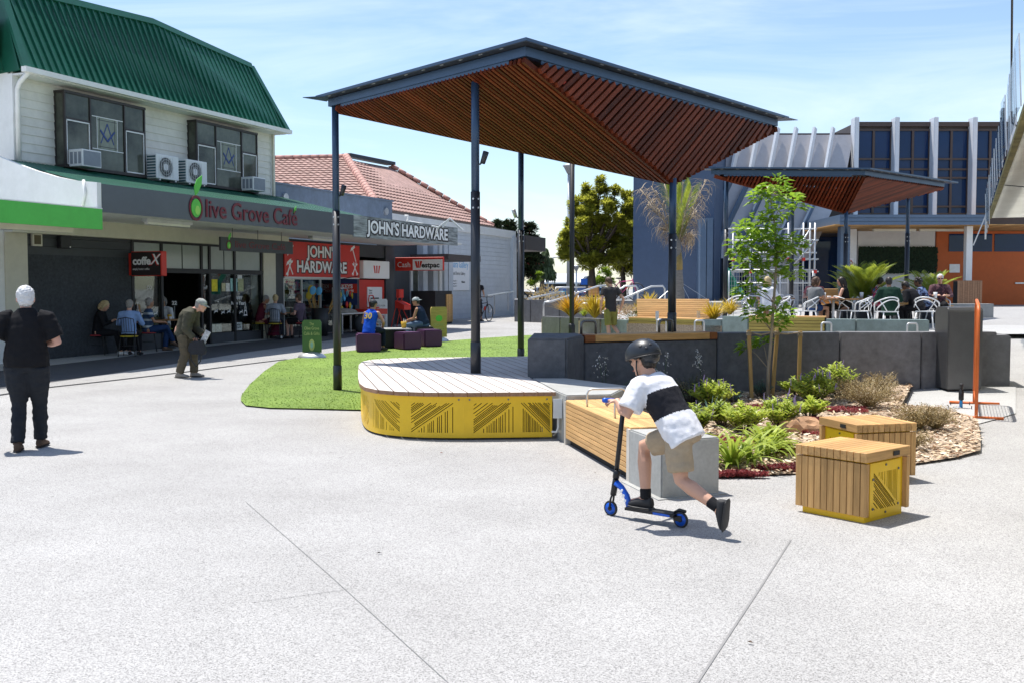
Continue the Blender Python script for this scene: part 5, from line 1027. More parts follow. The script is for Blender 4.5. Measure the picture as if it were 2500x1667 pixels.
# timber bench with backrest
def back_bench(name, p0, p1, z, label, n=8, bh=0.46, lean=0.12, m='timber_pale'):
 t = thing(name, label, 'bench', (p0 + p1) / 2 + V((0, 0, z))); d = (p1 - p0).normalized(); n_ = V((-d.y, d.x, 0)); n_ = n_ if n_.y > 0 else -n_
 for k in range(n): q = n_ * (0.40 + lean * k / n) + V((0, 0, z + 0.42 + bh * k / n)); plank('back_slat', t, p0 + q, p1 + q, bh / n - 0.008, 0.028, m, up=V((n_.x, n_.y, 0.2)), bev=0.002)
 for k in range(4): q = n_ * (0.06 + 0.1 * k) + V((0, 0, z + 0.42)); plank('seat_slat', t, p0 + q, p1 + q, 0.09, 0.03, m, bev=0.002)
 for f in (0.06, 0.5, 0.94):
  c = p0.lerp(p1, f); mb = MB(); mb.box(-0.025, 0.025, 0.05, 0.42, 0, 0.40, T=Matrix.Translation(c + V((0, 0, z))) @ Matrix.Rotation(math.atan2(d.y, d.x), 4, 'Z')); mb.hexa([V((-.025, .42, .3)), V((.025, .42, .3)), V((.025, .46, .3)), V((-.025, .46, .3))], [V((-.025, .44 + lean, .88)), V((.025, .44 + lean, .88)), V((.025, .48 + lean, .88)), V((-.025, .48 + lean, .88))])
  k = len(mb.v) - 8; T_ = Matrix.Translation(c + V((0, 0, z))) @ Matrix.Rotation(math.atan2(d.y, d.x), 4, 'Z')
  for i in range(k, k + 8): mb.v[i] = T_ @ mb.v[i]
  mb.build('leg_frame', 'steel', t)
 return t
BBA, BBB = aty(1557, 790, 27.2), aty(1735, 790, 26.4)
t = thing('timber_settle', 'broad pale timber slatted bench back standing above the seat wall', 'bench', ((BBA.x + BBB.x) / 2, 26.8, 0.8))
for k in range(11):
 zz = 0.90 + 0.050 * k; q = V((0, 0.25 * k / 11, 0)); plank('slat', t, V((BBA.x, BBA.y, zz)) + q, V((BBB.x, BBB.y, zz)) + q, 0.045, 0.03, 'timber_pale', up=(0, -1, 0.4), bev=0.002)
for f in (0.08, 0.5, 0.9):
 c = V((BBA.x, BBA.y, 0)).lerp(V((BBB.x, BBB.y, 0)), f); mb = MB(); mb.hexa([c + V((-.03, .05, .7)), c + V((.03, .05, .7)), c + V((.03, .12, .7)), c + V((-.03, .12, .7))], [c + V((-.03, .29, 1.45)), c + V((.03, .29, 1.45)), c + V((.03, .36, 1.45)), c + V((-.03, .36, 1.45))]); mb.build('post', 'steel', t)
for k, px in enumerate((1604, 1705)): p = aty(px, 775, 26.3); mb = MB(); mb.box(p.x - .04, p.x + .04, 26.25, 26.31, .9, 1.12); mb.build('arm', 'galv', t)
# far tier wall with ramps and handrails
FW = thing('ramp_wall', 'grey precast concrete ramp wall beyond the planters', 'wall', (2, 39, 0.3)); prev = None
seq = [(1256, 41.0), (1295, 40.5), (1366, 39.5), (1430, 38.8), (1510, 38.0), (1590, 37.4), (1660, 37.0)]
ztop = aty(1300, 733, 40).z
for (a, ya), (b, yb) in zip(seq, seq[1:]): wpan(tp(a, 740, ya), tp(b, 740, yb), ztop, 0.2, 'conc_mid', 'panel', FW, 0.1, 0.03, 0.015)
wpan(tp(1256, 740, 46), tp(1256, 740, 41.05), ztop, 0.2, 'conc_mid', 'panel', FW, 0.1, 0.01, 0.015)
mb = MB(); mb.prism([tp(1256, 740, 41.3), tp(1660, 740, 37.3), (10, 38), (10, 46), (0.4, 46)], 0.3, ztop - 0.06); mb.build('upper_path', 'apron', None, kind='structure')
RAIL = thing('handrail', 'galvanised tube handrails climbing the ramp beside the planters', 'handrail', (2.5, 36, 0.5))
def rail(ptlist, posts, y):
 mb = MB(); mb.tube([aty(px, py, yy) for (px, py, yy) in ptlist], 0.034, 8); o = mb.build('rail', 'galv', RAIL, True)
 for px, py0, py1, yy in posts: mb = MB(); mb.tube([aty(px, py0, yy), aty(px, py1, yy)], 0.028, 8); mb.build('post', 'galv', RAIL, True)
rail([(1327, 775, 36), (1327, 745, 36), (1330, 738, 36), (1347, 737, 36), (1460, 699, 38), (1492, 697, 38)], [(1412, 722, 760, 37)], 36)
rail([(1420, 768, 34), (1420, 745, 34), (1423, 742, 34), (1442, 742, 34), (1520, 703, 36.5), (1526, 699, 36.5), (1552, 699, 36.5), (1557, 706, 36.5), (1557, 733, 36.5)], [(1490, 719, 745, 35.5)], 34)
rail([(1296, 728, 42), (1356, 716, 43), (1357, 703, 43), (1440, 701, 44), (1440, 732, 44)], [], 42)
rail([(1514, 733, 35.5), (1590, 700, 36.5), (1618, 699, 36.5), (1623, 705, 36.5), (1623, 735, 36.5)], [], 36)
R2 = thing('handrail', 'slim handrail on posts along the gallery wall', 'handrail', gw(8, 1.0, .4))
mb = MB(); mb.tube([aty(1190, 723, 43), aty(1254, 712, 49)], 0.03, 6); mb.build('rail', 'galv', R2)
for px, y0_, y1_, yy in ((1207, 722, 768, 44.2), (1240, 716, 759, 47.5)): mb = MB(); mb.tube([aty(px, y0_, yy), aty(px, y1_, yy)], 0.03, 6); mb.build('post', 'galv', R2)
FB = thing('park_seat', 'timber slatted seat with black ends at the top of the ramp', 'bench', aty(1456, 730, 41)); p = aty(1456, 728, 41)
for k in range(9): plank('back_slat', FB, aty(1437, 722 - 2.6 * k, 41) + V((0, .02 * k, 0)), aty(1462, 722 - 2.6 * k, 41) + V((0, .02 * k, 0)), 0.035, 0.03, 'timber', up=(0, -1, .2), bev=0)
for px in (1433, 1461): a, b = aty(px, 728, 40.98), aty(px, 700, 41.2); plank('end_frame', FB, a, b, 0.10, 0.05, 'black', up=(0, -1, 0), bev=0)
for k in range(3): plank('seat_slat', FB, aty(1405, 728, 40.6) + V((0, .12 * k, 0)), aty(1480, 728, 40.6) + V((0, .12 * k, 0)), 0.1, 0.05, 'timber_pale', bev=0)
# ================================================================== BLUE HALL ON THE RIGHT
M['navywall'] = mat('navy_wall', (0.070, 0.108, 0.185), 0.6, var=0.06, dirt=0.10); M['bluetrim'] = mat('blue_trim', (0.105, 0.160, 0.245), 0.5, var=0.05, dirt=0.10)
M['brownframe'] = mat('bronze_frame', (0.075, 0.050, 0.042), 0.5); M['bluepane'] = glass('blue_window', (0.010, 0.034, 0.105), 0.03, 0.28)  # bluepane: the reflected deep blue sky is painted into the glass colour
M['whitefin'] = mat('white_fin', (0.72, 0.75, 0.80), 0.5, var=0.03, dirt=0.08); M['metalpanel'] = mat('pale_metal_panel', (0.50, 0.48, 0.49), 0.4, 0.3, var=0.05, dirt=0.12)
HALL = thing('blue_hall', 'navy blue hall with white fins, tall windows and orange ground floor', 'building', (12, 45, 0.9))
nb0, nb1 = aty(1545, 700, 44), aty(1742, 700, 42); mb = MB(); mb.prism([xy(nb0), xy(nb1), (nb1.x + 6, 60), (nb0.x * 60 / 44 + .6, 60)], 0.3, 9.3); mb.build('side_wall', 'navywall', HALL)
dd = (V((nb1.x, nb1.y, 0)) - V((nb0.x, nb0.y, 0))).normalized(); n_ = V((dd.y, -dd.x, 0))
for px, y0_, y1_ in ((1714, 535, 742), (1730, 534, 742)):   # shallow pilaster at its corner
 p = aty(px, 700, 41.9); mb = MB(); mb.box(p.x - 0.14, p.x + 0.10, 41.6, 42.6, 0.5, aty(px, y0_, 41.9).z); mb.build('pilaster', 'bluetrim', HALL)
for z in (aty(1600, 553, 43).z,): mb = MB(); a, b = V((nb0.x, nb0.y, z)), V((nb1.x, nb1.y, z)); mb.hexa([a + n_ * .012, b + n_ * .012, b - n_ * .1, a - n_ * .1], [q + V((0, 0, .03)) for q in (a + n_ * .012, b + n_ * .012, b - n_ * .1, a - n_ * .1)]); mb.build('joint_strip', 'navywall', HALL)
YW = 46.0
def hx(px, y=YW): return (px - 1250) / FPX * y * 0.9995
# glazed bays between white fins
zt_, zb_ = aty(2250, 318, YW).z, aty(2250, 524, YW).z
mb = MB(); mb.box(hx(2084), hx(2520), YW + 0.12, YW + 6, zb_ - 1.0, zt_ + 0.15); mb.build('upper_wall', 'brownframe', HALL)
mb = MB(); mb.box(hx(2084), hx(2520), YW - 0.05, YW + 6, zt_ + 0.151, zt_ + 0.35); mb.build('parapet', 'brownframe', HALL)
finx = [2077, 2174, 2267, 2361, 2455]
rows = [318, 389, 414, 435, 505, 524]
for i in range(4):
 x0, x1 = hx(finx[i] + 6), hx(finx[i + 1] - 5); xm = (x0 + x1) / 2; w = put('window', None, HALL) if False else None
 mb = MB(); mb.box(x0, x1, YW + 0.04, YW + 0.10, zb_, zb_ + 0.06); win = mb.build('window', 'brownframe', HALL)
 for r in range(5):
  za, zb2 = aty(2250, rows[r], YW).z, aty(2250, rows[r + 1], YW).z
  for a, b in ((x0, xm), (xm, x1)):
   mb = MB(); mb.box(a + 0.05, b - 0.05, YW + 0.075, YW + 0.10, zb2 + 0.04, za - 0.04); mb.build('pane', 'bluepane', win)
  mb = MB(); mb.box(x0, x1, YW + 0.0, YW + 0.11, za - 0.04, za + 0.04); mb.build('rail', 'brownframe', win)
 for x in (x0, xm, x1): mb = MB(); mb.box(x - 0.05, x + 0.05, YW - 0.01, YW + 0.11, zb_ + 0.061, zt_ - 0.041); mb.build('mullion', 'brownframe', win)
for px in finx: mb = MB(); mb.box(hx(px) - 0.10, hx(px) + 0.10, YW - 0.45, YW + 0.11, zb_ - 0.1, zt_ + 0.5); bevel_obj(mb, 'fin', 'whitefin', HALL, 0.02)
# sloped metal roof with fins
tops = [1808, 1851, 1897, 1941, 1986, 2030, 2077]
H0, H1, H2 = aty(1950, 330, YW).z, 6.3, 3.0
def spt(px, lev):
 x = hx(px)
 return [V((x, YW, H0)), V((x - 0.62, YW - 0.75, H1)), V((x - 2.35, YW - 1.7, H2))][lev]
mb = MB()
for a, b in zip([1700] + tops, tops):
 A, B = [spt(a, k) for k in range(3)], [spt(b, k) for k in range(3)]; mb.add([A[0], B[0], B[1], A[1]], [(0, 3, 2, 1)]); mb.add([A[1], B[1], B[2], A[2]], [(0, 3, 2, 1)])
mb.build('metal_slope', 'metalpanel', HALL)
for px in tops[:-1] + [1765, 1722]:
 P_ = [spt(px, k) for k in range(3)]; o_ = V((-0.20, -0.34, 0.05)); w = V((0.045, -0.015, 0))
 for k in (0, 1):
  a, b = P_[k], P_[k + 1]; e = 0.25 if k == 0 else 0
  mb = MB(); a2_ = a + V((0, 0, e)); mb.hexa([b - w, b + w, b + w + o_, b - w + o_], [a2_ - w, a2_ + w, a2_ + w + o_, a2_ - w + o_]); mb.build('roof_fin', 'whitefin' if k == 0 else 'bluetrim', HALL)
 q = P_[2]; mb = MB(); mb.box(q.x - 0.14, q.x + 0.14, q.y - 0.6, q.y + 0.1, 0.6, H2 + 0.05); mb.build('buttress', 'bluetrim', HALL)
mb = MB(); mb.box(hx(1700), hx(2084), YW + 0.2, YW + 7, 0.6, H0 + 0.1); mb.build('rear_wall', 'brownframe', HALL)
mb = MB(); mb.box(hx(1760), hx(2084), YW - 0.05, YW + 0.18, 0.6, 4.0); mb.build('dark_glazing', 'bluepane', HALL)
# low canopy with timber soffit
YC = 40.0; cx0, cx1 = hx(2047, YC), hx(2402, YC); cz0, cz1 = aty(2200, 551, YC).z, aty(2200, 525, YC).z
mb = MB(); mb.box(cx0, cx1, YC, YW - 0.5, cz0 + 0.06, cz1); mb.build('canopy', 'bluetrim', HALL)
for k in range(3): mb = MB(); mb.box(cx0 - 0.01, cx1 + 0.01, YC - 0.03 - 0.01 * k, YC, cz0 + 0.02 + (cz1 - cz0) * k / 3, cz0 + (cz1 - cz0) * (k + 1) / 3); mb.build('canopy_fascia', 'bluetrim', HALL)
k = cx0
while k < cx1 + 4: plank('soffit_board', HALL, (k, YC + 0.05, cz0 + 0.03), (k, YW, cz0 + 0.03), 0.34, 0.03, 'timber', bev=0); k += 0.35
mb = MB(); mb.box(cx0, cx1 + 5, YC - 0.02, YC + 0.0, cz0 - 0.02, cz0 + 0.05);
# ground floor
YO = 44.0; oz = tz(0, YO)
M['orange'] = mat('orange_panel', (0.56, 0.115, 0.012), 0.55, var=0.05, dirt=0.08)
ox0, ox1 = hx(2283, YO), hx(2560, YO); mb = MB(); mb.box(ox0, ox1, YO, YO + 0.3, oz - 0.3, cz0 + 0.0); mb.build('orange_wall', 'orange', HALL)
for a, b in ((2313, 2418), (2424, 2540)): mb = MB(); mb.box(hx(a, YO), hx(b, YO), YO - 0.03, YO - 0.002, aty(2300, 615, YO).z, aty(2300, 572, YO).z); mb.build('high_window', 'bluepane', HALL)
mb = MB(); mb.box(hx(2093, YO), hx(2281, YO), YO + 0.05, YO + 0.35, oz - 0.3, cz0); mb.build('white_wall', 'white', HALL)
for a, b, y in ((2067, 2089, YO - 1.5), ): mb = MB(); mb.box(hx(a, y), hx(b, y), y, y + 0.4, oz - 0.3, cz0); mb.build('white_column', 'white', HALL)
p = hx(2361, YC + 0.6); mb = MB(); mb.box(p - 0.12, p + 0.12, YC + 0.5, YC + 0.75, tz(0, YC) + 1.0, cz0); mb.build('white_column', 'white', HALL)
p2 = hx(2052, YC + 1); mb = MB(); mb.box(p2 - 0.10, p2 + 0.28, YC + 0.8, YC + 1.2, 0.8, cz0); mb.build('blue_column', 'bluetrim', HALL)
for a, b, z in ((2131, 2235, 563), (2245, 2352, 556)): q0, q1 = aty(a, z, 41.5), aty(b, z, 41.5); plank('batten_light', HALL, (q0.x, 41.5, cz0 - 0.10), (q1.x, 41.5, cz0 - 0.10), 0.18, 0.10, 'cream', bev=0.01)
q = aty(2331, 656, YO - 0.04); mb = MB(); mb.box(q.x - .22, q.x + .22, YO - .03, YO - .002, q.z - .18, q.z + .18); mb.build('plaque', 'galv', HALL)
q = aty(2490, 692, YO - 0.04); mb = MB(); mb.box(q.x - .2, q.x + .4, YO - .05, YO - .002, q.z - .03, q.z + .03); mb.build('push_bar', 'galv', HALL)
NS = thing('no_smoking_sign', 'small white no-smoking notice on the white column', 'sign', aty(2073, 655, YO - 1.55)); q = aty(2074, 643, YO - 1.52)
mb = MB(); mb.box(q.x - .20, q.x + .17, YO - 1.52, YO - 1.503, q.z - .38, q.z + .2); mb.build('board', 'sign_white', NS)
put('ring', curve_mesh([ellp(0, 0, .14, .14), ellp(0, 0, .11, .11)], .002, 'red'), NS, upright((q.x - .01, YO - 1.523, q.z), (1, 0))); put('bar', curve_mesh([[(-.10, .08), (-.08, .10), (.10, -.08), (.08, -.10)]], .002, 'red'), NS, upright((q.x - .01, YO - 1.523, q.z), (1, 0))); put('bar', curve_mesh([[(-.10, -.08), (-.08, -.10), (.10, .08), (.08, .10)]], .002, 'black'), NS, upright((q.x - .01, YO - 1.522, q.z), (1, 0)))
for i, w_ in enumerate(('THIS IS A', 'SMOKE FREE', 'AREA')): put('lettering', text_mesh(w_, .06, 'black', .001, .0), NS, upright((q.x - .01, YO - 1.523, q.z - .20 - .06 * i), (1, 0)))
# ivy screen on the white wall
M['ivy'] = mat('dark_ivy', (0.012, 0.032, 0.012), 0.8, var=0.5, scale=9, bump=1.0, bscale=18)
IV = thing('ivy_screen', 'dark green leafy wall screen behind the terrace', 'plant screen', (hx(2187, YO), YO, 2.0)); i0, i1, iz0, iz1 = hx(2094, YO), hx(2281, YO), aty(2187, 664, YO).z, aty(2187, 607, YO).z
mb = MB(); mb.box(i0, i1, YO - 0.10, YO + 0.04, iz0, iz1); mb.build('backing', 'ivy', IV); mb = MB(); r_ = random.Random(9)
for k in range(5200):
 c = V((r_.uniform(i0 - .02, i1 + .02), YO - 0.10 - r_.random() * .08, r_.uniform(iz0 - .06, iz1 + .05))); a = r_.uniform(0, 6.28); u = V((math.cos(a), r_.uniform(-.6, .2), math.sin(a))) * .05; v = V((-math.sin(a), r_.uniform(-.6, .3), math.cos(a))) * .035; mb.add([c - u, c + v, c + u, c - v], [(0, 1, 2, 3)])
mb.build('leaves', 'ivy', IV, kind='stuff')
# ================================================================== WHITE SCALLOPED AWNING ALONG THE RIGHT
AW = thing('right_awning', 'white boarded awning soffit with torn clear sheeting at the right', 'awning', (9, 18, 3.0))
ad = V((0.442, 1, 0)).normalized(); an = V((ad.y, -ad.x, 0)); ap = V((0.55, 0, 0)); HS_ = 3.3
M['soffit_cream'] = mat('cream_soffit', (0.86, 0.85, 0.79), 0.55, var=0.04, dirt=0.12, trans=0.5)
def awp(y, o, z): return V((0.55 + 0.442 * y, y, z)) + an * o
y = 5.0; k = 0
while y < 23.4:
 w = 0.19; a, b = awp(y, 0.02, HS_), awp(y, 9.0, HS_ + 0.0); dv = ad * (w * 0.96); mb = MB(); up_ = V((0, 0, 0.018))
 mb.hexa([a, b, b + dv, a + dv], [q_ + V((0, 0, .03)) for q_ in (a + V((0, 0, .0)), b, b + dv + up_, a + dv + up_)])
 mb.build('soffit_board', 'soffit_cream', AW); y += w * ad.y
mb = MB(); a, b = awp(4.0, -0.06, HS_ - 0.01), awp(23.5, -0.06, HS_ - 0.01); q = [a, b, b + an * .07, a + an * .07]; mb.hexa(q, [p + V((0, 0, .06)) for p in q]); mb.build('edge_beam', mat('mossy_beam', (0.17, 0.155, 0.06), 0.9, var=0.5, scale=3), AW)
mb = MB(); a, b = awp(4.0, 0.05, HS_ + 0.06), awp(23.5, 0.05, HS_ + .06); q = [a, b, b + an * .25, a + an * .25]; mb.hexa(q, [p + V((0, 0, .05)) for p in q]); mb.build('flashing', 'metalpanel', AW)
RS = thing('right_shop', 'plain pale shop front behind the white awning', 'building', awp(14, 9, .1))
def rsb(name, m, y0, y1, o0, o1, z0, z1):
 mb = MB(); q = [awp(y0, o0, z0), awp(y1, o0, z0), awp(y1, o1, z0), awp(y0, o1, z0)]; mb.hexa(list(reversed(q)), [p + V((0, 0, z1 - z0)) for p in reversed(q)]); return mb.build(name, m, RS)
rsb('wall', 'cream', 2.0, 23.6, 9.0, 14.0, -.2, 4.6)
for y_ in (4, 9, 14, 19): w_ = rsb('window', 'alu', y_, y_ + 3.2, 8.9, 9.0, .6, 2.6); mb = MB()
for y_ in (4, 9, 14, 19): rsb('pane', 'pane', y_ + .1, y_ + 3.1, 8.87, 8.9, .7, 2.5)
for y_ in (8, 13): rsb('door', 'charcoal', y_ - .6, y_ + .5, 8.92, 9.0, .0, 2.4)
# clear upright sheets on the edge, ragged at the far end
M['clear_sheet'] = clear_glass('clear_sheet', (0.90, 0.94, 0.97), 0.55)
r_ = random.Random(3); y = 9.0; k = 0
while y < 24.3:
 w = 0.62; z1 = HS_ + 0.62 - max(0, y - 17) * 0.015; z0 = HS_ - 0.01 - (0.0 if y < 20 else r_.uniform(.05, .45)); o = -0.09 - 0.01 * (k % 2); lean = r_.uniform(-.03, .03)
 a, b = awp(y, o, z0), awp(y + w * ad.y * .98, o + lean, z0); c_, d_2 = awp(y + w * ad.y * .98, o + lean - .03, z1), awp(y, o - .03, z1); mb = MB(); t_ = -an * 0.004; mb.hexa([a, b, b + t_, a + t_], [d_2, c_, c_ + t_, d_2 + t_]); mb.build('clear_sheet', 'clear_sheet', AW)
 plank('clip', AW, a + V((0, 0, .0)), d_2, 0.012, 0.016, 'whitefin', up=tuple(ad), bev=0); y += w * ad.y; k += 1
for k in range(3):
 y = 23.2 + .35 * k; plank('torn_strip', AW, awp(y, -.1, HS_ + .1), awp(y + .1, -.1 - .25 * (k == 2), HS_ - .35 - .12 * k), 0.05 - .012 * k, 0.004, 'whitefin', up=tuple(ad), bev=0)
mb = MB(); mb.tube([awp(9.6, -.12, 4.6), awp(9.9, -.15, 4.5), awp(11.0, -.1, 4.0), awp(11.2, -.08, 3.5), awp(10.8, .1, 3.28), awp(10.2, .4, 3.26)], 0.011, 6); mb.build('cable', 'black', AW, True)
mb = MB(); mb.tube([awp(15.8, .02, HS_ - .02), awp(15.2, .3, HS_ - .12), awp(14.6, .5, HS_ - .06), awp(13.5, .8, HS_ - .3), awp(12.5, .9, HS_ - .1)], 0.008, 6); mb.build('cable', 'black', AW, True)
for y in (14.2, 13.0): mb = MB(); mb.tube([awp(y, -.1, HS_ + .5), awp(y, -.1, HS_ + .75)], 0.012, 6); mb.build('pin', 'black', AW)
# ================================================================== FAR SIDE OF THE CAR PARK
patch('car_park', [(-30, 62), (40, 62), (60, 220), (-60, 220)], 'asphalt', 0.03, step=12)
FBD = thing('far_shop', 'long low far shop with white roof and blue gable sign', 'building', (12, 190, 0.4)); yy = 190
x0, x1 = aty(1325, 700, yy).x, aty(1470, 700, yy).x; mb = MB(); mb.box(x0, x1, yy, yy + 20, 0.3, aty(1400, 694, yy).z); mb.build('wall', 'charcoal', FBD)
mb = MB(); a, b = aty(1320, 694, yy - 1), aty(1436, 694, yy - 1); c, d = aty(1432, 672, yy + 14), aty(1345, 672, yy + 14); mb.hexa([a, b, c, d], [q + V((0, 0, .3)) for q in (a, b, c, d)]); mb.build('roof', 'white', FBD)
mb = MB(); q = [aty(1412, 698, yy - 3), aty(1437, 674, yy - 3), aty(1452, 698, yy - 3)]; mb.loft([q, [p + V((0, 15, 0)) for p in q]]); mb.build('gable', 'charcoal', FBD)
M['signblue'] = mat('sign_blue', (0.02, 0.14, 0.55), 0.5); mb = MB(); a, b = aty(1418, 696, yy - 3.3), aty(1434, 681, yy - 3.3); mb.box(a.x, b.x, yy - 3.4, yy - 3.1, a.z, b.z); mb.build('sign', 'signblue', FBD)
# parked cars
def car_mesh(t, paint, L=4.3, W=1.75, H=1.45):
 body = [(-L / 2, .35), (-L / 2, .78), (-L / 2 + .15, .9), (-L * .22, .95), (L * .40, .92), (L / 2 - .08, .78), (L / 2, .5), (L / 2 - .05, .3), (-L / 2 + .1, .28)]
 mb = MB(); mb.loft([[V((x, y, z)) for x, z in body] for y in (-W / 2, W / 2)]); me = mb.mesh('body', paint); bm = bmesh.new(); bm.from_mesh(me); bmesh.ops.bevel(bm, geom=bm.edges[:], offset=0.07, segments=2, affect='EDGES'); bm.to_mesh(me); bm.free(); put('body', me, t, world=False)
 cab = [(-L * .36, .9), (-L * .24, H - .05), (-L * .05, H), (L * .10, H - .04), (L * .26, .9)]
 mb = MB(); mb.loft([[V((x, y * (1 if z < 1 else .82), z)) for x, z in cab] for y in (-W / 2 + .08, W / 2 - .08)]); put('cabin', mb.mesh('cabin', 'bluepane'), t, world=False)
 mb = MB(); mb.loft([[V((x, y, z)) for x, z in ((-L * .25, H - .06), (-L * .05, H + .015), (L * .11, H - .04), (L * .09, H - .08), (-L * .05, H - .03), (-L * .23, H - .10))] for y in (-W * .38, W * .38)]); put('roof', mb.mesh('roof', paint), t, world=False)
 for sx in (-.3, .02):
  mb = MB()
  for sy in (-1, 1): mb.hexa([V((L * sx, sy * (W / 2 - .09), .9)), V((L * sx + .07, sy * (W / 2 - .09), .9)), V((L * sx + .07, sy * (W / 2 - .05), .9)), V((L * sx, sy * (W / 2 - .05), .9))], [V((L * sx + .1, sy * W * .36, H - .05)), V((L * sx + .17, sy * W * .36, H - .05)), V((L * sx + .17, sy * W * .39, H - .05)), V((L * sx + .1, sy * W * .39, H - .05))])
  put('pillar', mb.mesh('pillar', paint), t, world=False)
 for sx in (-.31, .31):
  for sy in (-1, 1):
   mb = MB(); mb.tube([(L * sx, sy * (W / 2 - .2), .32), (L * sx, sy * (W / 2 + .01), .32)], .32, 16); w = put('wheel', mb.mesh('wheel', 'black'), t, world=False); mb = MB(); mb.tube([(L * sx, sy * (W / 2 + .008), .32), (L * sx, sy * (W / 2 + .02), .32)], .2, 12); put('rim', mb.mesh('rim', 'galv'), w, world=False)
 for sy in (-1, 1):
  mb = MB(); mb.box(-L / 2 - .02, -L / 2 + .05, sy * .62 - .16, sy * .62 + .16, .68, .82); put('tail_light', mb.mesh('tail_light', 'red'), t, world=False); mb = MB(); mb.box(L / 2 - .1, L / 2 + .005, sy * .62 - .16, sy * .62 + .16, .58, .70); put('headlight', mb.mesh('headlight', 'white'), t, world=False)
for k, (px, y, rz, c, lab) in enumerate(((1252, 118, 0.1, (0.02, 0.02, 0.022), 'black hatchback parked beside the gallery corner'), (1336, 128, -0.1, (0.5, 0.5, 0.5), 'silver saloon parked beyond the ramp handrail'), (1322, 150, 1.2, (0.7, 0.7, 0.7), 'white car parked behind the silver saloon'), (1388, 140, 0.9, (0.05, 0.25, 0.3), 'teal car parked near the black pole'), (1425, 135, 1.3, (0.04, 0.09, 0.25), 'dark blue car parked behind the ramp seat'), (1475, 140, 0.3, (0.25, 0.4, 0.55), 'pale blue car parked beside the tree trunk'), (1215, 150, 0.2, (0.6, 0.6, 0.6), 'pale grey car glimpsed past the gallery corner'), (1448, 165, 0.2, (0.65, 0.62, 0.6), 'white car in the far parking row'))):
 p = aty(px, 720, y); t = thing('parked_car', lab, 'car', (p.x, y, 0.43), rz, 'cars in the car park'); car_mesh(t, mat('paint%d' % k, c, 0.25, 0.1, var=0.03))
# street lamps
def street_lamp(px, y, top, label, arm):
 p = aty(px, 700, y); z1 = aty(px, top, y).z; t = thing('street_lamp', label, 'lamp post', (p.x, y, 0.4)); mb = MB()
 mb.tube([(p.x, y, .4), (p.x, y, z1)], [.16, .09], 10); mb.build('pole', 'galv', t, True)
 if arm:
  mb = MB(); mb.tube([(p.x, y, z1), (p.x + .5, y, z1 + .8), (p.x + 2.2, y, z1 + 1.1)], .07, 8); mb.build('arm', 'galv', t, True); mb = MB(); mb.box(p.x + 2.0, p.x + 2.9, y - .15, y + .15, z1 + 1.05, z1 + 1.2); mb.build('lamp_head', 'galv', t)
 else:
  mb = MB(); mb.lathe([(.12, z1), (.35, z1 + .45), (.42, z1 + .5), (.42, z1 + .58), (.1, z1 + .66)], (p.x, y), 14); mb.build('lamp_head', 'galv', t, True)
street_lamp(1388, 70, 425, 'tall street lamp with flared head beside the big tree', False); street_lamp(1337, 100, 650, 'curved-arm street lamp in front of the willow', True); street_lamp(1407, 120, 662, 'short plain lamp post by the far shop', False)
# ================================================================== FURNITURE AND SMALL THINGS
M['chair_white'] = mat('white_plastic', (0.78, 0.79, 0.80), 0.35, var=0.02); M['purple'] = mat('purple_vinyl', (0.085, 0.018, 0.085), 0.5, var=0.08, dirt=0.12)
M['table_top'] = wood('brown_table', (0.30, 0.16, 0.07), 0.2, 0.1); M['orange_steel'] = mat('orange_steel', (0.72, 0.16, 0.03), 0.45, var=0.08, dirt=0.15)
def tubes(paths, r, name, m, par, seg=6):
 for p in paths: mb = MB(); mb.tube(p, r, seg); mb.build(name, m, par, True, world=False)
# --- black slat-back cafe chair with coloured seat (origin on the floor, facing +y)
def cafe_chair(label, loc, rz, seatm, group='black metal cafe chairs'):
 t = thing('cafe_chair', label, 'chair', (0, 0, 0), 0, group)
 mb = MB(); mb.lathe([(0.02, 0.445), (0.19, 0.445), (0.205, 0.46), (0.19, 0.475), (0.02, 0.478)], (0, 0), 18); mb.build('seat', seatm, t, True, world=False)
 for sx in (-1, 1):
  tubes([[(sx * .15, .14, .45), (sx * .19, .20, .0)]], .011, 'leg', 'black', t); tubes([[(sx * .15, -.14, .45), (sx * .19, -.22, .0)]], .011, 'leg', 'black', t)
 tubes([[(-.17, -.15, .45), (-.19, -.20, .70), (-.17, -.23, .86), (0, -.25, .90), (.17, -.23, .86), (.19, -.20, .70), (.17, -.15, .45)]], .011, 'back_frame', 'black', t)
 for x in (-.11, -.055, 0, .055, .11): tubes([[(x, -.17, .56), (x, -.235, .885)]], .006, 'spindle', 'black', t)
 tubes([[(-.185, -.17, .56), (.185, -.17, .56)]], .007, 'rail', 'black', t)
 tubes([[(.16 * math.cos(a * .524), .16 * math.sin(a * .524), .24) for a in range(13)]], .006, 'foot_ring', 'black', t)
 place(t, loc, rz); return t
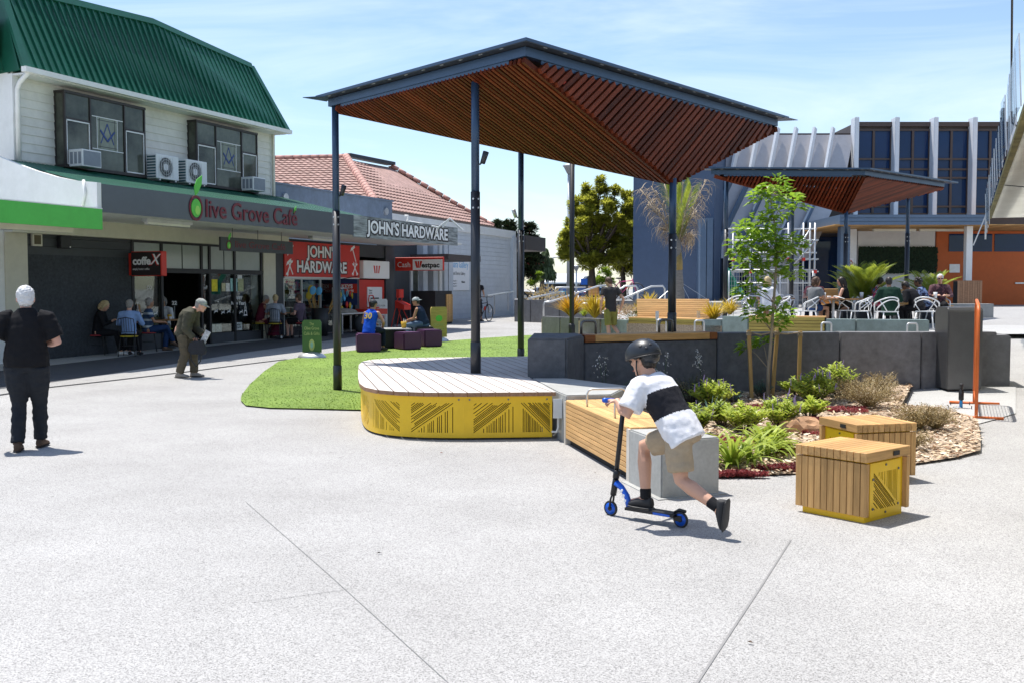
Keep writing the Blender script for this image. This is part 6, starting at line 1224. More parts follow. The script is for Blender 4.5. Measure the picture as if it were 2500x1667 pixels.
# --- white looped armchair
def white_chair():
 t = thing('loop_chair', 'x', 'chair', (0, 0, 0), 0, 'white plastic loop chairs on the terrace')
 mb = MB(); mb.prism([(-.21, -.19), (.21, -.19), (.235, .2), (.15, .25), (-.15, .25), (-.235, .2)], .43, .455); mb.build('seat', 'chair_white', t, world=False)
 for sx in (-1, 1): tubes([[(sx * .19, .2, .44), (sx * .245, .26, 0)]], .017, 'leg', 'chair_white', t); tubes([[(sx * .18, -.17, .44), (sx * .245, -.27, 0)]], .017, 'leg', 'chair_white', t)
 def arc_(rx, ry, z0, z1, y0): return [(rx * math.cos(a), y0 - ry * math.sin(a), z0 + (z1 - z0) * max(0, math.sin(a)) ** 1.2) for a in [math.pi * k / 14 for k in range(15)]]
 tubes([[(.27, .12, .46), (.29, .10, .62)] + arc_(.29, .30, .66, .80, .06) + [(-.29, .10, .62), (-.27, .12, .46)]], .017, 'back_loop', 'chair_white', t)
 tubes([[(.26, .0, .45)] + arc_(.275, .24, .52, .74, -.02) + [(-.26, 0, .45)]], .014, 'back_loop', 'chair_white', t)
 tubes([[(.10, -.19, .45), (.20, -.2, .6), (.24, -.08, .72)], [(-.10, -.19, .45), (-.20, -.2, .6), (-.24, -.08, .72)]], .013, 'brace', 'chair_white', t)
 return t
def round_table(name, label, loc, r, h, topm, legm, cat='table', square=False):
 t = thing(name, label, cat, loc); mb = MB()
 if square: mb.box(-r, r, -r * .75, r * .75, h - .03, h)
 else: mb.lathe([(.02, h - .03), (r, h - .03), (r, h), (.02, h)], (0, 0), 24)
 mb.build('table_top', topm, t, world=False); mb = MB(); mb.tube([(0, 0, .02), (0, 0, h - .03)], .035, 10); mb.build('post', legm, t, True, world=False); mb = MB(); mb.lathe([(.24, 0), (.24, .015), (.05, .035)], (0, 0), 18); mb.build('base', legm, t, True, world=False); return t
def cup(label, loc, r, h, m, name='cup'):
 t = thing(name, label, name.replace('_', ' '), loc); mb = MB(); mb.lathe([(r * .75, 0), (r, h), (r * .9, h), (r * .66, .01)], (0, 0), 14); mb.build('vessel', m, t, True, world=False); return t
M['seat_yellow'] = mat('yellow_seat', (0.55, 0.42, 0.03), 0.5); M['seat_red'] = mat('red_seat', (0.35, 0.03, 0.04), 0.5); M['seat_green'] = mat('green_seat', (0.25, 0.35, 0.05), 0.5); M['mint'] = mat('mint_pot', (0.25, 0.45, 0.42), 0.5); M['ochre'] = mat('ochre_pot', (0.6, 0.36, 0.03), 0.5)
def gl(px, py): q = gp(px, py); return q
tbl1 = gl(288, 857); tbl2 = gl(407, 850); tbl3 = gl(683, 823)
round_table('cafe_table', 'round brown cafe table with mint pot outside the roughcast wall', tbl1, .36, .74, 'table_top', 'black'); round_table('cafe_table', 'round brown cafe table set with plates by the cafe doorway', tbl2, .36, .74, 'table_top', 'black'); round_table('cafe_table', 'small round cafe table in front of the cream pillar', tbl3, .33, .74, 'table_top', 'black')
cup('mint green pot of cutlery on the cafe table', tbl1 + V((-.16, -.05, .74)), .065, .14, 'mint', 'pot'); cup('white coffee cup on the table with the mint pot', tbl1 + V((.10, -.1, .74)), .04, .07, 'chair_white'); cup('ochre pot on the table by the doorway', tbl2 + V((.08, .02, .74)), .06, .12, 'ochre', 'pot'); cup('white cup beside the ochre pot', tbl2 + V((.16, -.16, .74)), .04, .07, 'chair_white'); cup('white cup on the table before the cream pillar', tbl3 + V((-.1, -.1, .74)), .04, .07, 'chair_white')
t = thing('plate', 'dark plate with food on the table by the doorway', 'plate', tbl2 + V((-.14, -.06, .74))); mb = MB(); mb.lathe([(.05, 0), (.13, .015), (.12, .018), (.05, .008)], (0, 0), 16); mb.build('dish', 'black', t, world=False); mb = MB(); mb.ell((0, 0, .03), (.08, 0, 0), (0, .06, 0), (0, 0, .03)); mb.build('food', mat('food', (0.35, 0.22, 0.1), .7), t, world=False)
NUM = thing('table_number', 'black number 22 card on a wire stand', 'table number', tbl2 + V((.18, .12, .74))); mb = MB(); mb.tube([(0, 0, 0), (0, 0, .34)], .005, 6); mb.build('wire', 'galv', NUM, world=False); mb = MB(); mb.box(-.07, .07, -.006, .006, .34, .48); mb.build('card', 'black', NUM, world=False); put('lettering', text_mesh('22', .13, 'sign_white', .001, .004), NUM, Matrix.Translation((0, -.008, .41)) @ Matrix.Rotation(R(90), 4, 'X'), world=False)
# --- purple cube seats and black cube table on the turf
def cube_seat(name, px, py, w, h, rz, m, label, cat='stool', grp=None):
 p = gp(px, py); t = thing(name, label, cat, p + V((0, w * .3, .02)), rz, grp); mb = MB(); mb.prism([(-w / 2, -w / 2), (w / 2, -w / 2), (w / 2, w / 2), (-w / 2, w / 2)], 0, h); me = mb.mesh('cushion', m); bm = bmesh.new(); bm.from_mesh(me); bmesh.ops.bevel(bm, geom=bm.edges[:], offset=.03, segments=2, affect='EDGES'); bm.to_mesh(me); bm.free()
 put('cushion', me, t, world=False); mb = MB(); mb.box(-w / 2 + .03, w / 2 - .03, -w / 2 + .03, w / 2 - .03, -.02, .02); mb.build('base', 'black', t, world=False)
 mb = MB(); q = w / 2 + .001
 for s_ in (-1, 1): mb.tube([(s_ * q * .96, -q, h - .04), (s_ * q * .96, q, h - .04)], .006, 5); mb.tube([(-q, s_ * q * .96, h - .04), (q, s_ * q * .96, h - .04)], .006, 5)
 mb.build('piping', m, t, world=False); return t, p
cubeA, pA_ = cube_seat('cube_pouffe', 897, 861, .58, .44, R(12), 'purple', 'purple cube seat under the man in the blue jersey'); cubeB, _ = cube_seat('cube_pouffe', 994, 855, .52, .43, R(35), 'purple', 'purple cube seat between the black cube and another purple seat'); cubeC, _ = cube_seat('cube_pouffe', 1047, 848, .52, .44, R(30), 'purple', 'purple cube seat in front of the man in the backwards cap')
cubeD, pD_ = cube_seat('cube_table', 955, 851, .60, .46, R(20), 'black', 'low black cube table between the purple seats', 'table'); mb = MB(); mb.box(-.42, .42, -.40, .40, .46, .49); mb.build('table_top', 'concrete', cubeD, world=False)
cubeE, pE2 = cube_seat('cube_pouffe', 1035, 838, .5, .43, R(10), 'black', 'black cube seat under the man in the backwards cap')
cp = cup('yellow pot with napkins on the low cube table', pD_ + V((.30, .25, .51)), .075, .17, 'ochre', 'pot'); mb = MB(); mb.add([V((-.03, 0, .1)), V((.0, .01, .26)), V((.04, 0, .1))], [(0, 1, 2)]); mb.add([V((.0, .03, .1)), V((.05, .03, .24)), V((.06, 0, .1))], [(0, 1, 2)]); mb.build('napkin', 'sign_white', cp, world=False)
# --- pavement signs
def a_board(px, py, w, h, rz, m, label, dome=True):
 p = gp(px, py); t = thing('pavement_sign', label, 'sign', p, rz); mb = MB()
 if dome: mb.ell((0, 0, .0), (.34, 0, 0), (0, .24, 0), (0, 0, .15), 20, 8); mb.build('base', 'galv', t, True, world=False)
 z0 = .13 if dome else .02; me = curve_mesh([[(-w / 2, z0), (w / 2, z0), (w / 2, h - .05), (w / 2 - .04, h), (-w / 2 + .04, h), (-w / 2, h - .05)]], .014, m); put('board', me, t, Matrix.Rotation(R(90), 4, 'X'), world=False); return t
M['sign_green'] = mat('sign_green', (0.045, 0.13, 0.018), 0.4, var=0.08); M['gold'] = mat('gold_letter', (0.42, 0.46, 0.16), 0.5)
def awrite(t, s, size, m, x, z, w=None, y=-.017, **k):
 if '\n' in s:
  for i, q in enumerate(s.split('\n')): awrite(t, q, size, m, x, z - (i - .5) * size, w, y, **k)
  return
 return put('lettering', text_mesh(s, size, m, .001, width=w, **k), t, Matrix.Translation((x, y, z)) @ Matrix.Rotation(R(90), 4, 'X'), world=False)
AB = a_board(762, 874, .44, .86, R(-4), 'sign_green', 'green Olive Grove Cafe and Gifts pavement sign on a domed base')
for s_, z_, w_ in (('The', .77, .10), ('Olive Grove', .67, .34), ('Café & Gifts', .55, .36)): awrite(AB, s_, .10, 'gold', 0, z_, w_)
put('emblem', curve_mesh([ellp(0, 0, .065, .13)], .001, 'gold'), AB, Matrix.Translation((0, -.017, .30)) @ Matrix.Rotation(R(90), 4, 'X'), world=False); put('emblem', curve_mesh([ellp(0, 0, .03, .07)], .001, 'mint'), AB, Matrix.Translation((0, -.019, .30)) @ Matrix.Rotation(R(90), 4, 'X'), world=False)
AB2 = a_board(1071, 835, .62, .98, R(48), 'timber_olive', 'tall olive pavement sign at the edge of the turf', True); awrite(AB2, 'ORGANIC\nISLAND', .12, 'gold', 0, .42, .42); put('emblem', curve_mesh([ellp(0, 0, .13, .09)], .001, 'olive_green'), AB2, Matrix.Translation((0, -.017, .66)) @ Matrix.Rotation(R(90), 4, 'X'), world=False)
AB3 = a_board(925, 806, .62, 1.05, R(28), 'galv', 'grey dry cleaners pavement sign by the cash machine', False); awrite(AB3, 'DRY', .2, 'red', .05, .62, .35, off=.006); awrite(AB3, 'CLEANERS', .17, 'red', 0, .42, .5, off=.004); awrite(AB3, 'CURTAINS\nDUVETS', .09, 'charcoal', 0, .22, .4); awrite(AB3, 'AGENTS FOR', .08, 'charcoal', 0, .82, .45)
# --- goods outside the hardware shop
gx = lambda s, o: fw(s, o)
BRB = thing('brush_bin', 'black bin of upright brooms and spades outside the hardware window', 'bin', gx(9.7, .75)); mb = MB(); mb.lathe([(.22, 0), (.29, .85), (.26, .85), (.2, .05)], (0, 0), 16); mb.build('tub', 'black', BRB, True, world=False)
r_ = random.Random(2); cc = ['seat_yellow', 'olive_green', 'sky_text', 'red', 'seat_yellow', 'olive_green']; M['handle'] = wood('broom_handle', (0.5, 0.3, 0.1))
for k in range(11):
 a = r_.uniform(0, 6.28); q = V((.15 * math.cos(a), .15 * math.sin(a), .8)); e = q + V((.22 * math.cos(a) + r_.uniform(-.1, .25), .1 * math.sin(a), r_.uniform(.35, .62))); mb = MB(); mb.tube([q - V((0, 0, .3)), e], .013, 5); mb.build('handle', 'handle', BRB, world=False)
 if k % 2 == 0: mb = MB(); mb.ell(e + V((0, 0, .08)), (.10, 0, .02), (0, .02, 0), (0, 0, .13)); mb.build('blade', cc[k % 6], BRB, True, world=False)
GT = thing('display_table', 'folding table of covered goods outside the hardware window', 'table', gx(11.2, .8), FROT)
mb = MB(); mb.box(-.9, .75, -.35, .35, .62, .66); mb.build('table_top', 'galv', GT, world=False); mb = MB(); mb.ell((-.2, 0, .68), (.62, 0, 0), (0, .33, 0), (0, 0, .13), 16, 6); mb.build('tarpaulin', mat('tarpaulin', (.26, .24, .21), .7, var=.4, scale=5, bump=.6, bscale=12), GT, True, world=False)
for x in (-.8, .65):
 for y in (-.3, .3): mb = MB(); mb.box(x - .02, x + .02, y - .02, y + .02, 0, .62); mb.build('leg', 'galv', GT, world=False)
RT = thing('red_trolley', 'red topped trolley with a red chair by the hardware doorway', 'trolley', gx(12.6, .85), FROT); mb = MB(); mb.box(-.55, .55, -.3, .3, .56, .74); mb.build('tray', 'red', RT, world=False)
for x in (-.5, .5):
 for y in (-.25, .25): mb = MB(); mb.tube([(x, y, .05), (x, y, .56)], .02, 6); mb.build('leg', 'galv', RT, world=False); mb = MB(); mb.tube([(x - .015, y, .05), (x + .015, y, .05)], .05, 10); mb.build('castor', 'black', RT, world=False)
RC = thing('red_chair', 'red tubular chair standing on the red trolley', 'chair', gx(12.7, .85) + V((0, 0, .74)), FROT); tubes([[(-.18, 0, 0), (-.18, .05, .30), (-.12, .06, .44), (.12, .06, .44), (.18, .05, .30), (.18, 0, 0)]], .02, 'back_frame', 'red', RC); mb = MB(); mb.box(-.18, .18, -.15, .1, .02, .06); mb.build('seat', 'red', RC, world=False)
HG = thing('hanging_goods', 'rack of colourful bags and gloves on the hardware front', 'rack', gx(11.35, .5), FROT); mb = MB(); mb.box(-.55, .55, -.02, .02, 1.42, 1.46); mb.build('rail', 'galv', HG, world=False)
mb = MB(); mb.box(-.55, -.51, -.02, .02, .05, 1.42); mb.build('upright', 'galv', HG, world=False); mb = MB(); mb.box(.51, .55, -.02, .02, .05, 1.42); mb.build('upright', 'galv', HG, world=False)
for k in range(22): c = V((r_.uniform(-.5, .5), r_.uniform(-.12, .0), r_.uniform(.75, 1.36))); mb = MB(); mb.ell(c, (.07, 0, 0), (0, .03, 0), (0, 0, .11), 8, 5); mb.build('bag', r_.choice(['seat_yellow', 'purple', 'red', 'sky_text', 'black', 'goods5', 'goods2']), HG, True, world=False)
SW = thing('bagged_goods', 'dark bag leaning below the display table', 'bag', gx(11.7, 1.1)); mb = MB(); mb.ell((0, 0, .3), (.3, .1, 0), (-.04, .12, 0), (0, 0, .33), 12, 8); mb.build('sack', 'charcoal', SW, True, world=False); mb = MB(); mb.ell((.12, -.08, .3), (.12, 0, 0), (0, .05, 0), (0, 0, .16), 10, 6); mb.build('print', 'goods4', SW, True, world=False)
RB = thing('red_stand', 'red leaflet stand on splayed legs beside the cash machine', 'stand', gx(15.2, .5), FROT); mb = MB(); mb.box(-.16, .16, -.06, .06, 1.05, 1.35); mb.build('header', 'red', RB, world=False); mb = MB(); mb.hexa([V((-.25, -.3, .62)), V((.25, -.3, .62)), V((.25, .06, .70)), V((-.25, .06, .70))], [V((-.25, -.3, .80)), V((.25, -.3, .80)), V((.25, .06, .95)), V((-.25, .06, .95))]); mb.build('tray', 'red', RB, world=False)
for sx in (-1, 1): mb = MB(); mb.tube([(sx * .15, 0, .7), (sx * .3, -.3, 0)], .018, 6); mb.build('leg', 'red', RB, world=False); mb = MB(); mb.tube([(sx * .15, 0, 1.05), (sx * .2, .25, 0)], .018, 6); mb.build('leg', 'red', RB, world=False)
TB = thing('litter_bin', 'black litter bin with timber slat front beside the gallery entrance', 'bin', gw(gs(985), 1.2, .33) * 1, GROT)
mb = MB(); mb.box(-.75, .75, -.5, .5, 0, 1.28); mb.build('case', 'black', TB, world=False)
for k in range(5): mb = MB(); mb.box(.2 + .11 * k, .30 + .11 * k, -.54, -.5, .1, 1.15); mb.build('slat', 'timber', TB, world=False)
# --- stainless bin enclosure on the right
bp0, bp1 = gp(2293, 951), gp(2384, 951); BIN = thing('steel_bin', 'tall brushed steel litter bin with rounded top at the wall end', 'bin', (bp0 + bp1) / 2, 0.0); bw = (bp1 - bp0).length
prof = [(-.22, 0.0), (-.22, 1.16), (-.21, 1.20), (-.17, 1.23), (.2, 1.23), (.25, 1.2), (.27, 1.14), (.27, 0)]
mb = MB(); mb.loft([[V((x, y, z + .03)) for y, z in prof] for x in (-bw / 2, bw / 2)]); bevel_obj(mb, 'shell', 'stainless', None).parent = BIN
mb = MB(); mb.box(-bw / 2 + .05, bw / 2 - .05, -.18, .2, -.05, .04); mb.build('plinth', 'black', BIN, world=False)
# --- orange barrier standing edge-on, with mesh infill
q0, q1 = gp(2383, 1022), gp(2376, 968); OB = thing('orange_barrier', 'orange steel crowd barrier with mesh infill standing edge-on', 'barrier', (q0 + q1) / 2); za = gz(q0.x, q0.y); u = V((0, 0, 1)); H_ = aty(2388, 745, (q0.y + q1.y) / 2 - .3).z - za
a0, a1 = q0 + V((0, -.0, 0)), q1.copy(); dv = (a1 - a0).normalized(); a1 = a0 + dv * 1.25
mb = MB(); mb.tube([a0 + u * .02, a0 + u * (H_ - .08), a0 + dv * .08 + u * H_, a1 - dv * .08 + u * H_, a1 + u * (H_ - .08), a1 + u * .02], .022, 8); mb.build('frame', 'orange_steel', OB, True)
mb = MB(); mb.tube([a0 + u * .18, a1 + u * .18], .016, 6); mb.build('rail', 'orange_steel', OB, True); sd = V((dv.y, -dv.x, 0))
for a_ in (a0, a1): mb = MB(); mb.tube([a_ + u * .02 - sd * .32, a_ + u * .02 + sd * .32], .02, 8); mb.build('foot', 'orange_steel', OB, True)
mb = MB(); k = .08
while k < 1.2: mb.tube([a0 + dv * k + u * .18, a0 + dv * k + u * (H_ - .03)], .0035, 4); k += .05
k = .25
while k < H_ - .05: mb.tube([a0 + dv * .01 + u * k, a1 - dv * .01 + u * k], .0035, 4); k += .12
mb.build('mesh_infill', 'orange_steel', OB, kind='stuff')
PP = thing('water_pipe', 'blue and black water pipe stub standing on the concrete pad', 'pipe', gp(2346, 997)); M['pipe_blue'] = mat('pipe_blue', (.02, .22, .5), .4)
mb = MB(); mb.tube([(0, 0, 0), (0, 0, .14)], .022, 10); mb.build('riser', 'pipe_blue', PP, True, world=False); mb = MB(); mb.lathe([(.03, .12), (.034, .13), (.034, .24), (.02, .26), (.02, .31), (.026, .31), (.026, .34), (.01, .345)], (0, 0), 12); mb.build('valve', 'black', PP, True, world=False)
mb = MB(); mb.lathe([(.06, 0), (.06, .02), (.03, .03)], (-.04, .02), 12); mb.build('flange', 'galv', PP, world=False)
for k, (px, py) in enumerate(((2315, 998), (2321, 990), (2367, 990), (2372, 1000))): p = gp(px, py); t = thing('starter_bar', 'short rusty steel bar standing in the concrete pad', 'steel bar', p, 0, 'bars round the pipe'); mb = MB(); mb.tube([(0, 0, 0), (0, 0, .055)], .006, 6); mb.build('bar', 'steel', t, world=False)
RG = thing('blue_rag', 'crumpled blue patterned rag on the bark at the bed edge', 'rag', gp(2305, 1058)); mb = MB(); n = 14
mb.v = [V((-.2 + .4 * i / n, -.06 + .12 * j / 6, .04 + .03 * noise.noise(V((i * .5, j * .7, 1))))) for j in range(7) for i in range(n + 1)]; mb.f = [(j * (n + 1) + i, j * (n + 1) + i + 1, (j + 1) * (n + 1) + i + 1, (j + 1) * (n + 1) + i) for j in range(6) for i in range(n)]; mb.m = [0] * len(mb.f); mb.build('cloth', mat('blue_cloth', (.08, .16, .5), .8, var=.6, scale=30, col2=(.4, .45, .6)), RG, True, world=False)
# --- rock in the bed
def rock(px, py, s, m, label):
 p = gp(px, py); t = thing('garden_rock', label, 'rock', p); bm = bmesh.new(); bmesh.ops.create_icosphere(bm, subdivisions=3, radius=1)
 for v in bm.verts: k = 1 + .35 * noise.noise(v.co * 1.7 + V((px, 0, 0))) + .12 * noise.noise(v.co * 5); v.co = V((v.co.x * s[0] * k, v.co.y * s[1] * k, max(-.05, v.co.z * s[2] * k) + s[2] * .5))
 me = bpy.data.meshes.new('stone'); bm.to_mesh(me); bm.free(); me.materials.append(m); put('stone', me, t, world=False)
M['rock'] = mat('tan_rock', (.46, .26, .14), .8, var=.35, scale=6, bump=.6, bscale=14); rock(1958, 1068, (.27, .2, .17), M['rock'], 'tan sandstone rock among the red ground cover'); rock(2026, 1022, (.13, .1, .09), M['concrete'], 'small grey rock in the bark behind the stools')
# --- terrace furniture
def tp3(px, y): q = aty(px, 700, y); return V((q.x, y, tz(q.x, y)))
wc = white_chair(); spots = [(1803, 27.0, 150, 'white loop chair next to the timber seat and golden grass'), (1840, 26.6, 165, 'empty white loop chair behind the staked tree'), (1915, 27.8, 20, 'white loop chair tucked under the far side of the long table'), (1905, 26.2, 95, 'white loop chair beside the woman in white'), (1975, 25.9, 70, 'white loop chair under the girl in grey'), (2060, 26.3, -80, 'white loop chair beside the canopy apex column'), (2105, 25.8, 60, 'white loop chair seen from behind near the bright palm'), (2167, 25.4, 8, 'white loop chair under the person in the green hoodie'), (2262, 25.6, -35, 'white loop chair under the person in the black hoodie'), (1890, 28.2, 40, 'white loop chair at the back of the long table'), (2290, 27.2, 180, 'white loop chair under the woman in sunglasses'), (2135, 26.9, -60, 'white loop chair under the woman in the floral top'), (2000, 27.5, 200, 'white loop chair on the far side of the square table')]
for k, (px, y, a, lab) in enumerate(spots):
 if k == 0: place(wc, tp3(px, y), R(a)); wc['label'] = lab
 else: tree_copy(wc, tp3(px, y), R(a), lab)
round_table('terrace_table', 'timber topped terrace table beside the apex column', tp3(2035, 26.2), .52, .74, 'table_top', 'chair_white', square=True); round_table('terrace_table', 'timber topped terrace table beside the white loop chairs', tp3(1880, 27.2), .55, .74, 'table_top', 'chair_white', square=True); round_table('terrace_table', 'terrace table with sauce bottles between the hooded people', tp3(2222, 26.4), .55, .74, 'table_top', 'black', square=True); round_table('terrace_table', 'terrace table in front of the bright palm', tp3(2120, 26.6), .45, .74, 'table_top', 'black', square=True)
for k, (px, y, h, m, lab) in enumerate(((2012, 26.1, .16, 'chair_white', 'white cup on the table by the apex column'), (2104, 26.5, .16, 'chair_white', 'white cup in front of the bright palm'), (2206, 26.3, .14, 'chair_white', 'white cup on the table with sauce bottles'), (2284, 26.6, .16, 'chair_white', 'white jug before the woman in sunglasses'), (2024, 26.3, .07, 'chair_white', 'low white bowl on the table by the apex column'))): cup(lab, tp3(px, y) + V((0, 0, .74)), .05, h, m)
t = thing('sauce_bottle', 'red sauce bottle on the terrace table', 'bottle', tp3(2216, 26.3) + V((0, 0, .74))); mb = MB(); mb.lathe([(.03, 0), (.03, .12), (.01, .17), (.01, .2)], (0, 0), 10); mb.build('bottle', 'red', t, True, world=False)
t = thing('tablet', 'dark tablet propped on the table by the apex column', 'tablet', tp3(2045, 26.0) + V((0, 0, .745))); mb = MB(); mb.box(-.12, .12, -.08, .08, 0, .012); mb.build('slab', 'black', t, world=False)
# slatted timber boxes and benches on the terrace
def slat_box(px, y, w, h, label, m='timber', d=.5):
 p = tp3(px, y); t = thing('slatted_box', label, 'planter box', p); mb = MB(); mb.box(-w / 2 + .03, w / 2 - .03, -d / 2 + .03, d / 2 - .03, 0, h); mb.build('core', 'black', t, world=False); n = max(4, int(w / .09))
 for k in range(n): x = -w / 2 + w * (k + .5) / n; mb = MB(); mb.box(x - w / n * .44, x + w / n * .44, -d / 2, -d / 2 + .025, .02, h); mb.build('slat', m, t, world=False)
 mb = MB(); mb.box(-w / 2, w / 2, -d / 2, d / 2, h, h + .03); mb.build('rim', m, t, world=False); return t
slat_box(1865, 28.6, .42, .98, 'tall narrow timber waste box behind the long table', 'timber'); slat_box(2361, 39.6, .95, 1.05, 'dark timber slatted column surround in front of the orange wall', 'deck_end')
b1 = back_bench('timber_bench', tp3(2000, 29.6) - V((0, 0, tz(0, 29.6))), tp3(2060, 29.6) - V((0, 0, tz(0, 29.6))), tz(0, 29.6) + .05, 'timber backed bench behind the woman with bare shoulders', bh=.5)
b2 = back_bench('timber_bench', tp3(2185, 28.8) - V((0, 0, tz(0, 28.8))), tp3(2330, 28.8) - V((0, 0, tz(0, 28.8))), tz(0, 28.8) + .05, 'timber backed bench behind the woman in sunglasses', bh=.5)
mb = MB(); mb.box(12.0, 14.2, 30.2, 30.6, .7, 1.25); mb.build('terrace_block', 'concrete', None, label='low pale concrete block beyond the steel bin', cat='concrete block')
# --- aluminium scaffold
SC = thing('scaffold_tower', 'aluminium scaffold tower standing against the finned wall', 'scaffold', (9.5, 38, .9))
ys_ = (37.6, 39.4)
for y in ys_:
 for px in (1790, 1832, 1877, 1925, 1962, 1978, 1990): a, b = aty(px, 545 if px > 1900 else 565, y), aty(px, 720, y); mb = MB(); mb.tube([(a.x, y, a.z), (a.x, y, .9)], .035, 6); mb.build('upright', 'galv', SC, True)
 for py in (560, 588, 618, 634, 660, 692): a, b = aty(1778, py, y), aty(1994, py, y); mb = MB(); mb.tube([a, b], .032, 6); mb.build('ledger', 'galv', SC, True)
for py in (588, 634, 664): a, b = aty(1780, py, 38.5), aty(1990, py, 38.5); plank('deck_board', SC, a, b, .9, .05, 'galv', bev=0)
for a, b in (((1790, 660), (1877, 588)), ((1925, 660), (1990, 588)), ((1930, 634), (1978, 560))): mb = MB(); mb.tube([aty(*a, 37.55), aty(*b, 37.55)], .03, 6); mb.build('brace', 'galv', SC, True)
for px, py in ((1925, 634), (1832, 664), (1962, 634), (1990, 664), (1790, 634), (1877, 692)): q = aty(px, py, 37.55); mb = MB(); mb.box(q.x - .05, q.x + .05, 37.5, 37.6, q.z - .06, q.z + .06); mb.build('clamp', 'red', SC)
NT = thing('debris_net', 'green debris netting draped on the scaffold corner', 'netting', aty(1790, 700, 37)); mb = MB(); n = 10
P3 = [aty(1773, 645, 37.3), aty(1773, 722, 37.0), aty(1822, 722, 36.9), aty(1800, 690, 37.2)]
for i in range(n):
 for j in range(n):
  f = lambda a, b: P3[0].lerp(P3[3], a).lerp(P3[1].lerp(P3[2], a), b) + V((0, .12 * math.sin(a * 14 + b * 6), 0)); a, b = i / n, j / n; mb.add([f(a, b), f(a + 1 / n, b), f(a + 1 / n, b + 1 / n), f(a, b + 1 / n)], [(0, 1, 2, 3)])
mb.build('net', mat('green_net', (.02, .22, .15), .7, trans=.4), NT, True)
WP = thing('wrapped_pallet', 'grey plastic wrapped load on the scaffold', 'load', aty(1900, 690, 38.3)); q = aty(1900, 715, 38.4); bm = bmesh.new(); bmesh.ops.create_cube(bm, size=1); bmesh.ops.subdivide_edges(bm, edges=bm.edges[:], cuts=5, use_grid_fill=True)
for v in bm.verts: v.co = V((v.co.x * 1.4, v.co.y * .7, (v.co.z + .5) * 2.3)) + V((.06, .05, .03)) * noise.noise(v.co * 4); v.co += V((q.x, 38.5, .95))
me = bpy.data.meshes.new('wrap'); bm.to_mesh(me); bm.free(); me.materials.append(mat('plastic_wrap', (.42, .42, .44), .35, var=.25, scale=3, bump=.5, bscale=9)); put('wrap', me, WP)
FC = thing('mesh_fence', 'galvanised mesh site fence in front of the scaffold', 'fence', aty(1880, 720, 36.5)); y = 36.3
for px in (1780, 1905, 1985): q = aty(px, 662, y); mb = MB(); mb.tube([(q.x, y, .9), (q.x, y, q.z)], .025, 6); mb.build('post', 'galv', FC, True)
mb = MB(); a, b, zt2 = aty(1780, 700, y).x, aty(1985, 700, y).x, aty(1880, 664, y).z; k = a
while k < b: mb.tube([(k, y, .95), (k, y, zt2)], .006, 4); k += .09
for k in range(9): z = .95 + (zt2 - .95) * k / 8; mb.tube([(a, y, z), (b, y, z)], .006, 4)
mb.build('mesh', 'galv', FC, kind='stuff')
# --- bicycles
def bicycle(label, loc, rz, fm):
 t = thing('bicycle', label, 'bicycle', (0, 0, 0)); fr_ = [((-.02, .30), (-.12, .78)), ((-.1, .72), (.40, .76)), ((-.02, .30), (.40, .70)), ((-.02, .30), (-.46, .34)), ((-.46, .34), (-.10, .72)), ((.38, .84), (.55, .34))]
 for (a, b) in fr_: mb = MB(); mb.tube([(a[0], 0, a[1]), (b[0], 0, b[1])], .018, 6); mb.build('frame_tube', fm, t, True, world=False)
 for x in (-.46, .55):
  mb = MB(); mb.tube([(x + .33 * math.cos(k * .2618), 0, .34 + .33 * math.sin(k * .2618)) for k in range(25)], .021, 6, cap=False); w = mb.build('wheel', 'black', t, True, world=False)
  mb = MB()
  for k in range(12): a = k * .5236; mb.tube([(x, 0, .34), (x + .31 * math.cos(a), 0, .34 + .31 * math.sin(a))], .0025, 3)
  mb.build('spokes', 'galv', w, world=False, kind='stuff')
 mb = MB(); mb.ell((-.14, 0, .85), (.13, 0, 0), (0, .06, 0), (0, 0, .035)); mb.build('saddle', 'black', t, True, world=False); mb = MB(); mb.tube([(-.12, 0, .78), (-.14, 0, .84)], .014, 6); mb.build('seat_post', 'black', t, world=False)
 mb = MB(); mb.tube([(.36, 0, .84), (.37, 0, .96), (.38, 0, .98)], .014, 6); mb.build('stem', 'black', t, True, world=False); mb = MB(); mb.tube([(.33, -.29, .99), (.40, -.12, .98), (.40, .12, .98), (.33, .29, .99)], .014, 6); mb.build('handlebar', 'black', t, True, world=False)
 mb = MB(); mb.lathe([(.08, -.01), (.08, .01)], (0, 0), 14); q = mb.mesh('crank', 'steel'); put('crank', q, t, Matrix.Translation((-.02, .03, .30)) @ Matrix.Rotation(R(90), 4, 'X'), world=False)
 mb = MB(); mb.tube([(.14, .0, .46), (.22, 0, .60)], .034, 8); mb.build('bottle', 'red', t, True, world=False); place(t, loc, rz); return t
bkp = gp(1178, 786); bicycle('black bicycle being wheeled along the gallery wall', bkp, R(63), 'black')
bp_ = aty(1524, 731, 37.9); bicycle('child\'s pink bicycle leaning on the ramp wall by the navy wall', (bp_.x, 38.6, ztop - .02), R(-25), mat('pink_frame', (.55, .05, .2), .4))
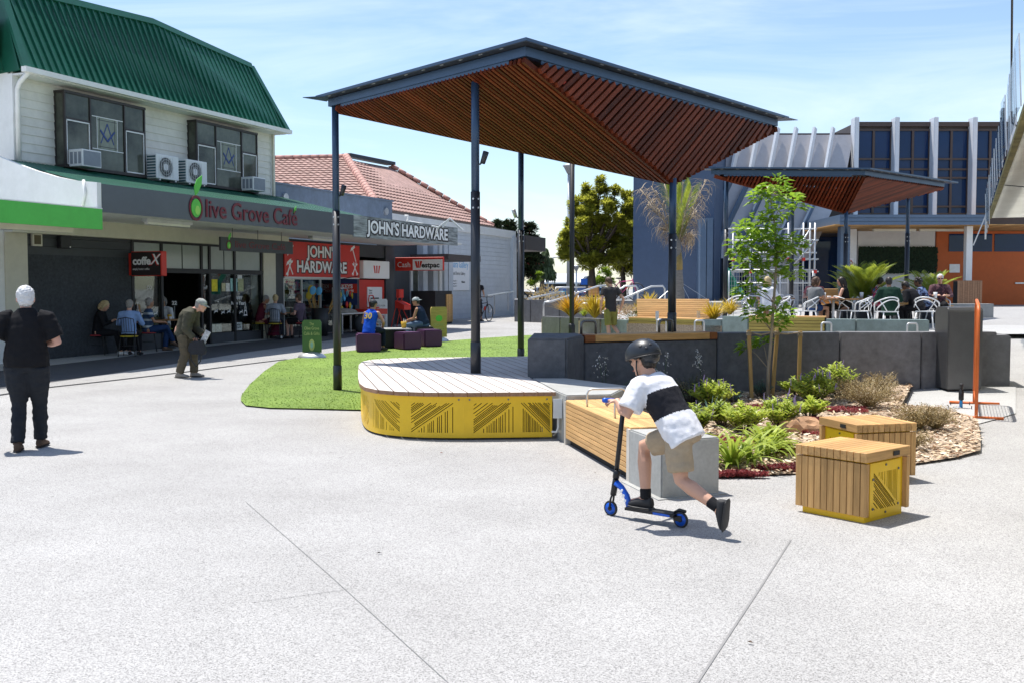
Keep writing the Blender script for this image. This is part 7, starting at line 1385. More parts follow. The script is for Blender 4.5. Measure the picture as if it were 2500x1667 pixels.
# ================================================================== PEOPLE
def solid(mb, name, m, vox, it=4, fold=0.0, ffreq=8.0, seed=0):
 me = mb.mesh(name, m); ob = bpy.data.objects.new('tmp', me); md = ob.modifiers.new('r', 'REMESH'); md.mode = 'VOXEL'; md.voxel_size = vox; md.use_smooth_shade = True
 ms = ob.modifiers.new('s', 'SMOOTH'); ms.factor = .5; ms.iterations = it; r = evalmesh(ob); bpy.data.objects.remove(ob); bpy.data.meshes.remove(me)
 if fold > 0:
  n = len(r.vertices); co = [0.0] * (3 * n); no = [0.0] * (3 * n); r.vertices.foreach_get('co', co); r.vertex_normals.foreach_get('vector', no)
  for i in range(0, 3 * n, 3):
   x, y, z = co[i] * ffreq, co[i + 1] * ffreq, co[i + 2] * ffreq; k = fold * (noise.noise(V((x, y, z * 1.6 + seed))) + .5 * noise.noise(V((x * 2.3, y * 2.3, z * 3.5 + seed))))
   co[i] += no[i] * k; co[i + 1] += no[i + 1] * k; co[i + 2] += no[i + 2] * k
  r.vertices.foreach_set('co', co); r.update()
 r.materials.clear(); r.materials.append(M[m] if isinstance(m, str) else m); return r
SKIN = mat('skin_fair', (.56, .31, .21), .5, var=.06, scale=18); SKIN_T = mat('skin_tan', (.42, .215, .13), .5, var=.06, scale=18); SKIN_P = mat('skin_pink', (.60, .33, .25), .5, var=.06, scale=18); SKIN_D = mat('skin_brown', (.20, .095, .05), .5, var=.06, scale=18)
M['eye'] = mat('eye_dark', (.02, .015, .012), .3); M['lip'] = mat('lip', (.33, .11, .09), .5)
def cloth(name, c, **k): return mat('cloth_' + name, c, .85, var=.12, scale=14, bump=.25, bscale=160, spec=.15, **k)
def stripes(name, c1, c2, period, duty=.5):
 m = bpy.data.materials.new('cloth_' + name); m.use_nodes = True; n, l = m.node_tree.nodes, m.node_tree.links; b = n['Principled BSDF']; b.inputs['Roughness'].default_value = .85
 t = n.new('ShaderNodeTexCoord'); s = n.new('ShaderNodeSeparateXYZ'); l.new(t.outputs['Object'], s.inputs[0]); d = n.new('ShaderNodeMath'); d.operation = 'DIVIDE'; d.inputs[1].default_value = period; f = n.new('ShaderNodeMath'); f.operation = 'FRACT'; g = n.new('ShaderNodeMath'); g.operation = 'GREATER_THAN'; g.inputs[1].default_value = duty
 mxx = n.new('ShaderNodeMix'); mxx.data_type = 'RGBA'; mxx.inputs[6].default_value = (*c1, 1); mxx.inputs[7].default_value = (*c2, 1); l.new(s.outputs[2], d.inputs[0]); l.new(d.outputs[0], f.inputs[0]); l.new(f.outputs[0], g.inputs[0]); l.new(g.outputs[0], mxx.inputs[0]); l.new(mxx.outputs[2], b.inputs['Base Color']); return m
def floral(name, cols):
 m = bpy.data.materials.new('cloth_' + name); m.use_nodes = True; n, l = m.node_tree.nodes, m.node_tree.links; b = n['Principled BSDF']; b.inputs['Roughness'].default_value = .85; t = n.new('ShaderNodeTexCoord'); vo = n.new('ShaderNodeTexVoronoi'); vo.inputs['Scale'].default_value = 22; r = n.new('ShaderNodeValToRGB'); r.color_ramp.interpolation = 'CONSTANT'; sp = n.new('ShaderNodeSeparateColor')
 e = r.color_ramp.elements; e[0].color = (*cols[0], 1); e[1].color = (*cols[1], 1); e[1].position = .3
 for i, c in enumerate(cols[2:]): q = e.new(.5 + .22 * i); q.color = (*c, 1)
 l.new(t.outputs['Object'], vo.inputs['Vector']); l.new(vo.outputs['Color'], sp.inputs[0]); l.new(sp.outputs[0], r.inputs[0]); l.new(r.outputs[0], b.inputs['Base Color']); return m
def ik(a, c, l1, l2, pole):
 a, c = V(a), V(c); d = c - a; L = min(d.length, (l1 + l2) * .999); d.normalize(); x = (l1 * l1 - l2 * l2 + L * L) / (2 * L); h = math.sqrt(max(0, l1 * l1 - x * x)); p = V(pole); p = (p - d * p.dot(d)).normalized(); return a + d * x + p * h
def hand(mb, w, d, pn, sgn, k=1.0, curl=.6, fat=1.0):
 d = V(d).normalized(); pn = V(pn); pn = (pn - d * pn.dot(d)).normalized(); s = d.cross(pn) * sgn
 mb.ell(w + d * .045 * k, s * .038 * k, pn * .016 * k, d * .055 * k, 10, 6)
 for i, L in enumerate((.062, .074, .069, .054)):
  p0 = w + d * .080 * k + s * (.026 - .0175 * i) * k; L *= k; a1 = d * math.cos(curl * .5) + pn * math.sin(curl * .5); a2 = d * math.cos(curl * 1.3) + pn * math.sin(curl * 1.3); a3 = d * math.cos(curl * 2.0) + pn * math.sin(curl * 2.0)
  p1 = p0 + a1 * L * .48; p2 = p1 + a2 * L * .34; p3 = p2 + a3 * L * .25; mb.tube([p0 - d * .02 * k, p0, p1, p2, p3], [.009 * k * fat, .009 * k * fat, .0085 * k * fat, .008 * k * fat, .007 * k * fat], 8, rnd=True)
 t0 = w + d * .022 * k + s * .026 * k; td = (d * .62 + s * .62 + pn * .38).normalized(); t1 = t0 + td * .035 * k; t2 = t1 + (td * .7 + d * .45 + pn * .25 * curl).normalized() * .03 * k; mb.tube([t0 - td * .01, t0, t1, t2], [.013 * k, .0125 * k, .0105 * k * fat, .008 * k * fat], 8, rnd=True)
def head_parts(mb, h, f, u, k=1.0):
 f = V(f).normalized(); u = V(u); u = (u - f * u.dot(f)).normalized(); s = f.cross(u)
 mb.ell(h + u * .018 * k - f * .010 * k, s * .074 * k, f * .094 * k, u * .098 * k, 16, 12); mb.ell(h - u * .045 * k + f * .022 * k, s * .056 * k, f * .066 * k, u * .070 * k, 12, 8)
 mb.tube([h + f * .080 * k + u * .012 * k, h + f * .097 * k - u * .018 * k, h + f * .088 * k - u * .030 * k], [.011 * k, .0165 * k, .012 * k], 8, rnd=True); mb.ell(h + f * .074 * k - u * .066 * k, s * .026 * k, f * .016 * k, u * .014 * k, 8, 6); mb.ell(h + f * .066 * k - u * .098 * k, s * .024 * k, f * .022 * k, u * .020 * k, 8, 6)
 for q in (-1, 1): mb.ell(h + s * q * .076 * k - u * .012 * k - f * .008 * k, s * .010 * k, (f * .6 + u * .2) * .030 * k, u * .033 * k, 8, 6); mb.ell(h + f * .080 * k + u * .022 * k + s * q * .030 * k, s * .026 * k, f * .012 * k, u * .009 * k, 8, 5)
 return f, u, s
def person(label, J, o, loc, rz, sc=1.0, vox=.015, near=False):
 """J: joint positions (x right, y forward, z up); o: outfit"""
 t = thing('person', label, 'person', (0, 0, 0)); J = {k: (v if isinstance(v, int) else V(v)) for k, v in J.items()}; sk = o.get('skin', SKIN); fat = o.get('fat', 1.0); fc = 1.0 if near else 1.3; h, f, u = J['head'], J['f'], J['u']
 mb = MB(); f, u, s = head_parts(mb, h, f, u, o.get('headk', 1.0)); nk = J['neck']; mb.tube([nk - (h - nk) * .35, nk, h - u * .06 - f * .015], [.066, .056, .054], 10, rnd=True)
 up_ = (nk - J['pel']).normalized(); side = (J['sR'] - J['sL']).normalized(); fw_ = up_.cross(side); fw_ = -fw_ if fw_.dot(V((0, 1, 0))) < -.3 and False else side.cross(up_) * -1
 fw_ = up_.cross(side)
 if fw_.dot(f) < 0 and abs(fw_.dot(f)) > .8: fw_ = -fw_
 bw_ = fw_ * o.get('bow', 0.0) * 1.3; mb.loft([[c - bw_ + side * a * math.cos(q * .5236) + fw_ * b * math.sin(q * .5236) for q in range(12)] for c, a, b in ((J['pel'] - up_ * .10, .10 * fat, .085 * fat), (J['pel'], .135 * fat, .10 * fat), (J['pel'].lerp(nk, .35), .118 * fat, .088 * fat), (J['pel'].lerp(nk, .7), .142, .10), (nk - up_ * .05, .115, .06), (nk - up_ * .01, .05, .045))])
 for q in ('L', 'R'):
  sg = 1 if q == 'R' else -1
  ak = o.get('armk', 1.0); mb.tube([J['s' + q] - side * sg * .05, J['s' + q], J['s' + q].lerp(J['e' + q], .5), J['e' + q], J['e' + q].lerp(J['w' + q], .35), J['w' + q]], [.045, .045, .042 * ak, .036 * ak, .039 * ak, .026 * ak] if o.get('sleeve', .5) <= 1 else [.03, .03, .028, .028, .03, .025], 10, rnd=True)
  hand(mb, J['w' + q], J.get('hd' + q, J['w' + q] - J['e' + q]), J.get('pn' + q, V((-sg * .6, .3, -.4))), J.get('hs' + q, sg), o.get('handk', 1.0), o.get('curl', .6), fc)
  mb.tube([J['h' + q], J['h' + q].lerp(J['k' + q], .5), J['k' + q], J['k' + q].lerp(J['a' + q], .3), J['a' + q]], [.085 * fat, .072, .052, .054, .034], 10, rnd=True)
  td = J['t' + q]; un = J.get('u' + q, V((0, 0, 1))); mb.tube([J['a' + q], J['a' + q] + td * .05 - un * .03, J['a' + q] + td * .12 - un * .045], [.036, .034, .026], 8, rnd=True)
 put('body', solid(mb, 'body', sk, vox, 3), t, world=False)
 for sg in (-1, 1): mb = MB(); mb.ell(h + f * .0885 + u * .004 + s * sg * .032, s * .013, f * .006, u * .007, 8, 5); mb.build('eye', 'eye', t, True, world=False); mb = MB(); mb.ell(h + f * .0905 + u * .027 + s * sg * .033, s * .022, f * .006, u * .004, 8, 4); mb.build('eyebrow', o.get('hairm', 'eye'), t, True, world=False)
 mb = MB(); mb.ell(h + f * .0875 - u * .066, s * .022, f * .006, u * .006, 8, 4); mb.build('mouth', 'lip', t, True, world=False)
 # --- shirt
 th = o.get('thick', .012); hem = o.get('hem', .05); ss = o.get('sleeve', .5); ease = o.get('ease', 1.0)
 mb = MB(); P, N = J['pel'], nk; bow = o.get('bow', 0.0)
 rings = [(P - up_ * hem, .150 * fat * ease + th, .112 * fat * ease + th), (P + up_ * .05, .148 * fat * ease + th, .116 * fat * ease + th), (P.lerp(N, .38), .138 * fat + th, .112 * fat + th), (P.lerp(N, .66), .158 + .04 * (fat - 1) + th, .118 + .03 * (fat - 1) + th), (P.lerp(N, .86), .160 + th, .098 + th), (N - up_ * .012, .098 + th, .074 + th), (N + up_ * o.get('collar', .012), .060 + th, .058 + th)]
 mb.loft([[c - fw_ * bow * math.sin(math.pi * i / 6) + side * a * math.cos(q * .3927) + fw_ * b * math.sin(q * .3927) for q in range(16)] for i, (c, a, b) in enumerate(rings)])
 for q in ('L', 'R'):
  sg = 1 if q == 'R' else -1
  if ss > 0:
   pts = [J['s' + q] - side * sg * .07, J['s' + q], J['s' + q].lerp(J['e' + q], min(1, ss))]; rr = [.066 + th, .064 + th, .050 * ak + th + o.get('flare', .006)]
   if ss > 1: pts.append(J['e' + q].lerp(J['w' + q], ss - 1)); rr = [.066 + th, .066 + th, .048 + th, .036 + th]
   mb.tube(pts, rr, 12)
  else: mb.ell(J['s' + q] - side * sg * .05, side * .05, fw_ * .06, up_ * .03)
 me = solid(mb, 'shirt', o['shirt'], vox, 3, o.get('fold', .005), o.get('ffreq', 9), hash(label) % 97)
 if 'band' in o:
  me.materials.append(o['band'][0])
  for p in me.polygons:
   c = p.center; k = (N - c).dot(up_) / (N - P).length; r_ = (c - N.lerp(P, k)); a = (c - J['sL']).dot((J['eL'] - J['sL']).normalized()); inarm = min(((c - J['sL'].lerp(J['eL'], q / 4)).length for q in range(1, 5))) < .098 or min(((c - J['sR'].lerp(J['eR'], q / 4)).length for q in range(1, 5))) < .098
   k += .35 * r_.dot(fw_) * o['band'][3]
   if o['band'][1] < k < o['band'][2] and not inarm: p.material_index = 1
 put('shirt' if not o.get('coat') else 'jacket', me, t, world=False)
 # --- lower clothing
 lw = o.get('lower', 'trousers'); ll = o.get('leglen', 1.95); mb = MB(); le = o.get('legease', 1.0)
 if lw != 'none':
  if lw == 'skirt':
   kc = (J['kL'] + J['kR']) / 2; ac = (J['aL'] + J['aR']) / 2; hc = J['pel']; sd = (J['kR'] - J['kL']); sd = side
   def rg(c, a, b, ax): b_ = ax.cross(sd); return [c + sd * a * math.cos(q * .3927) + b_ * b * math.sin(q * .3927) for q in range(16)]
   mb.loft([rg(hc + up_ * .12, .15, .12, up_), rg(hc, .185 * fat, .15, up_), rg(hc.lerp(kc, .5) , .20, .14, ((hc - kc).normalized() + up_ * .6).normalized()), rg(kc + V((0, .05, -.02)), .20, .12, V((0, -.5, .6)).normalized()), rg(kc.lerp(ac, .5) + V((0, .03, 0)), .22, .16, V((0, 0, 1))), rg(ac + V((0, .02, .02)), .26, .2, V((0, 0, 1)))])
  else:
   mb.loft([[c + side * a * math.cos(q * .3927) + fw_ * b * math.sin(q * .3927) for q in range(16)] for c, a, b in ((J['pel'] + up_ * .10, .140 * fat, .108 * fat), (J['pel'] + up_ * .02, .152 * fat, .116 * fat), (J['pel'] - up_ * .07, .150 * fat, .115 * fat), (J['pel'] - up_ * .12, .12 * fat, .10 * fat))])
   for q in ('L', 'R'):
    pts = [J['h' + q], J['h' + q].lerp(J['k' + q], .5)]; rr = [.100 * fat * le, .090 * fat * le]
    if ll <= 1: pts = [J['h' + q], J['h' + q].lerp(J['k' + q], ll)]; rr = [.100 * fat * le, (.090 + .004) * fat * le]
    else: pts += [J['k' + q], J['k' + q].lerp(J['a' + q], .5), J['k' + q].lerp(J['a' + q], ll - 1)]; rr += [.070 * le, .066 * le, .062 * le]
    mb.tube(pts, rr, 12); mb.ell(J['h' + q], side * .07 * fat, fw_ * .095 * fat, up_ * .09)
  put(lw, solid(mb, lw, o['lowerm'], vox, 3, o.get('lfold', .005), 9, hash(label) % 53), t, world=False)
 # --- shoes
 for q in ('L', 'R'):
  a, td = J['a' + q], J['t' + q]; un = J.get('u' + q, V((0, 0, 1))); un = (un - td * un.dot(td)).normalized(); sd = td.cross(un); base = a - un * .075; mb = MB(); sh = o.get('shoe', 1.0)
  mb.loft([[base + td * y + sd * w * sh * math.cos(k * .5236) + un * (hh / 2 + hh / 2 * math.sin(k * .5236) * (1 if math.sin(k * .5236) > 0 else 1)) for k in range(12)] for y, w, hh in [(y * o.get('footk', 1), w, hh) for y, w, hh in ((-.078, .018, .05), (-.066, .034, .085), (-.02, .040, .105 if o.get('boot') else .088), (.05, .044, .082), (.12, .047, .058), (.168, .036, .045), (.188, .014, .03))]])
  me = solid(mb, 'shoe', o.get('shoem', 'black'), max(.008, vox * .7), 2); so = put('shoe', me, t, world=False)
  if near or o.get('sole'):
   mb = MB(); mb.loft([[base + td * (y + .012 * math.sin(k * .5236)) + sd * w * sh * 1.06 * math.cos(k * .5236) + un * (zz + .010 * math.sin(k * .5236)) for k in range(12)] for y, w, zz in [(y * o.get('footk', 1), w, zz) for y, w, zz in ((-.085, .02, .006), (-.06, .038, .006), (.0, .042, .006), (.1, .049, .006), (.165, .040, .008), (.192, .014, .012))]]); put('sole', mb.mesh('sole', o.get('solem', 'black')), so, world=False)
  if o.get('boot') or o.get('sock'): mb = MB(); lgd = (J['k' + q] - a).normalized(); mb.tube([a - lgd * .01, a + lgd * (.075 if o.get('boot') else .07)], [.047 if o.get('boot') else .041, .05 if o.get('boot') else .043], 12); put('sock' if o.get('sock') else 'cuff', solid(mb, 'sock', o.get('sockm', 'black'), .008, 1), t, world=False)
 # --- hair and hats
 hr = o.get('hair'); hk = o.get('headk', 1.0)
 if hr:
  mb = MB(); mb.ell(h + (u * .030 - f * .022) * hk, s * .083 * hk, f * .096 * hk, u * .094 * hk, 16, 10); mb.ell(h - (u * .02 + f * .05) * hk, s * .074 * hk, f * .056 * hk, u * .075 * hk, 12, 8)
  if hr in ('bob', 'long'):
   for sg in (-1, 1): mb.tube([h + s * sg * .07 + u * .05, h + s * sg * .084 - u * .03 - f * .01, h + s * sg * .075 - u * (.10 if hr == 'bob' else .2) - f * .02], [.035, .032, .022], 8, rnd=True)
   mb.tube([h - f * .07 + u * .03, h - f * .085 - u * .07, h - f * .085 - u * (.12 if hr == 'bob' else .26)], [.06, .06, .035], 10, rnd=True)
  if hr == 'bun': mb.ell(h - f * .10 + u * .07, s * .04, f * .04, u * .04)
  if hr == 'curly':
   rr = random.Random(5)
   for _ in range(26): d = V((rr.uniform(-1, 1), rr.uniform(-1, 1), rr.uniform(-.3, 1))).normalized(); mb.ell(h + u * .03 - f * .02 + (s * d.x * .085 + f * min(.4, d.y) * .1 + u * d.z * .1), s * .026, f * .026, u * .026, 6, 5)
  put('hair', solid(mb, 'hair', o['hairm'], max(.007, vox * .6), 1, .009, 42), t, world=False)
 def dome(name, m, c, ax, ay, az, cut, par=None):
  mb = MB(); rings = []
  for i in range(10): a = R(4) + (R(cut) - R(4)) * i / 9; rings.append([c + u * az * math.cos(a) + (s * ax * math.cos(k * .2618) + f * ay * math.sin(k * .2618)) * math.sin(a) for k in range(24)])
  mb.loft(list(reversed(rings))); return mb.build(name, m, par or t, True, world=False)
 hat = o.get('hat')
 if hat in ('cap', 'backcap'):
  dome('cap', o['hatm'], h + u * .035 - f * .012, .088, .108, .088, 92); sgn = 1 if hat == 'cap' else -1
  mb = MB(); n = 9; up_pts = [h + u * .036 - f * .012 + s * .082 * math.cos(math.pi * k / n) + f * sgn * .10 * math.sin(math.pi * k / n) for k in range(n + 1)]; op = [h + u * .018 - f * .012 + s * .078 * math.cos(math.pi * k / n) + f * sgn * (.10 + .075 * math.sin(math.pi * k / n)) * (math.sin(math.pi * k / n) ** .5 if k not in (0, n) else 0) for k in range(n + 1)]
  for a, b in ((0, 1),): mb.add(up_pts + op + [p - u * .006 for p in up_pts] + [p - u * .006 for p in op], [(i, i + 1, n + 2 + i, n + 1 + i) for i in range(n)] + [(2 * n + 2 + i, 3 * n + 3 + i, 3 * n + 4 + i, 2 * n + 3 + i) for i in range(n)] + [(n + 1 + i, n + 2 + i, 3 * n + 4 + i, 3 * n + 3 + i) for i in range(n)])
  mb.build('peak', o['hatm'], t, True, world=False)
 if hat == 'helmet':
  hl = dome('helmet', o['hatm'], h + u * .036 - f * .012, .112, .137, .115, 98); mb = MB()
  c = h + u * .036 - f * .012; ring = [c + u * .115 * math.cos(R(98)) + (s * .112 * math.cos(k * .2618) + f * .137 * math.sin(k * .2618)) * math.sin(R(98)) for k in range(25)]; mb.tube(ring, .0055, 6, cap=False); mb.build('rim', 'black', hl, True, world=False)
  low = h + u * .012 - f * .070; mb = MB(); mb.ell(low, s * .090, f * .062, u * .058, 16, 8); mb.build('nape', o['hatm'], hl, True, world=False)
  for (da, db) in ((60, 200), (60, 240), (60, 300), (60, 340), (28, 250), (28, 290), (72, 220), (72, 320)):
   a, b = R(da), R(db); nn_ = u * math.cos(a) + (s * math.cos(b) + f * math.sin(b)) * math.sin(a); q = c + u * .115 * math.cos(a) + (s * .112 * math.cos(b) + f * .137 * math.sin(b)) * math.sin(a); e1 = nn_.orthogonal().normalized(); mb = MB(); mb.ell(q, e1 * .012, nn_.cross(e1) * .012, nn_ * .003, 10, 4); mb.build('vent', 'black', hl, True, world=False)
  for sg in (-1, 1): mb = MB(); mb.tube([h + s * sg * .088 + u * .0, h + s * sg * .08 - u * .06 + f * .02, h + s * sg * .03 - u * .115 + f * .045, h - u * .122 + f * .045], .006, 6); mb.build('strap', 'black', hl, True, world=False)
 if o.get('sunglasses'):
  for sg in (-1, 1): mb = MB(); mb.ell(h + f * .094 + u * .003 + s * sg * .033, s * .027, f * .006, u * .019, 10, 5); mb.build('sunglasses', 'black', t, True, world=False)
 place(t, loc, rz, sc); return t
def seated(lean=.15, seat=.46, yaw=0.0, nod=0.1, wL=None, wR=None, legs='flat', spread=.10, roll=0.0):
 J = {}; J['pel'] = V((0, 0, seat + .09)); a = lean; up = V((roll, math.sin(a), math.cos(a))).normalized(); N = J['pel'] + up * .49; J['neck'] = N; J['sL'] = N + V((-.175, 0, -.06)); J['sR'] = N + V((.175, 0, -.06))
 f = V((math.sin(-yaw) * math.cos(nod), math.cos(yaw) * math.cos(nod), -math.sin(nod))); u = V((0, 0, 1)); u = (u - f * u.dot(f)).normalized(); J['f'] = f; J['u'] = u; J['head'] = N + up * .08 + u * .075 + f * .035
 J['wL'] = V(wL or (-.12, .34, seat + .30)); J['wR'] = V(wR or (.12, .34, seat + .30))
 for q, sg in (('L', -1), ('R', 1)):
  d = J['w' + q] - J['s' + q]
  if d.length > .53: J['w' + q] = J['s' + q] + d.normalized() * .53
  J['e' + q] = ik(J['s' + q], J['w' + q], .28, .26, (sg * .8, -.5, -.7)); J['h' + q] = V((sg * .09, .02, seat + .07)); J['k' + q] = V((sg * spread, .43, seat + .05)); J['a' + q] = V((sg * (spread + .01), .40, .085)); J['t' + q] = V((sg * .15, 1, 0)).normalized()
 if legs == 'crossed': J['kR'] = V((-.02, .44, seat + .13)); J['aR'] = V((-.16, .60, seat - .24)); J['tR'] = V((-.3, .8, -.35)).normalized()
 if legs == 'out': J['kL'] = V((-.14, .45, seat + .03)); J['aL'] = V((-.16, .62, .085)); J['kR'] = V((.12, .44, seat + .05)); J['aR'] = V((.14, .55, .085))
 return J
def standing(lean=.0, yaw=0.0, nod=0.05, wL=(-.24, .05, .86), wR=(.24, .05, .86), stride=0.0, heel=0.0):
 J = {}; J['pel'] = V((0, 0, .95)); up = V((0, math.sin(lean), math.cos(lean))); N = J['pel'] + up * .51; J['neck'] = N; J['sL'] = N + V((-.185, 0, -.06)); J['sR'] = N + V((.185, 0, -.06)); f = V((-math.sin(yaw) * math.cos(nod), math.cos(yaw) * math.cos(nod), -math.sin(nod))); u = V((0, 0, 1)); u = (u - f * u.dot(f)).normalized(); J['f'] = f; J['u'] = u; J['head'] = N + up * .08 + u * .08 + f * .03
 J['wL'], J['wR'] = V(wL), V(wR)
 for q, sg in (('L', -1), ('R', 1)):
  d = J['w' + q] - J['s' + q]
  if d.length > .555: J['w' + q] = J['s' + q] + d.normalized() * .555
  J['e' + q] = ik(J['s' + q], J['w' + q], .29, .27, (sg * .5, -.8, -.1)); J['h' + q] = V((sg * .095, 0, .90)); st = stride * sg; J['a' + q] = V((sg * .10, st, .085)); J['k' + q] = ik(J['h' + q], J['a' + q], .42, .41, (0, 1, 0)); J['t' + q] = V((sg * .12, 1, 0)).normalized()
 return J
W_ = lambda *c: c
HAIR_W = mat('hair_white', (.62, .62, .62), .7, var=.15, scale=40); HAIR_G = mat('hair_grey', (.28, .26, .245), .7, var=.25, scale=40); HAIR_B = mat('hair_blond', (.50, .38, .20), .6, var=.25, scale=40); HAIR_D = mat('hair_dark', (.018, .013, .011), .5, var=.3, scale=40); HAIR_BR = mat('hair_brown', (.075, .038, .02), .55, var=.3, scale=40)
# ---- man in black seen from behind
J = standing(0.03, yaw=.25, nod=.12, wL=(-.33, .05, .90), wR=(.10, .34, 1.10), stride=-.10); J['eR'] = V((.36, .02, 1.16)); J['wR'] = V((.17, .25, 1.16)); J['hdR'] = V((-.6, .6, .1)); J['aL'] = V((-.075, -.13, .085)); J['aR'] = V((.085, .16, .085)); J['kL'] = V((-.09, .04, .50)); J['kR'] = V((.09, .12, .51)); J['hL'].x = -.085; J['hR'].x = .085; J['eR'] = V((.30, .02, 1.13)); J['wR'] = V((.10, .24, 1.13)); J['head'].z -= .02; J['sL'].x = -.205; J['sR'].x = .205
pm = gp(66, 1099); person('heavy white-haired man in black polo and dark trousers seen from behind', J, dict(skin=SKIN_P, fat=1.30, ease=1.06, armk=1.35, headk=1.10, shirt=cloth('black', (.012, .012, .014)), sleeve=.82, hem=.07, thick=.02, fold=.010, ffreq=7, collar=.035, flare=.018, lowerm=cloth('charcoal', (.022, .025, .031)), lower='trousers', leglen=1.98, legease=1.10, lfold=.012, hair='short', hairm=HAIR_W, shoem=mat('brown_boot', (.085, .05, .03), .8), boot=True, sole=True, sockm=MATS['brown_boot'], solem=mat('sole_dark', (.03, .022, .017), .9)), (pm.x - .01, pm.y + .06, 0), R(12), 1.0, .0095, True)
# ---- bent old man with bag and papers, walking to the right
J = {k: V(v) for k, v in dict(pel=(0, -.05, .85), neck=(0, .12, 1.235), sL=(-.165, .10, 1.18), sR=(.165, .08, 1.18), head=(0, .265, 1.325), f=(0, .93, -.36), u=(0, .36, .93), eL=(-.21, .10, .90), wL=(-.12, .26, .77), eR=(.22, .03, .90), wR=(.13, .16, .72), hL=(-.085, -.05, .79), hR=(.085, -.05, .79), kL=(-.09, .07, .46), kR=(.09, -.02, .45), aL=(-.085, .09, .085), aR=(.085, -.13, .085), tL=(0, 1, 0), tR=(.05, 1, 0)).items()}
po = gp(463, 921); person('stooped old man in olive jacket and flat cap carrying a bag', J, dict(skin=SKIN_P, shirt=cloth('olive_jacket', (.075, .072, .052)), coat=True, sleeve=1.9, hem=.12, thick=.026, fold=.012, ffreq=8, bow=.06, collar=.04, lowerm=cloth('brown_trousers', (.105, .088, .062)), leglen=1.98, legease=1.2, lfold=.012, hair='short', hairm=HAIR_G, hat='cap', hatm=mat('grey_cap', (.30, .32, .29), .8, var=.4, scale=9), shoem=mat('grey_sandal', (.28, .25, .22), .7), solem=mat('sole_black', (.02, .02, .02), .9), sole=True, sock=True, sockm=cloth('grey_sock', (.3, .28, .26))), (po.x - .03, po.y, gz(po.x, po.y)), R(-90), 1.0, .010, True)
BG = thing('shoulder_bag', 'dark grey shoulder bag hanging from the old man\'s hand', 'bag', (po.x + .20, po.y - .16, .35)); bx, by, bz = po.x + .20, po.y - .17, gz(po.x, po.y)
mb = MB(); mb.loft([[V((bx + x, by + .05 * sy, bz + z)) for x, z in ((-.13, .66), (.11, .70), (.17, .50), (.13, .44), (-.11, .44), (-.16, .52))] for sy in (-1, 1)]); me = solid(mb, 'pouch', cloth('bag_grey', (.035, .036, .042)), .01, 3, .006, 9); put('pouch', me, BG); mb = MB(); mb.tube([(bx - .12, by - .03, bz + .62), (bx - .10, by - .04, bz + .34), (bx - .01, by - .04, bz + .22), (bx + .07, by - .04, bz + .32), (bx + .10, by - .03, bz + .62)], .012, 6); mb.build('strap', 'black', BG, True); mb = MB(); mb.tube([(bx - .05, by, bz + .66), (bx - .02, by + .01, bz + .76), (bx + .04, by, bz + .67)], .010, 6); mb.build('handle', 'black', BG, True)
NP = thing('folded_papers', 'folded papers in the old man\'s hand', 'papers', (bx + .1, by, bz + .8)); mb = MB(); T_ = Matrix.Translation((bx + .13, by + .06, bz + .74)) @ Matrix.Rotation(R(28), 4, 'Y'); mb.box(-.05, .05, -.012, .012, -.13, .13, T=T_); mb.build('sheets', mat('newsprint', (.5, .5, .52), .8, var=.5, scale=25), NP)
# ---- boy pushing a scooter
sf, sr_ = gp(1491, 1257), gp(1662, 1286); hd = (sf - sr_).normalized(); HR = math.atan2(hd.y, hd.x) - math.pi / 2; mid = (sf + sr_) / 2; wb = (sf - sr_).length
SCO = thing('kick_scooter', 'black and blue kick scooter under the boy in the helmet', 'scooter', mid, HR); M['scoot_blue'] = mat('scooter_blue', (.01, .10, .55), .35, .2); M['scoot_black'] = mat('scooter_black', (.015, .015, .017), .35, .3)
fy, ry = wb / 2, -wb / 2; wr = .055
for y in (fy, ry):
 mb = MB(); mb.tube([(wr * 1.0 * 0 , y + (wr - .006) * math.cos(k * .2618), wr + (wr - .006) * math.sin(k * .2618)) for k in range(25)], .011, 8, cap=False); w = mb.build('wheel', 'black', SCO, True, world=False); mb = MB(); mb.tube([(-.010, y, wr), (.010, y, wr)], wr - .010, 20); mb.build('rim', 'scoot_blue', w, True, world=False); mb = MB(); mb.tube([(-.016, y, wr), (.016, y, wr)], .017, 12); mb.build('hub', 'scoot_black', w, True, world=False)
mb = MB(); mb.box(-.055, .055, ry + .03, fy - .16, .072, .092); mb.build('deck', 'scoot_black', SCO, world=False); mb = MB(); mb.box(-.05, .05, ry + .05, fy - .17, .0922, .095); mb.build('grip_tape', 'black', SCO, world=False); mb = MB(); mb.box(-.057, -.055, ry + .06, ry + .20, .074, .09); mb.build('decal', 'scoot_blue', SCO, world=False)
for sx in (-1, 1): mb = MB(); mb.box(sx * .018 - .003, sx * .018 + .003, ry - .015, ry + .05, .045, .085); mb.build('dropout', 'scoot_black', SCO, world=False)
mb = MB(); mb.tube([(0, ry + .05, .10), (0, ry + .01, .125), (0, ry - .04, .118)], .012, 6); mb.build('brake', 'scoot_black', SCO, True, world=False)
mb = MB(); hx_ = [(-.004, fy - .17, .085), (-.004, fy - .145, .17), (-.004, fy - .10, .225), (-.004, fy - .05, .255)]; mb.tube(hx_, [.026, .022, .022, .026], 10); mb.build('neck', 'scoot_blue', SCO, True, world=False)
for k in range(3): q = V(hx_[0]).lerp(V(hx_[2]), .35 + .25 * k); mb = MB(); mb.ell(q + V((-.02, 0, 0)), (.004, 0, 0), (0, .008, .008), (0, -.012, .012), 8, 4); mb.build('cut_out', 'sign_white', SCO, world=False)
bar = V((0, fy - .115, .885)); mb = MB(); mb.tube([(0, fy - .022, .16), (0, fy - .045, .28)], .024, 12); mb.build('head_tube', 'scoot_black', SCO, True, world=False)
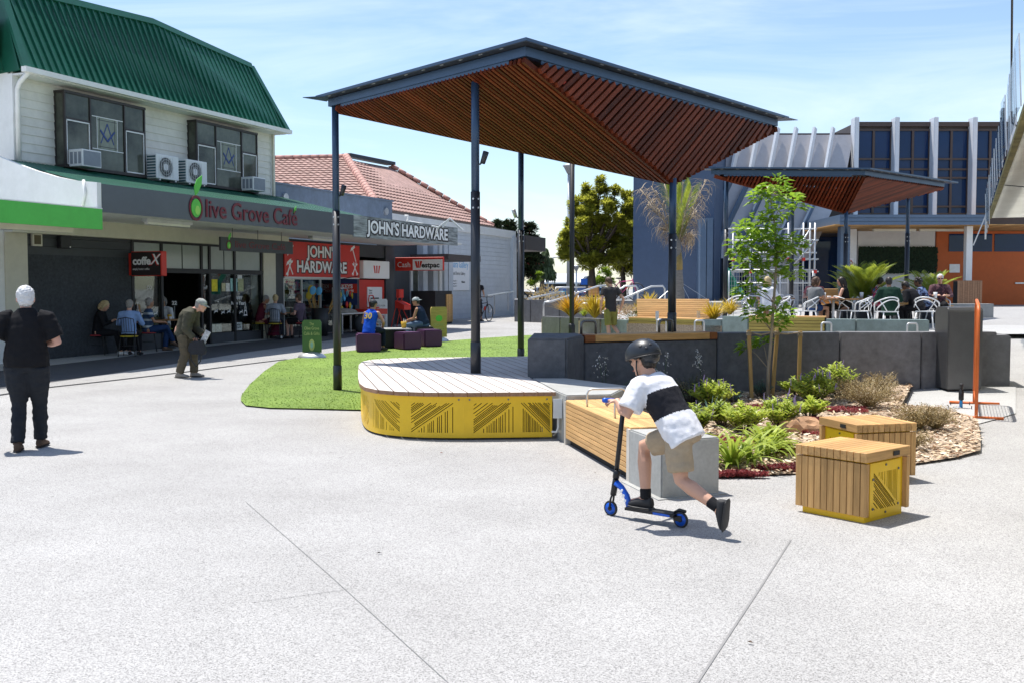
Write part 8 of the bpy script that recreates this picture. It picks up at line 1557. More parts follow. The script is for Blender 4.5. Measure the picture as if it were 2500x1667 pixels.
for sx in (-1, 1): mb = MB(); mb.tube([(sx * .02, fy, wr), (sx * .02, fy - .012, .13), (sx * .012, fy - .022, .165)], .008, 6); mb.build('fork', 'scoot_black', SCO, True, world=False)
mb = MB(); mb.tube([(0, fy - .04, .26), bar], .0185, 12); mb.build('stem', 'scoot_black', SCO, True, world=False); mb = MB(); mb.tube([(0, fy - .045, .29), (0, fy - .055, .35)], .026, 12); mb.build('clamp', 'scoot_black', SCO, True, world=False)
mb = MB(); mb.tube([bar + V((-.26, 0, .015)), bar + V((-.1, 0, .0)), bar + V((.1, 0, .0)), bar + V((.26, 0, .015))], .0125, 10); mb.build('handlebar', 'scoot_black', SCO, True, world=False)
for sx in (-1, 1): mb = MB(); mb.tube([bar + V((sx * .145, 0, .005)), bar + V((sx * .265, 0, .015))], .0175, 10); mb.build('grip', 'scoot_blue', SCO, True, world=False)
by_ = bar.y
J = {k: V(v) for k, v in dict(pel=(-.02, -.31, .70), neck=(-.01, -.05, 1.055), sL=(-.145, -.05, 1.005), sR=(.135, -.03, 1.0), head=(-.005, .025, 1.185), f=(-.05, .95, -.22), u=(0, .22, .95), eL=(-.26, .00, .80), wL=(-.215, by_ - .085, .895), eR=(.27, .02, .82), wR=(.215, by_ - .085, .895), hL=(-.08, -.32, .655), hR=(.07, -.29, .655), kL=(-.10, -.345, .355), kR=(.055, .045, .545), aL=(-.125, -.615, .205), aR=(.01, -.0, .17), tL=(0, .22, -.97), tR=(0, 1, 0), uL=(0, .97, .22)).items()}
for q in 'LR': J['hd' + q] = V((0, 1, .05)); J['pn' + q] = V((0, 0, -1))
J['hsL'] = 1; J['hsR'] = -1
J['tL'] = V((.0, .10, -1)).normalized(); J['uL'] = V((0, 1, .1)); J['aL'] = V((-.125, -.66, .215)); J['kL'] = V((-.10, -.36, .36))
BOYS = cloth('white_tee', (.74, .74, .77)); person('boy in black helmet and black-banded white T-shirt pushing a scooter', J, dict(skin=SKIN, headk=.93, footk=.80, handk=.86, curl=1.25, shirt=BOYS, band=(cloth('black_band', (.022, .022, .027)), .30, .74, 1.0), sleeve=.78, hem=.10, thick=.022, ease=1.05, fold=.006, ffreq=11, flare=.02, lower='shorts', lowerm=cloth('khaki', (.40, .31, .21)), leglen=.80, legease=1.05, lfold=.009, hair='short', hairm=HAIR_D, hat='helmet', hatm=mat('helmet_black', (.014, .017, .022), .4), shoem=mat('black_canvas', (.016, .016, .018), .7), sole=True, solem=mat('black_rubber', (.024, .024, .026), .6), boot=False, sock=True, sockm=cloth('black_sock', (.015, .015, .017)), fat=.95), mid, HR, 1.0, .0085, True)
# ---- man in grey T-shirt walking by the planters
J = standing(.05, yaw=.35, nod=.55, wL=(-.24, .08, .90), wR=(.26, -.02, .92), stride=.16); J['aR'] = V((.10, -.30, .30)); J['kR'] = V((.10, .05, .50)); J['tR'] = V((.1, .5, -.75)).normalized()
pg = aty(1491, 780, 27.0); person('slim man in grey T-shirt and olive shorts walking with head bowed', J, dict(skin=SKIN, shirt=cloth('grey_tee', (.045, .043, .045)), sleeve=.55, hem=.10, lower='shorts', lowerm=cloth('olive_shorts', (.22, .21, .055)), leglen=.92, hair='short', hairm=HAIR_BR, shoem=mat('teal_shoe', (.02, .06, .08), .6), fat=.92), (pg.x, 27.0, gz(pg.x, 27.0)), R(20), 1.06)
# ---- cyclist wheeling a bicycle
J = standing(.12, nod=.2, wL=(-.28, .40, 1.02), wR=(.05, .48, 1.05), stride=.15); person('person in dark top wheeling the black bicycle', J, dict(skin=SKIN_T, shirt=cloth('dark_top', (.02, .02, .025)), sleeve=.5, lower='shorts', lowerm=cloth('navy_shorts', (.02, .03, .06)), leglen=.95, hair='short', hairm=HAIR_D), bkp + V((-.22, .30, 0)), R(-27))
# ---- cafe tables
def sit(label, px, py, face, o, J, chairm=None, clab=None, sc=1.0):
 p = gp(px, py); person(label, J, o, p, R(face), sc)
 if chairm: cafe_chair(clab, p - V((0, 0, 0)), R(face), chairm)
BLK = cloth('black2', (.014, .014, .017)); NAVY = cloth('navy2', (.015, .02, .04)); JEAN = cloth('jean', (.02, .045, .12)); LBLUE = cloth('light_blue', (.24, .36, .62)); LIL = cloth('lilac', (.40, .38, .50)); GREYT = cloth('mid_grey', (.16, .17, .18)); BEIGE = cloth('beige', (.42, .34, .26)); M['shoe_white'] = mat('shoe_white', (.7, .7, .7), .6)
sit('blonde woman in black with white shoes reading her phone at the table', 238, 866, -78, dict(skin=SKIN, shirt=BLK, sleeve=1.8, lowerm=BLK, hair='bob', hairm=HAIR_B, shoem='shoe_white'), seated(.22, nod=.55, legs='out', wL=(-.05, .36, .80), wR=(.05, .36, .80)), 'seat_red', 'black cafe chair under the blonde woman in black')
sit('red-faced man in lilac shirt with sunglasses facing the street', 305, 849, 178, dict(skin=SKIN_P, shirt=LIL, sleeve=1.6, lowerm=NAVY, hair='short', hairm=HAIR_BR, sunglasses=True), seated(.12, nod=.1, wL=(-.1, .32, .95), wR=(.05, .22, 1.05)), 'seat_red', 'black cafe chair under the man in the lilac shirt')
sit('grey-haired man in light blue shirt with his back to the square', 316, 869, 4, dict(skin=SKIN_P, shirt=LBLUE, sleeve=1.7, lowerm=BLK, hair='short', hairm=HAIR_G, fat=1.08), seated(.10, nod=.1), 'seat_yellow', 'black cafe chair with yellow seat under the light blue shirt')
sit('man in blue and white striped polo with crossed legs', 362, 858, -70, dict(skin=SKIN_T, shirt=stripes('polo', (.035, .075, .16), (.5, .55, .6), .16, .68), sleeve=.6, lowerm=JEAN, hair='short', hairm=HAIR_G, shoem=MATS['brown_boot'], fat=1.05), seated(.05, yaw=.5, nod=.0, legs='crossed', wL=(-.1, .36, .70), wR=(.06, .36, .72)), 'seat_red', 'black cafe chair with red seat under the striped polo')
sit('woman in white cardigan facing the square by the doorway', 403, 846, 172, dict(skin=SKIN, shirt=cloth('white_cardigan', (.66, .68, .72)), sleeve=1.8, lowerm=GREYT, hair='bob', hairm=HAIR_G), seated(.08, nod=.05), 'seat_green', 'black cafe chair under the woman in the white cardigan')
sit('woman in maroon dress and yellow top leaning on the table', 633, 828, -66, dict(skin=SKIN_T, shirt=cloth('maroon_top', (.13, .02, .035)), sleeve=0, lower='skirt', lowerm=cloth('maroon', (.10, .012, .028)), hair='short', hairm=HAIR_G, fat=1.05), seated(.28, nod=.35, wL=(-.05, .40, .84), wR=(.05, .40, .84)), 'seat_yellow', 'black cafe chair under the woman in maroon')
sit('woman in navy striped top with her back to the square', 672, 829, 2, dict(skin=SKIN, shirt=stripes('breton', (.50, .54, .60), (.06, .08, .16), .035, .55), sleeve=.8, lowerm=NAVY, hair='bun', hairm=HAIR_B, shoem='shoe_white'), seated(.12, nod=.15), 'seat_yellow', 'black cafe chair under the striped top')
sit('woman with curly grey hair behind the striped top', 694, 817, 160, dict(skin=SKIN, shirt=BLK, sleeve=.8, lowerm=BLK, hair='curly', hairm=HAIR_G), seated(.1, yaw=.5, nod=.1), 'seat_red', 'black cafe chair under the curly grey-haired woman')
sit('dark-haired person in purple checked shirt and shorts', 737, 827, 70, dict(skin=SKIN_P, shirt=cloth('plum_check', (.12, .09, .13)), sleeve=.6, lower='shorts', lowerm=BLK, leglen=.9, hair='short', hairm=HAIR_BR, fat=1.1), seated(.12, nod=.05, wL=(-.1, .26, .72), wR=(.1, .28, .74)), 'seat_red', 'black cafe chair under the purple checked shirt')
# ---- men on the purple seats
JER = cloth('blue_jersey', (.012, .085, .55)); p = WM[cubeA.name].translation; bj = person('man in blue number 30 basketball jersey and cap on the purple seat', seated(.30, .44, nod=.25, yaw=-.2, wL=(-.1, .38, .66), wR=(.2, .36, .62), spread=.16), dict(skin=SKIN_T, shirt=JER, sleeve=0, hem=.12, thick=.02, lowerm=NAVY, leglen=1.9, hair='short', hairm=HAIR_D, hat='backcap', hatm=mat('dark_cap', (.03, .035, .045), .8), fat=1.0), (p.x + .02, p.y + .02, p.z), R(-20))
Jn = put('jersey_number', text_mesh('30', .21, mat('jersey_gold', (.6, .42, .1), .7), .003, .006), bj, Matrix.Translation((0, -.055, .86)) @ Matrix.Rotation(R(90 - 17), 4, 'X'), world=False)
p = WM[cubeE.name].translation; person('bearded man in sleeveless denim and backwards cap leaning forward', seated(.35, .43, nod=.2, yaw=.2, wL=(-.04, .44, .62), wR=(.05, .46, .58), spread=.17), dict(skin=SKIN_T, shirt=cloth('denim_vest', (.018, .03, .06)), sleeve=0, lowerm=cloth('pale_jean', (.10, .15, .22)), hair='short', hairm=HAIR_D, hat='backcap', hatm=mat('pale_cap', (.35, .39, .40), .8), fat=1.12), (p.x, p.y, p.z), R(80))
p = WM[cubeE.name].translation
# ---- terrace people
def tsit(label, px, y, face, o, J, sc=1.0): person(label, J, o, tp3(px, y), R(face), sc, .018)
WHT = cloth('white_shirt', (.70, .72, .78)); tsit('long blonde haired woman in white with her back turned', 1870, 26.4, -35, dict(skin=SKIN, shirt=WHT, sleeve=.7, lower='shorts', leglen=.5, lowerm=cloth('khaki_floral', (.16, .15, .07)), hair='long', hairm=HAIR_B), seated(.12, .46, nod=.1))
tsit('girl in grey T-shirt and denim shorts with sunglasses on her head', 1967, 25.9, 60, dict(skin=SKIN_T, shirt=GREYT, sleeve=.6, lower='shorts', leglen=.45, lowerm=JEAN, hair='bob', hairm=HAIR_BR), seated(.12, .46, yaw=-.5, nod=.1)) if False else None
tsit('girl in grey T-shirt and denim shorts at the square table', 1984, 25.9, -60, dict(skin=SKIN_T, shirt=GREYT, sleeve=.6, lower='shorts', leglen=.45, lowerm=JEAN, hair='bob', hairm=HAIR_BR), seated(.15, .46, yaw=-.3, nod=.15))
tsit('fair-haired person half hidden behind the girl in grey', 1990, 27.6, 150, dict(skin=SKIN_P, shirt=cloth('pink_shirt', (.45, .15, .16)), sleeve=.6, lowerm=NAVY, hair='short', hairm=HAIR_BR), seated(.1, .46, nod=.1))
tsit('dark-haired woman with bare shoulders beside the apex column', 2066, 26.4, 65, dict(skin=SKIN, shirt=BLK, sleeve=0, lower='skirt', lowerm=cloth('dark_floral', (.03, .03, .025)), hair='long', hairm=HAIR_D), seated(.15, .46, nod=.2))
tsit('woman in pink floral top leaning over the table', 2140, 26.6, -50, dict(skin=SKIN, shirt=floral('pink', [(.5, .03, .10), (.7, .55, .6), (.05, .2, .5), (.75, .2, .3)]), sleeve=.6, lowerm=NAVY, hair='bun', hairm=HAIR_D), seated(.25, .46, nod=.3))
tsit('person in dark green hoodie seen from behind on the terrace', 2173, 25.5, -8, dict(skin=SKIN_T, shirt=cloth('dark_green', (.012, .038, .026)), sleeve=1.8, thick=.035, hem=.2, lowerm=BLK, hair='short', hairm=HAIR_D, fat=1.12), seated(.18, .46, nod=.2))
tsit('person in black hoodie slumped over the terrace table', 2244, 25.8, 40, dict(skin=SKIN_D, shirt=BLK, sleeve=1.8, thick=.03, lowerm=BLK, hair='short', hairm=HAIR_D, fat=1.05), seated(.55, .46, nod=.7))
tsit('person in navy spotted top with dark hair', 2262, 26.9, 60, dict(skin=SKIN_D, shirt=floral('navy_spot', [(.01, .015, .05), (.01, .02, .06), (.15, .22, .4)]), sleeve=1.2, lowerm=NAVY, hair='curly', hairm=HAIR_D, fat=1.1), seated(.3, .46, nod=.25))
tsit('white-haired woman in sunglasses and dark blouse facing the square', 2294, 27.3, 165, dict(skin=SKIN, shirt=floral('wine', [(.05, .015, .025), (.03, .012, .02), (.12, .05, .06)]), sleeve=1.5, lowerm=BLK, hair='short', hairm=HAIR_W, sunglasses=True, shoem='shoe_white'), seated(.05, .48, nod=.05), 1.03)
# ================================================================== PLANTS
def leafmat(name, c, c2=None, tr=.35, var=.35, rough=.5): return mat('leaf_' + name, c, rough, var=var, scale=3.0, col2=c2, trans=tr)
M['lf_hebe'] = leafmat('hebe', (.28, .42, .04), (.64, .72, .12), .45); M['lf_strap'] = leafmat('strap', (.22, .36, .04), (.52, .62, .10), .4); M['lf_dark'] = leafmat('dark', (.020, .052, .018), (.06, .12, .045), .2); M['lf_blue'] = leafmat('blue', (.06, .15, .12), (.14, .27, .22), .2); M['lf_red'] = leafmat('red', (.20, .03, .04), (.46, .10, .10), .25); M['lf_brown'] = leafmat('brown', (.32, .22, .09), (.55, .44, .22), .3)
M['lf_tree'] = leafmat('tree', (.15, .32, .025), (.44, .64, .06), .5, rough=.4); M['lf_gold'] = leafmat('gold', (.50, .33, .015), (.75, .55, .05), .35); M['lf_orange'] = leafmat('orange', (.55, .26, .015), (.75, .45, .04), .35); M['lf_lime'] = leafmat('lime', (.22, .36, .02), (.42, .55, .06), .4); M['lf_totara'] = leafmat('totara', (.20, .23, .016), (.68, .68, .10), .55, .5); M['lf_pohu'] = leafmat('pohu', (.014, .030, .012), (.055, .085, .035), .15); M['lf_will'] = leafmat('will', (.05, .085, .025), (.14, .19, .06), .3); M['lf_straw'] = leafmat('straw', (.42, .30, .18), (.70, .58, .42), .35); M['lf_palm'] = leafmat('palm', (.20, .30, .03), (.52, .58, .08), .45)
M['bark'] = mat('bark', (.10, .075, .055), .9, var=.4, scale=12, bump=.6, bscale=30); M['bark_pale'] = mat('pale_bark', (.30, .25, .18), .85, var=.3, scale=14, stretch=(1, 1, .3), bump=.4, bscale=30); M['white_fl'] = mat('white_flower', (.75, .75, .72), .7); M['lav_fl'] = mat('lavender_flower', (.35, .25, .5), .7); M['redfl'] = mat('red_flower', (.25, .03, .03), .7)
PR = random.Random(21)
def rv(r=PR):
 while True:
  v = V((r.uniform(-1, 1), r.uniform(-1, 1), r.uniform(-1, 1)))
  if .01 < v.length < 1: return v
def leaf(mb, b, d, L, w, mi=0, fold=.25, droop=0.0):
 d = d.normalized(); s = d.cross(V((PR.uniform(-.3, .3), PR.uniform(-.3, .3), 1)));
 if s.length < .05: s = d.orthogonal()
 s.normalize(); n = s.cross(d).normalized(); m = b + d * L * .45 - V((0, 0, droop * L * .3)); e = b + d * L - V((0, 0, droop * L)); up = n * w * fold
 mb.add([b, m + s * w / 2 + up, e, m - s * w / 2 + up, m], [(0, 4, 2, 1), (0, 3, 2, 4)], mi)
def strap(mb, b, d, L, w, bend, mi=0, seg=5):
 d = V(d).normalized(); h = V((d.x, d.y, 0)); h = h.normalized() if h.length > .01 else V((1, 0, 0)); s = V((-h.y, h.x, 0)); pts = []; a0 = math.asin(max(-1, min(1, d.z))); p = b.copy(); k = len(mb.v)
 for i in range(seg + 1):
  t = i / seg; a = a0 - bend * t; ww = w * (1 - t ** 3) * (.6 + .4 * min(1, t * 4)) * .5; mb.v += [p - s * ww, p + V((0, 0, -ww * .3)), p + s * ww]; p = p + (h * math.cos(a) + V((0, 0, math.sin(a)))) * (L / seg)
 for i in range(seg):
  for j in (0, 1): q = k + i * 3 + j; mb.f.append((q, q + 1, q + 4, q + 3)); mb.m.append(mi)
def bpos(px, py):
 h = .1
 for _ in range(10): p = onz(px, py, h); h = .5 * h + .5 * bedz(p.x, p.y)
 return V((p.x, p.y, bedz(p.x, p.y) + .01))
def hebe(px, py, r, h, n, label, m='lf_hebe', L=.10, w=.036, flower=None):
 r *= 1.1; h *= 1.0; n = int(n * 1.25); p = bpos(px, py); t = thing('shrub', label, 'shrub', p); ms = MB(); ml = MB();
 for i in range(n):
  a = PR.uniform(0, 6.28); q = PR.random() ** .6; tip = V((math.cos(a) * q * r, math.sin(a) * q * r, h * PR.uniform(.62, 1.0) * (1 - .35 * q * q))); b = V((tip.x * .2, tip.y * .2, 0)); mid_ = b.lerp(tip, .55) + V((0, 0, h * .06)); ms.tube([b, mid_, tip], [.006, .005, .002], 5)
  k = 9
  for j in range(k):
   f = .3 + .7 * j / (k - 1); c = b.lerp(mid_, f / .55) if f < .55 else mid_.lerp(tip, (f - .55) / .45); ang = j * 1.57 + a
   for e in (0, math.pi): d = V((math.cos(ang + e), math.sin(ang + e), PR.uniform(.25, .9))); leaf(ml, c, d, L * PR.uniform(.7, 1.1) * (1 if f < .9 else .75), w)
  if flower and PR.random() < .22: ms.tube([tip, tip + V((PR.uniform(-.02, .02), 0, .10))], [.009, .004], 5, mi=1)
 ms.build('stems', ['bark', flower or 'bark'], t, world=False); ml.build('foliage', m, t, world=False)
def tuft(px, py, n, L, w, label, m='lf_strap', bend=(1.0, 2.2), spread=(.5, 1.35), loc=None, name='strap_plant', flower=False):
 p = loc or bpos(px, py); t = thing(name, label, 'plant', p); mb = MB()
 for i in range(n): a = PR.uniform(0, 6.28); el = PR.uniform(*spread); strap(mb, V((math.cos(a) * .03, math.sin(a) * .03, 0)), (math.cos(a) * math.cos(el), math.sin(a) * math.cos(el), math.sin(el)), L * PR.uniform(.6, 1.1), w * PR.uniform(.7, 1.1), PR.uniform(*bend))
 mb.build('leaves', m, t, True, world=False)
 if flower:
  ms = MB(); mf = MB()
  for i in range(flower):
   a = PR.uniform(0, 6.28); top = V((math.cos(a) * .1, math.sin(a) * .1, PR.uniform(.55, .68))); ms.tube([(0, 0, 0), top * .6 + V((0, 0, .03)), top], .004, 4)
   for k in range(22): q = PR.random(); c = top + V((0, 0, .10 - .26 * q)) + rv() * (.02 + .07 * q); leaf(mf, c, rv() + V((0, 0, -.6)), .032, .011)
  ms.build('stalks', 'lf_dark', t, world=False); mf.build('flowers', 'white_fl', t, world=False)
def carpet(px, py, rx, ry, n, label, m='lf_red'):
 p = bpos(px, py); t = thing('ground_cover', label, 'ground cover', p); mb = MB()
 for i in range(n):
  a = PR.uniform(0, 6.28); q = math.sqrt(PR.random()) * (1 + .3 * math.sin(a * 3 + px)); c = V((math.cos(a) * q * rx, math.sin(a) * q * ry, PR.uniform(0, .035)))
  for k in range(3): leaf(mb, c, V((PR.uniform(-1, 1), PR.uniform(-1, 1), PR.uniform(.3, 1.2))), .034, .017)
 mb.build('leaves', m, t, world=False)
def wiry(px, py, r, h, n, label, m='lf_brown'):
 p = bpos(px, py); t = thing('wire_shrub', label, 'shrub', p); ms = MB(); ml = MB()
 for i in range(n):
  a = PR.uniform(0, 6.28); q = PR.random() ** .5; tip = V((math.cos(a) * q * r, math.sin(a) * q * r * .8, h * PR.uniform(.35, 1))); m1 = tip * .5 + V((PR.uniform(-.05, .05), PR.uniform(-.05, .05), .03)); ms.tube([(0, 0, 0), m1, tip], .002, 3)
  for k in range(8): leaf(ml, m1.lerp(tip, PR.random()) + rv() * .03, rv(), .022, .014)
 ms.build('twigs', 'lf_brown', t, world=False); ml.build('leaves', m, t, world=False)
hebe(1738, 1000, .30, .42, 34, 'bright green shrub just behind the boy', flower='lav_fl'); hebe(1985, 985, .34, .44, 42, 'bright green shrub below the middle stake', flower='lav_fl'); hebe(2040, 968, .30, .50, 34, 'tallest bright green shrub near the pink ground cover', flower='lav_fl'); hebe(1975, 1022, .2, .28, 20, 'small low green shrub in front of two taller ones'); hebe(1905, 1052, .22, .44, 24, 'upright green shrub between the strap plants and rock', flower='lav_fl'); hebe(1815, 1058, .26, .36, 26, 'loose green shrub above the arching strap leaves'); hebe(1940, 968, .2, .28, 16, 'small green shrub at the foot of the middle stake')
hebe(1690, 990, .38, .46, 60, 'dark small-leaved bush in the shade of the wall', 'lf_dark', .035, .016); hebe(1600, 1000, .25, .34, 30, 'dark bush half hidden behind the boy', 'lf_dark', .04, .018); hebe(1858, 972, .17, .26, 20, 'blue-green spurge beside the young tree', 'lf_blue', .06, .014); hebe(1790, 985, .18, .2, 18, 'low blue-green plant by the first stake', 'lf_blue', .05, .014); hebe(1520, 1010, .22, .32, 30, 'dark bush behind the bench hoops', 'lf_dark', .035, .016)
hebe(1690, 1065, .24, .36, 26, 'bright shrub between the block and the bench', flower='lav_fl'); hebe(1765, 1045, .22, .32, 22, 'low bright shrub behind the strap plants'); hebe(1880, 1090, .18, .24, 16, 'small bright shrub beside the rock')
tuft(1730, 1120, 24, .5, .04, 'young strap plant tucked behind the concrete block'); tuft(1788, 1140, 36, .66, .052, 'strap-leaved plant against the concrete block'); tuft(1868, 1112, 60, .60, .046, 'pale arching strap-leaved plant between the shrubs', m='lf_hebe', bend=(1.6, 2.8), spread=(.7, 1.4)); tuft(1835, 1128, 24, .6, .04, 'dark strap leaves behind the arching plant'); tuft(1470, 955, 26, .62, .035, 'dark strap plant in the shade beside the end block', 'lf_dark', loc=V((1.22, 13.2, .12)), flower=2); tuft(1640, 930, 28, .6, .04, 'dark strap plant with white flower sprays below the timber cap', 'lf_dark', loc=V((2.0, 13.6, .12)), flower=2); tuft(1760, 930, 14, .45, .03, 'shaded strap plant with tall white flower sprays near the first stake', 'lf_dark', loc=V((2.75, 14.6, .12)), flower=3); tuft(1735, 1030, 26, .34, .014, 'thin silvery grass tuft beside the bright shrub', 'lf_blue', bend=(.4, 1.2), spread=(.9, 1.5))
for px, py, rx, ry, lab in ((1870, 1000, .35, .2, 'red carpet plant around the young tree'), (2060, 1005, .30, .22, 'red carpet plant beside the tallest shrub'), (1985, 1058, .34, .16, 'red carpet plant behind the tan rock'), (1990, 1108, .30, .14, 'red carpet plant in front of the tan rock'), (1920, 1150, .24, .1, 'red carpet plant at the paving edge'), (1800, 1165, .2, .06, 'red carpet plant beside the concrete block'), (1760, 1080, .2, .15, 'red carpet plant behind the block'), (1830, 1090, .3, .12, 'red carpet plant under the shrubs'), (2000, 1030, .2, .1, 'small red carpet plant in the bark'), (2105, 1030, .25, .1, 'red carpet plant by the second stool')): carpet(px, py, rx * 1.15, ry * 1.2, 620, lab)
for px, py, r, h, n, lab in ((2120, 998, .42, .34, 90, 'wiry brown shrub in front of the charcoal wall'), (2075, 975, .3, .3, 50, 'small wiry brown shrub by the wall joint'), (2240, 1052, .30, .28, 70, 'wiry brown shrub beside the second stool'), (2285, 1050, .25, .24, 50, 'wiry brown shrub by the blue rag'), (2225, 1100, .22, .2, 40, 'low wiry brown shrub behind the stools'), (2150, 960, .25, .28, 40, 'wiry brown shrub near the concrete pad')): wiry(px, py, r * 1.15, h * 1.15, n * 3, lab)
wiry(1665, 975, .12, .3, 20, 'feathery cream seed head beside the boy', 'lf_straw')
# ---- staked young tree
tb = bpos(1874, 974); YT = thing('young_tree', 'young broad-leaved tree tied between three stakes', 'tree', tb); y0 = tb.y
trk = [(1874, 974), (1876, 900), (1884, 810), (1889, 740), (1893, 680), (1897, 620), (1890, 540), (1880, 480), (1885, 450)]
tp_ = [aty(a, b, y0) for a, b in trk]; tp_[0] = tb.copy(); mb = MB(); mb.tube(tp_, [.028, .025, .022, .02, .018, .014, .011, .008, .004], 8); mb.build('trunk', 'bark_pale', YT, True)
cl = [(1895, 452, .2), (1868, 478, .2), (1922, 482, .2), (1842, 545, .22), (1872, 540, .2), (1938, 500, .2), (1815, 562, .18), (1855, 580, .22), (1905, 512, .18), (1800, 602, .2), (1835, 612, .2), (1893, 580, .2), (1925, 596, .2), (1870, 628, .2), (1900, 618, .18), (1842, 652, .2), (1815, 640, .2), (1945, 600, .16), (1880, 660, .18), (1935, 666, .15), (1912, 640, .15), (1822, 712, .18), (1845, 700, .15), (1838, 762, .18), (1855, 770, .12), (1898, 752, .13), (1918, 768, .16), (1903, 790, .1), (1862, 832, .1), (1822, 845, .12), (1850, 480, .14), (1905, 470, .15), (1828, 590, .2), (1886, 600, .18), (1862, 560, .18)]
ml = MB(); mbr = MB()
for px, py, r in cl:
 c = aty(px, py, y0 + PR.uniform(-.35, .35)); near_ = min(tp_, key=lambda q: (q - c).length + max(0, q.z - c.z) * 2); mbr.tube([near_, near_.lerp(c, .5) + V((0, 0, .03)), c], [.007, .005, .003], 5)
 for k in range(int(20 + r * 90)): d = rv(); leaf(ml, c + d * r * .68, V((d.x, d.y, d.z * .3 + .1)), PR.uniform(.10, .165), PR.uniform(.065, .10), 0, .25, .25)
mbr.build('branches', 'bark_pale', YT, True); ml.build('crown', 'lf_tree', YT)
for k, (px0, py0, px1, py1, lab) in enumerate(((1836, 975, 1828, 806, 'pine tree stake nearest the bench side'), (1884, 968, 1898, 805, 'pine tree stake in front of the young trunk'), (1949, 962, 1954, 808, 'pine tree stake close to the charcoal wall'))):
 b = bpos(px0, py0); t_ = aty(px1, py1, b.y + .02); t = thing('tree_stake', lab, 'stake', b); plank('post', t, b - V((0, 0, .1)), t_, .05, .05, 'stake', up=(0, -1, 0), bev=.004); mb = MB(); q = b.lerp(t_, .95)
 for z in (-.02, 0, .02): mb.tube([q + V((.034 * math.cos(a * .785), .034 * math.sin(a * .785), z)) for a in range(9)], .008, 5)
 mb.build('rope_wrap', mat('rope', (.36, .29, .2), .9, var=.3, scale=60), t, True)
RP = thing('tie_rope', 'rope tying the young tree to its stakes', 'rope', tb); a, b, c = aty(1830, 812, y0), aty(1885, 812, y0), aty(1952, 812, y0 + .5); mb = MB(); mb.tube([a, a.lerp(b, .5) - V((0, 0, .03)), b], .011, 6); mb.build('strand', MATS['rope'], RP, True); mb = MB(); mb.tube([b, b.lerp(c, .5) - V((0, 0, .02)), c], .011, 6); mb.build('strand', MATS['rope'], RP, True)
# ---- golden grasses in the planters
def grass(px, py, y, n, h, w, label, m):
 p = aty(px, py, y); tuft(0, 0, n * 2, h * 1.1, .034, label, m, (.3, 1.1), (.75, 1.5), loc=p, name='ornamental_grass')
grass(1395, 775, 28.6, 130, .72, .5, 'orange tussock grass around the black pole', 'lf_orange'); grass(1452, 777, 27.9, 120, .72, .5, 'golden tussock grass beside the grey T-shirt man', 'lf_gold'); grass(1742, 783, 25.9, 90, .52, .4, 'golden tussock grass at the end of the slatted bench back', 'lf_gold'); grass(1782, 768, 26.6, 60, .45, .4, 'small golden tussock beside the white chairs', 'lf_gold'); grass(1555, 768, 29, 40, .4, .3, 'yellow tussock behind the slatted bench back', 'lf_gold'); grass(1585, 745, 31, 25, .45, .3, 'thin yellow tussock by the far wall', 'lf_gold'); grass(1425, 772, 29.5, 40, .25, .3, 'low green tuft between golden grasses', 'lf_hebe')
def bush_at(px, py, y, r, n, label, m, L=.05, base=None):
 p = aty(px, py, y); t = thing('low_bush', label, 'shrub', (p.x, y, p.z - r * .5)); mb = MB()
 for k in range(n): d = rv(); mb_p = p + V((d.x * r, d.y * r * .8, d.z * r * .55)); leaf(mb, mb_p, V((d.x, d.y, d.z + .4)), L, L * .5)
 mb.build('foliage', m, t)
bush_at(1528, 765, 28.6, .42, 900, 'grey-green flowering bush in the planter', 'lf_straw', .06); bush_at(1560, 780, 27.6, .4, 700, 'low pale bush before the slatted bench back', 'lf_will', .05); bush_at(1330, 727, 43, .9, 500, 'pale grassy bush on top of the ramp wall', 'lf_brown', .12)
# ---- terrace palms
def palm(px, y, base, h, n, label, m='lf_palm', L=1.0, trunk=False, lean=(0, 0)):
 q = aty(px, base, y); t = thing('potted_palm' if not trunk else 'palm_tree', label, 'palm', q); mf = MB(); ms = MB()
 for i in range(n):
  a = 6.28 * i / n + PR.uniform(-.2, .2); el = PR.uniform(.95, 1.5); p = V((0, 0, 0)); hh = V((math.cos(a), math.sin(a), 0)); pts = []; S_ = 16
  for k in range(S_ + 1): pts.append(p.copy()); ang = el - .85 * (k / S_) ** 1.5; p += (hh * math.cos(ang) + V((0, 0, math.sin(ang)))) * (L * h / S_)
  ms.tube(pts[::4], [.014, .011, .008, .005, .003], 5)
  for k in range(3, S_ + 1):
   d = (pts[k] - pts[k - 1]).normalized(); s = d.cross(V((0, 0, 1))).normalized()
   for sg in (-1, 1):
    for e in (0, .5): b = pts[k - 1].lerp(pts[k], e); leaf(mf, b, d * .75 + s * sg * .75 + V((0, 0, .15)), .42 * h * (1 - .6 * abs(k / S_ - .45)), .032 * h, 0, .1, .12)
 ms.build('ribs', m, t); mf.build('fronds', m, t); return t
def move_children(t, q):
 for c in t.children: c.matrix_basis = Matrix()
for (px, y, base, h, n, lab) in ((2112, 26.9, 748, 1.25, 13, 'bright green potted palm between the terrace tables'), (2268, 28.2, 742, 1.0, 11, 'potted palm behind the person in the spotted top'), (2076, 28.8, 742, .95, 9, 'potted palm half hidden by the apex column')):
 t = palm(px, y, base, h, n, lab); move_children(t, None)
 mb = MB(); z0 = tz(0, y); q = WM[t.name].translation; mb.lathe([(.17, z0 - q.z), (.24, .02), (.2, .02)], (0, 0), 14); mb.build('pot', 'charcoal', t, True, world=False)
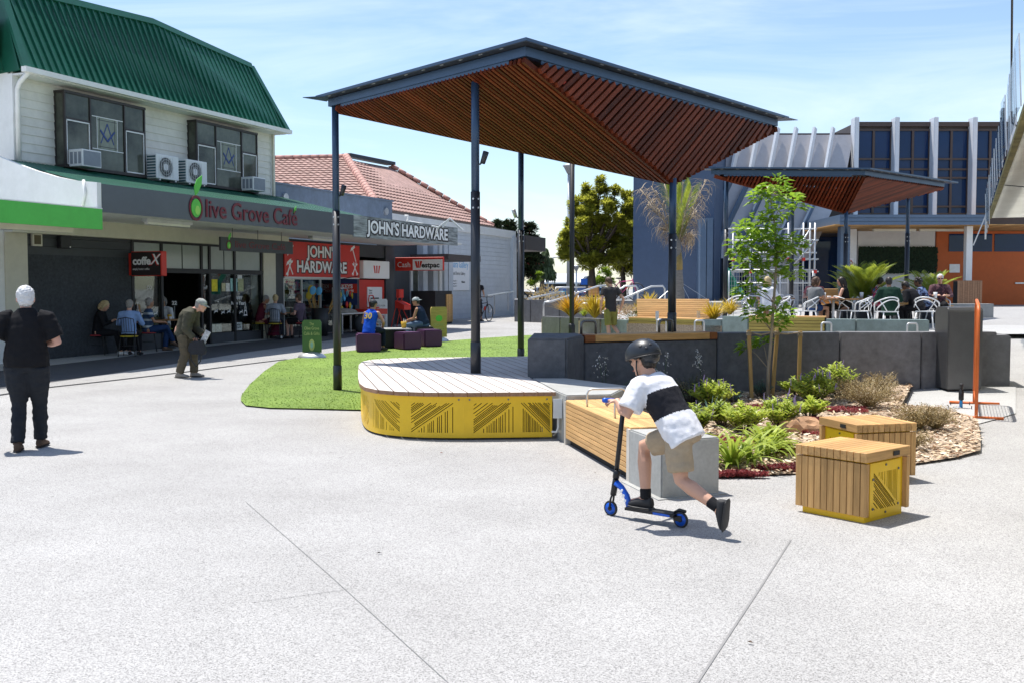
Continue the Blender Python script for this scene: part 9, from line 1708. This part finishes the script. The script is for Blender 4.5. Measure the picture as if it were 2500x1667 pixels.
# ---- ragged palm against the navy wall
PT = thing('palm_tree', 'nikau-like palm with dry shaggy fronds before the navy wall', 'palm', aty(1662, 745, 33)); yb = 33.0
q = [aty(a, b, yb) for a, b in ((1662, 760), (1661, 720), (1658, 670), (1656, 640), (1655, 610), (1656, 570))]; mb = MB(); mb.tube(q, [.15, .135, .115, .125, .11, .06], 12); mb.build('trunk', mat('ringed_trunk', (.22, .20, .18), .9, var=.35, scale=18, stretch=(.3, .3, 3), bump=.5, bscale=20), PT, True)
mb = MB(); mb.tube([aty(1657, 660, yb), aty(1656, 640, yb), aty(1656, 605, yb)], [.13, .14, .09], 12); mb.build('crown_shaft', mat('crown_shaft', (.28, .20, .06), .6, var=.3), PT, True)
base = aty(1656, 600, yb); mg = MB(); md = MB(); ms = MB()
fr_ = [((1580, 500), 1), ((1562, 462), 1), ((1590, 455), 1), ((1725, 440), 1), ((1712, 480), 1), ((1650, 440), 0), ((1668, 445), 0), ((1622, 450), 0), ((1640, 470), 0), ((1690, 460), 0), ((1700, 520), 1), ((1612, 560), 1), ((1690, 580), 1)]
for (px, py), dry in fr_:
 tip = aty(px, py, yb + PR.uniform(-.8, .8)); mid_ = base.lerp(tip, .5) + V((0, 0, .18)); pts = [base.lerp(mid_, k / 6) for k in range(7)] + [mid_.lerp(tip, k / 6) for k in range(1, 7)]; ms.tube(pts[::2], .016, 5)
 for k in range(2, len(pts)):
  d = (pts[k] - pts[k - 1]).normalized(); s = d.cross(V((0, -1, .2))).normalized()
  for sg in (-1, 1):
   for e in range(4):
    b = pts[k - 1].lerp(pts[k], e / 4)
    if dry: strap(md, b, (d * .5 + s * sg * PR.uniform(.4, 1.0) + rv() * .5), PR.uniform(.35, .75), .026, PR.uniform(1.2, 4.2), 0, 6)
    else: leaf(mg, b, d * .9 + s * sg * .5, .5, .035, 0, .1, .1)
ms.build('ribs', 'lf_straw', PT, True); mg.build('green_fronds', 'lf_palm', PT); md.build('dry_fronds', 'lf_straw', PT)
for a, b in (((1662, 690), (1740, 740)), ((1662, 690), (1690, 745)), ((1655, 690), (1595, 742))): t = thing('guy_wire', 'thin guy wire staying the palm to the ground, ' + {1740: 'towards the canopy column', 1690: 'close to the trunk', 1595: 'towards the ramp'}[b[0]], 'wire', aty(*b, 33)); mb = MB(); mb.tube([aty(*a, 33), aty(*b, 32.6)], .008, 5); mb.build('wire', 'galv', t)
# ---- background trees
def bgtree(label, px, y, trunk, blobs, m, n, L, bark='bark', name='tree', tw=.2, drop=0.0, flat=.75, flowers=None):
 b = aty(px, 700, y); t = thing(name, label, 'tree', (b.x, y, gz(b.x, y))); mt = MB(); zt2 = aty(px, trunk, y).z; mt.tube([(b.x, y, gz(b.x, y)), (b.x + .05, y, (zt2 + .4) / 2), (b.x, y, zt2)], [tw, tw * .8, tw * .5], 8); tot = sum(r * r for *_, r in blobs); ml = MB(); mf = MB()
 for bx_, by_, r in blobs:
  R_ = r / FPX * y; c = aty(bx_, by_, y + PR.uniform(-.5, .5) * R_ * 1.5); mt.tube([(b.x, y, zt2 - .3 * R_), V((b.x, y, zt2)).lerp(c, .6), c], [tw * .35, tw * .2, tw * .08], 6); sub = []
  for k in range(9): sub.append((c + rv() * R_ * .75, R_ * PR.uniform(.28, .48)))
  for k in range(int(n * r * r / tot)):
   sc_, sr2 = PR.choice(sub); d = rv().normalized() * PR.random() ** .4; p = sc_ + V((d.x, d.y, d.z * flat)) * sr2; leaf(ml, p, V((d.x, d.y, d.z * .6 + .25 - drop * 2)), L * PR.uniform(.6, 1.2), L * .45, 0, .2, drop)
   if flowers and PR.random() < .03: leaf(mf, p, d, L * .8, L * .6)
 mt.build('trunk', bark, t, True); ml.build('crown', m, t)
 if flowers: mf.build('flowers', flowers, t)
bgtree('big yellow-green totara tree beside the navy wall', 1444, 48, 640, [(1440, 590, 46), (1400, 600, 34), (1390, 560, 28), (1425, 540, 38), (1470, 545, 40), (1500, 590, 44), (1410, 510, 28), (1445, 500, 34), (1468, 460, 22), (1466, 440, 12), (1490, 500, 30), (1520, 540, 34), (1540, 500, 26), (1535, 480, 18), (1520, 620, 36), (1385, 620, 24), (1470, 630, 36), (1440, 640, 30), (1430, 462, 12), (1436, 475, 16), (1505, 470, 16), (1545, 580, 30), (1375, 590, 18)], 'lf_totara', 36000, .19, tw=.24)
bgtree('darker totara tree tucked behind, against the navy wall', 1520, 54, 660, [(1520, 620, 36), (1540, 570, 40), (1545, 650, 30), (1510, 650, 26), (1550, 520, 30)], 'lf_totara', 11000, .2, tw=.22)
bgtree('dark pohutukawa with red flowers behind the gallery corner', 1262, 62, 640, [(1258, 590, 34), (1285, 600, 34), (1240, 560, 24), (1212, 552, 14), (1290, 560, 20), (1305, 630, 26), (1270, 640, 34), (1240, 640, 30), (1292, 660, 26), (1255, 672, 26), (1300, 590, 18)], 'lf_pohu', 17000, .24, tw=.3, flowers='redfl')
bgtree('weeping willow beyond the pohutukawa', 1322, 95, 650, [(1318, 630, 22), (1338, 640, 18), (1328, 660, 22), (1345, 665, 14), (1312, 655, 16), (1330, 615, 12)], 'lf_will', 3200, .45, tw=.25, drop=.7)
bgtree('small lime green tree in front of the dark pohutukawa', 1306, 70, 690, [(1306, 682, 15), (1298, 692, 11), (1314, 674, 10)], 'lf_lime', 1500, .2, tw=.07); bgtree('lime green tree behind the big totara trunk', 1470, 74, 690, [(1468, 678, 18), (1484, 670, 14), (1460, 690, 12), (1490, 688, 14), (1476, 660, 10)], 'lf_lime', 1900, .2, tw=.07); bgtree('low hedge tree beyond the gallery roof', 1215, 75, 600, [(1205, 556, 12), (1222, 550, 10), (1215, 570, 14)], 'lf_dark', 900, .25, tw=.12)
# ---- small litter on the paving
for px, py, c, lab in ((1077, 1107, (.25, .07, .03), 'curled red-brown leaf on the paving before the yellow skirt'), (1452, 1155, (.12, .10, .06), 'dry twig-like leaf beside the bench end'), (925, 1353, (.05, .045, .04), 'tiny dark leaf scrap on open paving'), (1830, 1572, (.12, .07, .04), 'dry brown leaf beside the wide paving joint'), (2090, 1170, (.1, .09, .07), 'small dry leaf by the far stool')):
 p = gp(px, py); t = thing('fallen_leaf', lab, 'leaf', p + V((0, 0, .006)), px * .7); mb = MB(); leaf(mb, V((-.015, 0, .004)), V((1, .1, .15)), .035, .014, 0, .5, .1); mb.build('blade', mat('litter%d' % px, c, .8), t, world=False)
bpy.data.scenes.remove(WORK)
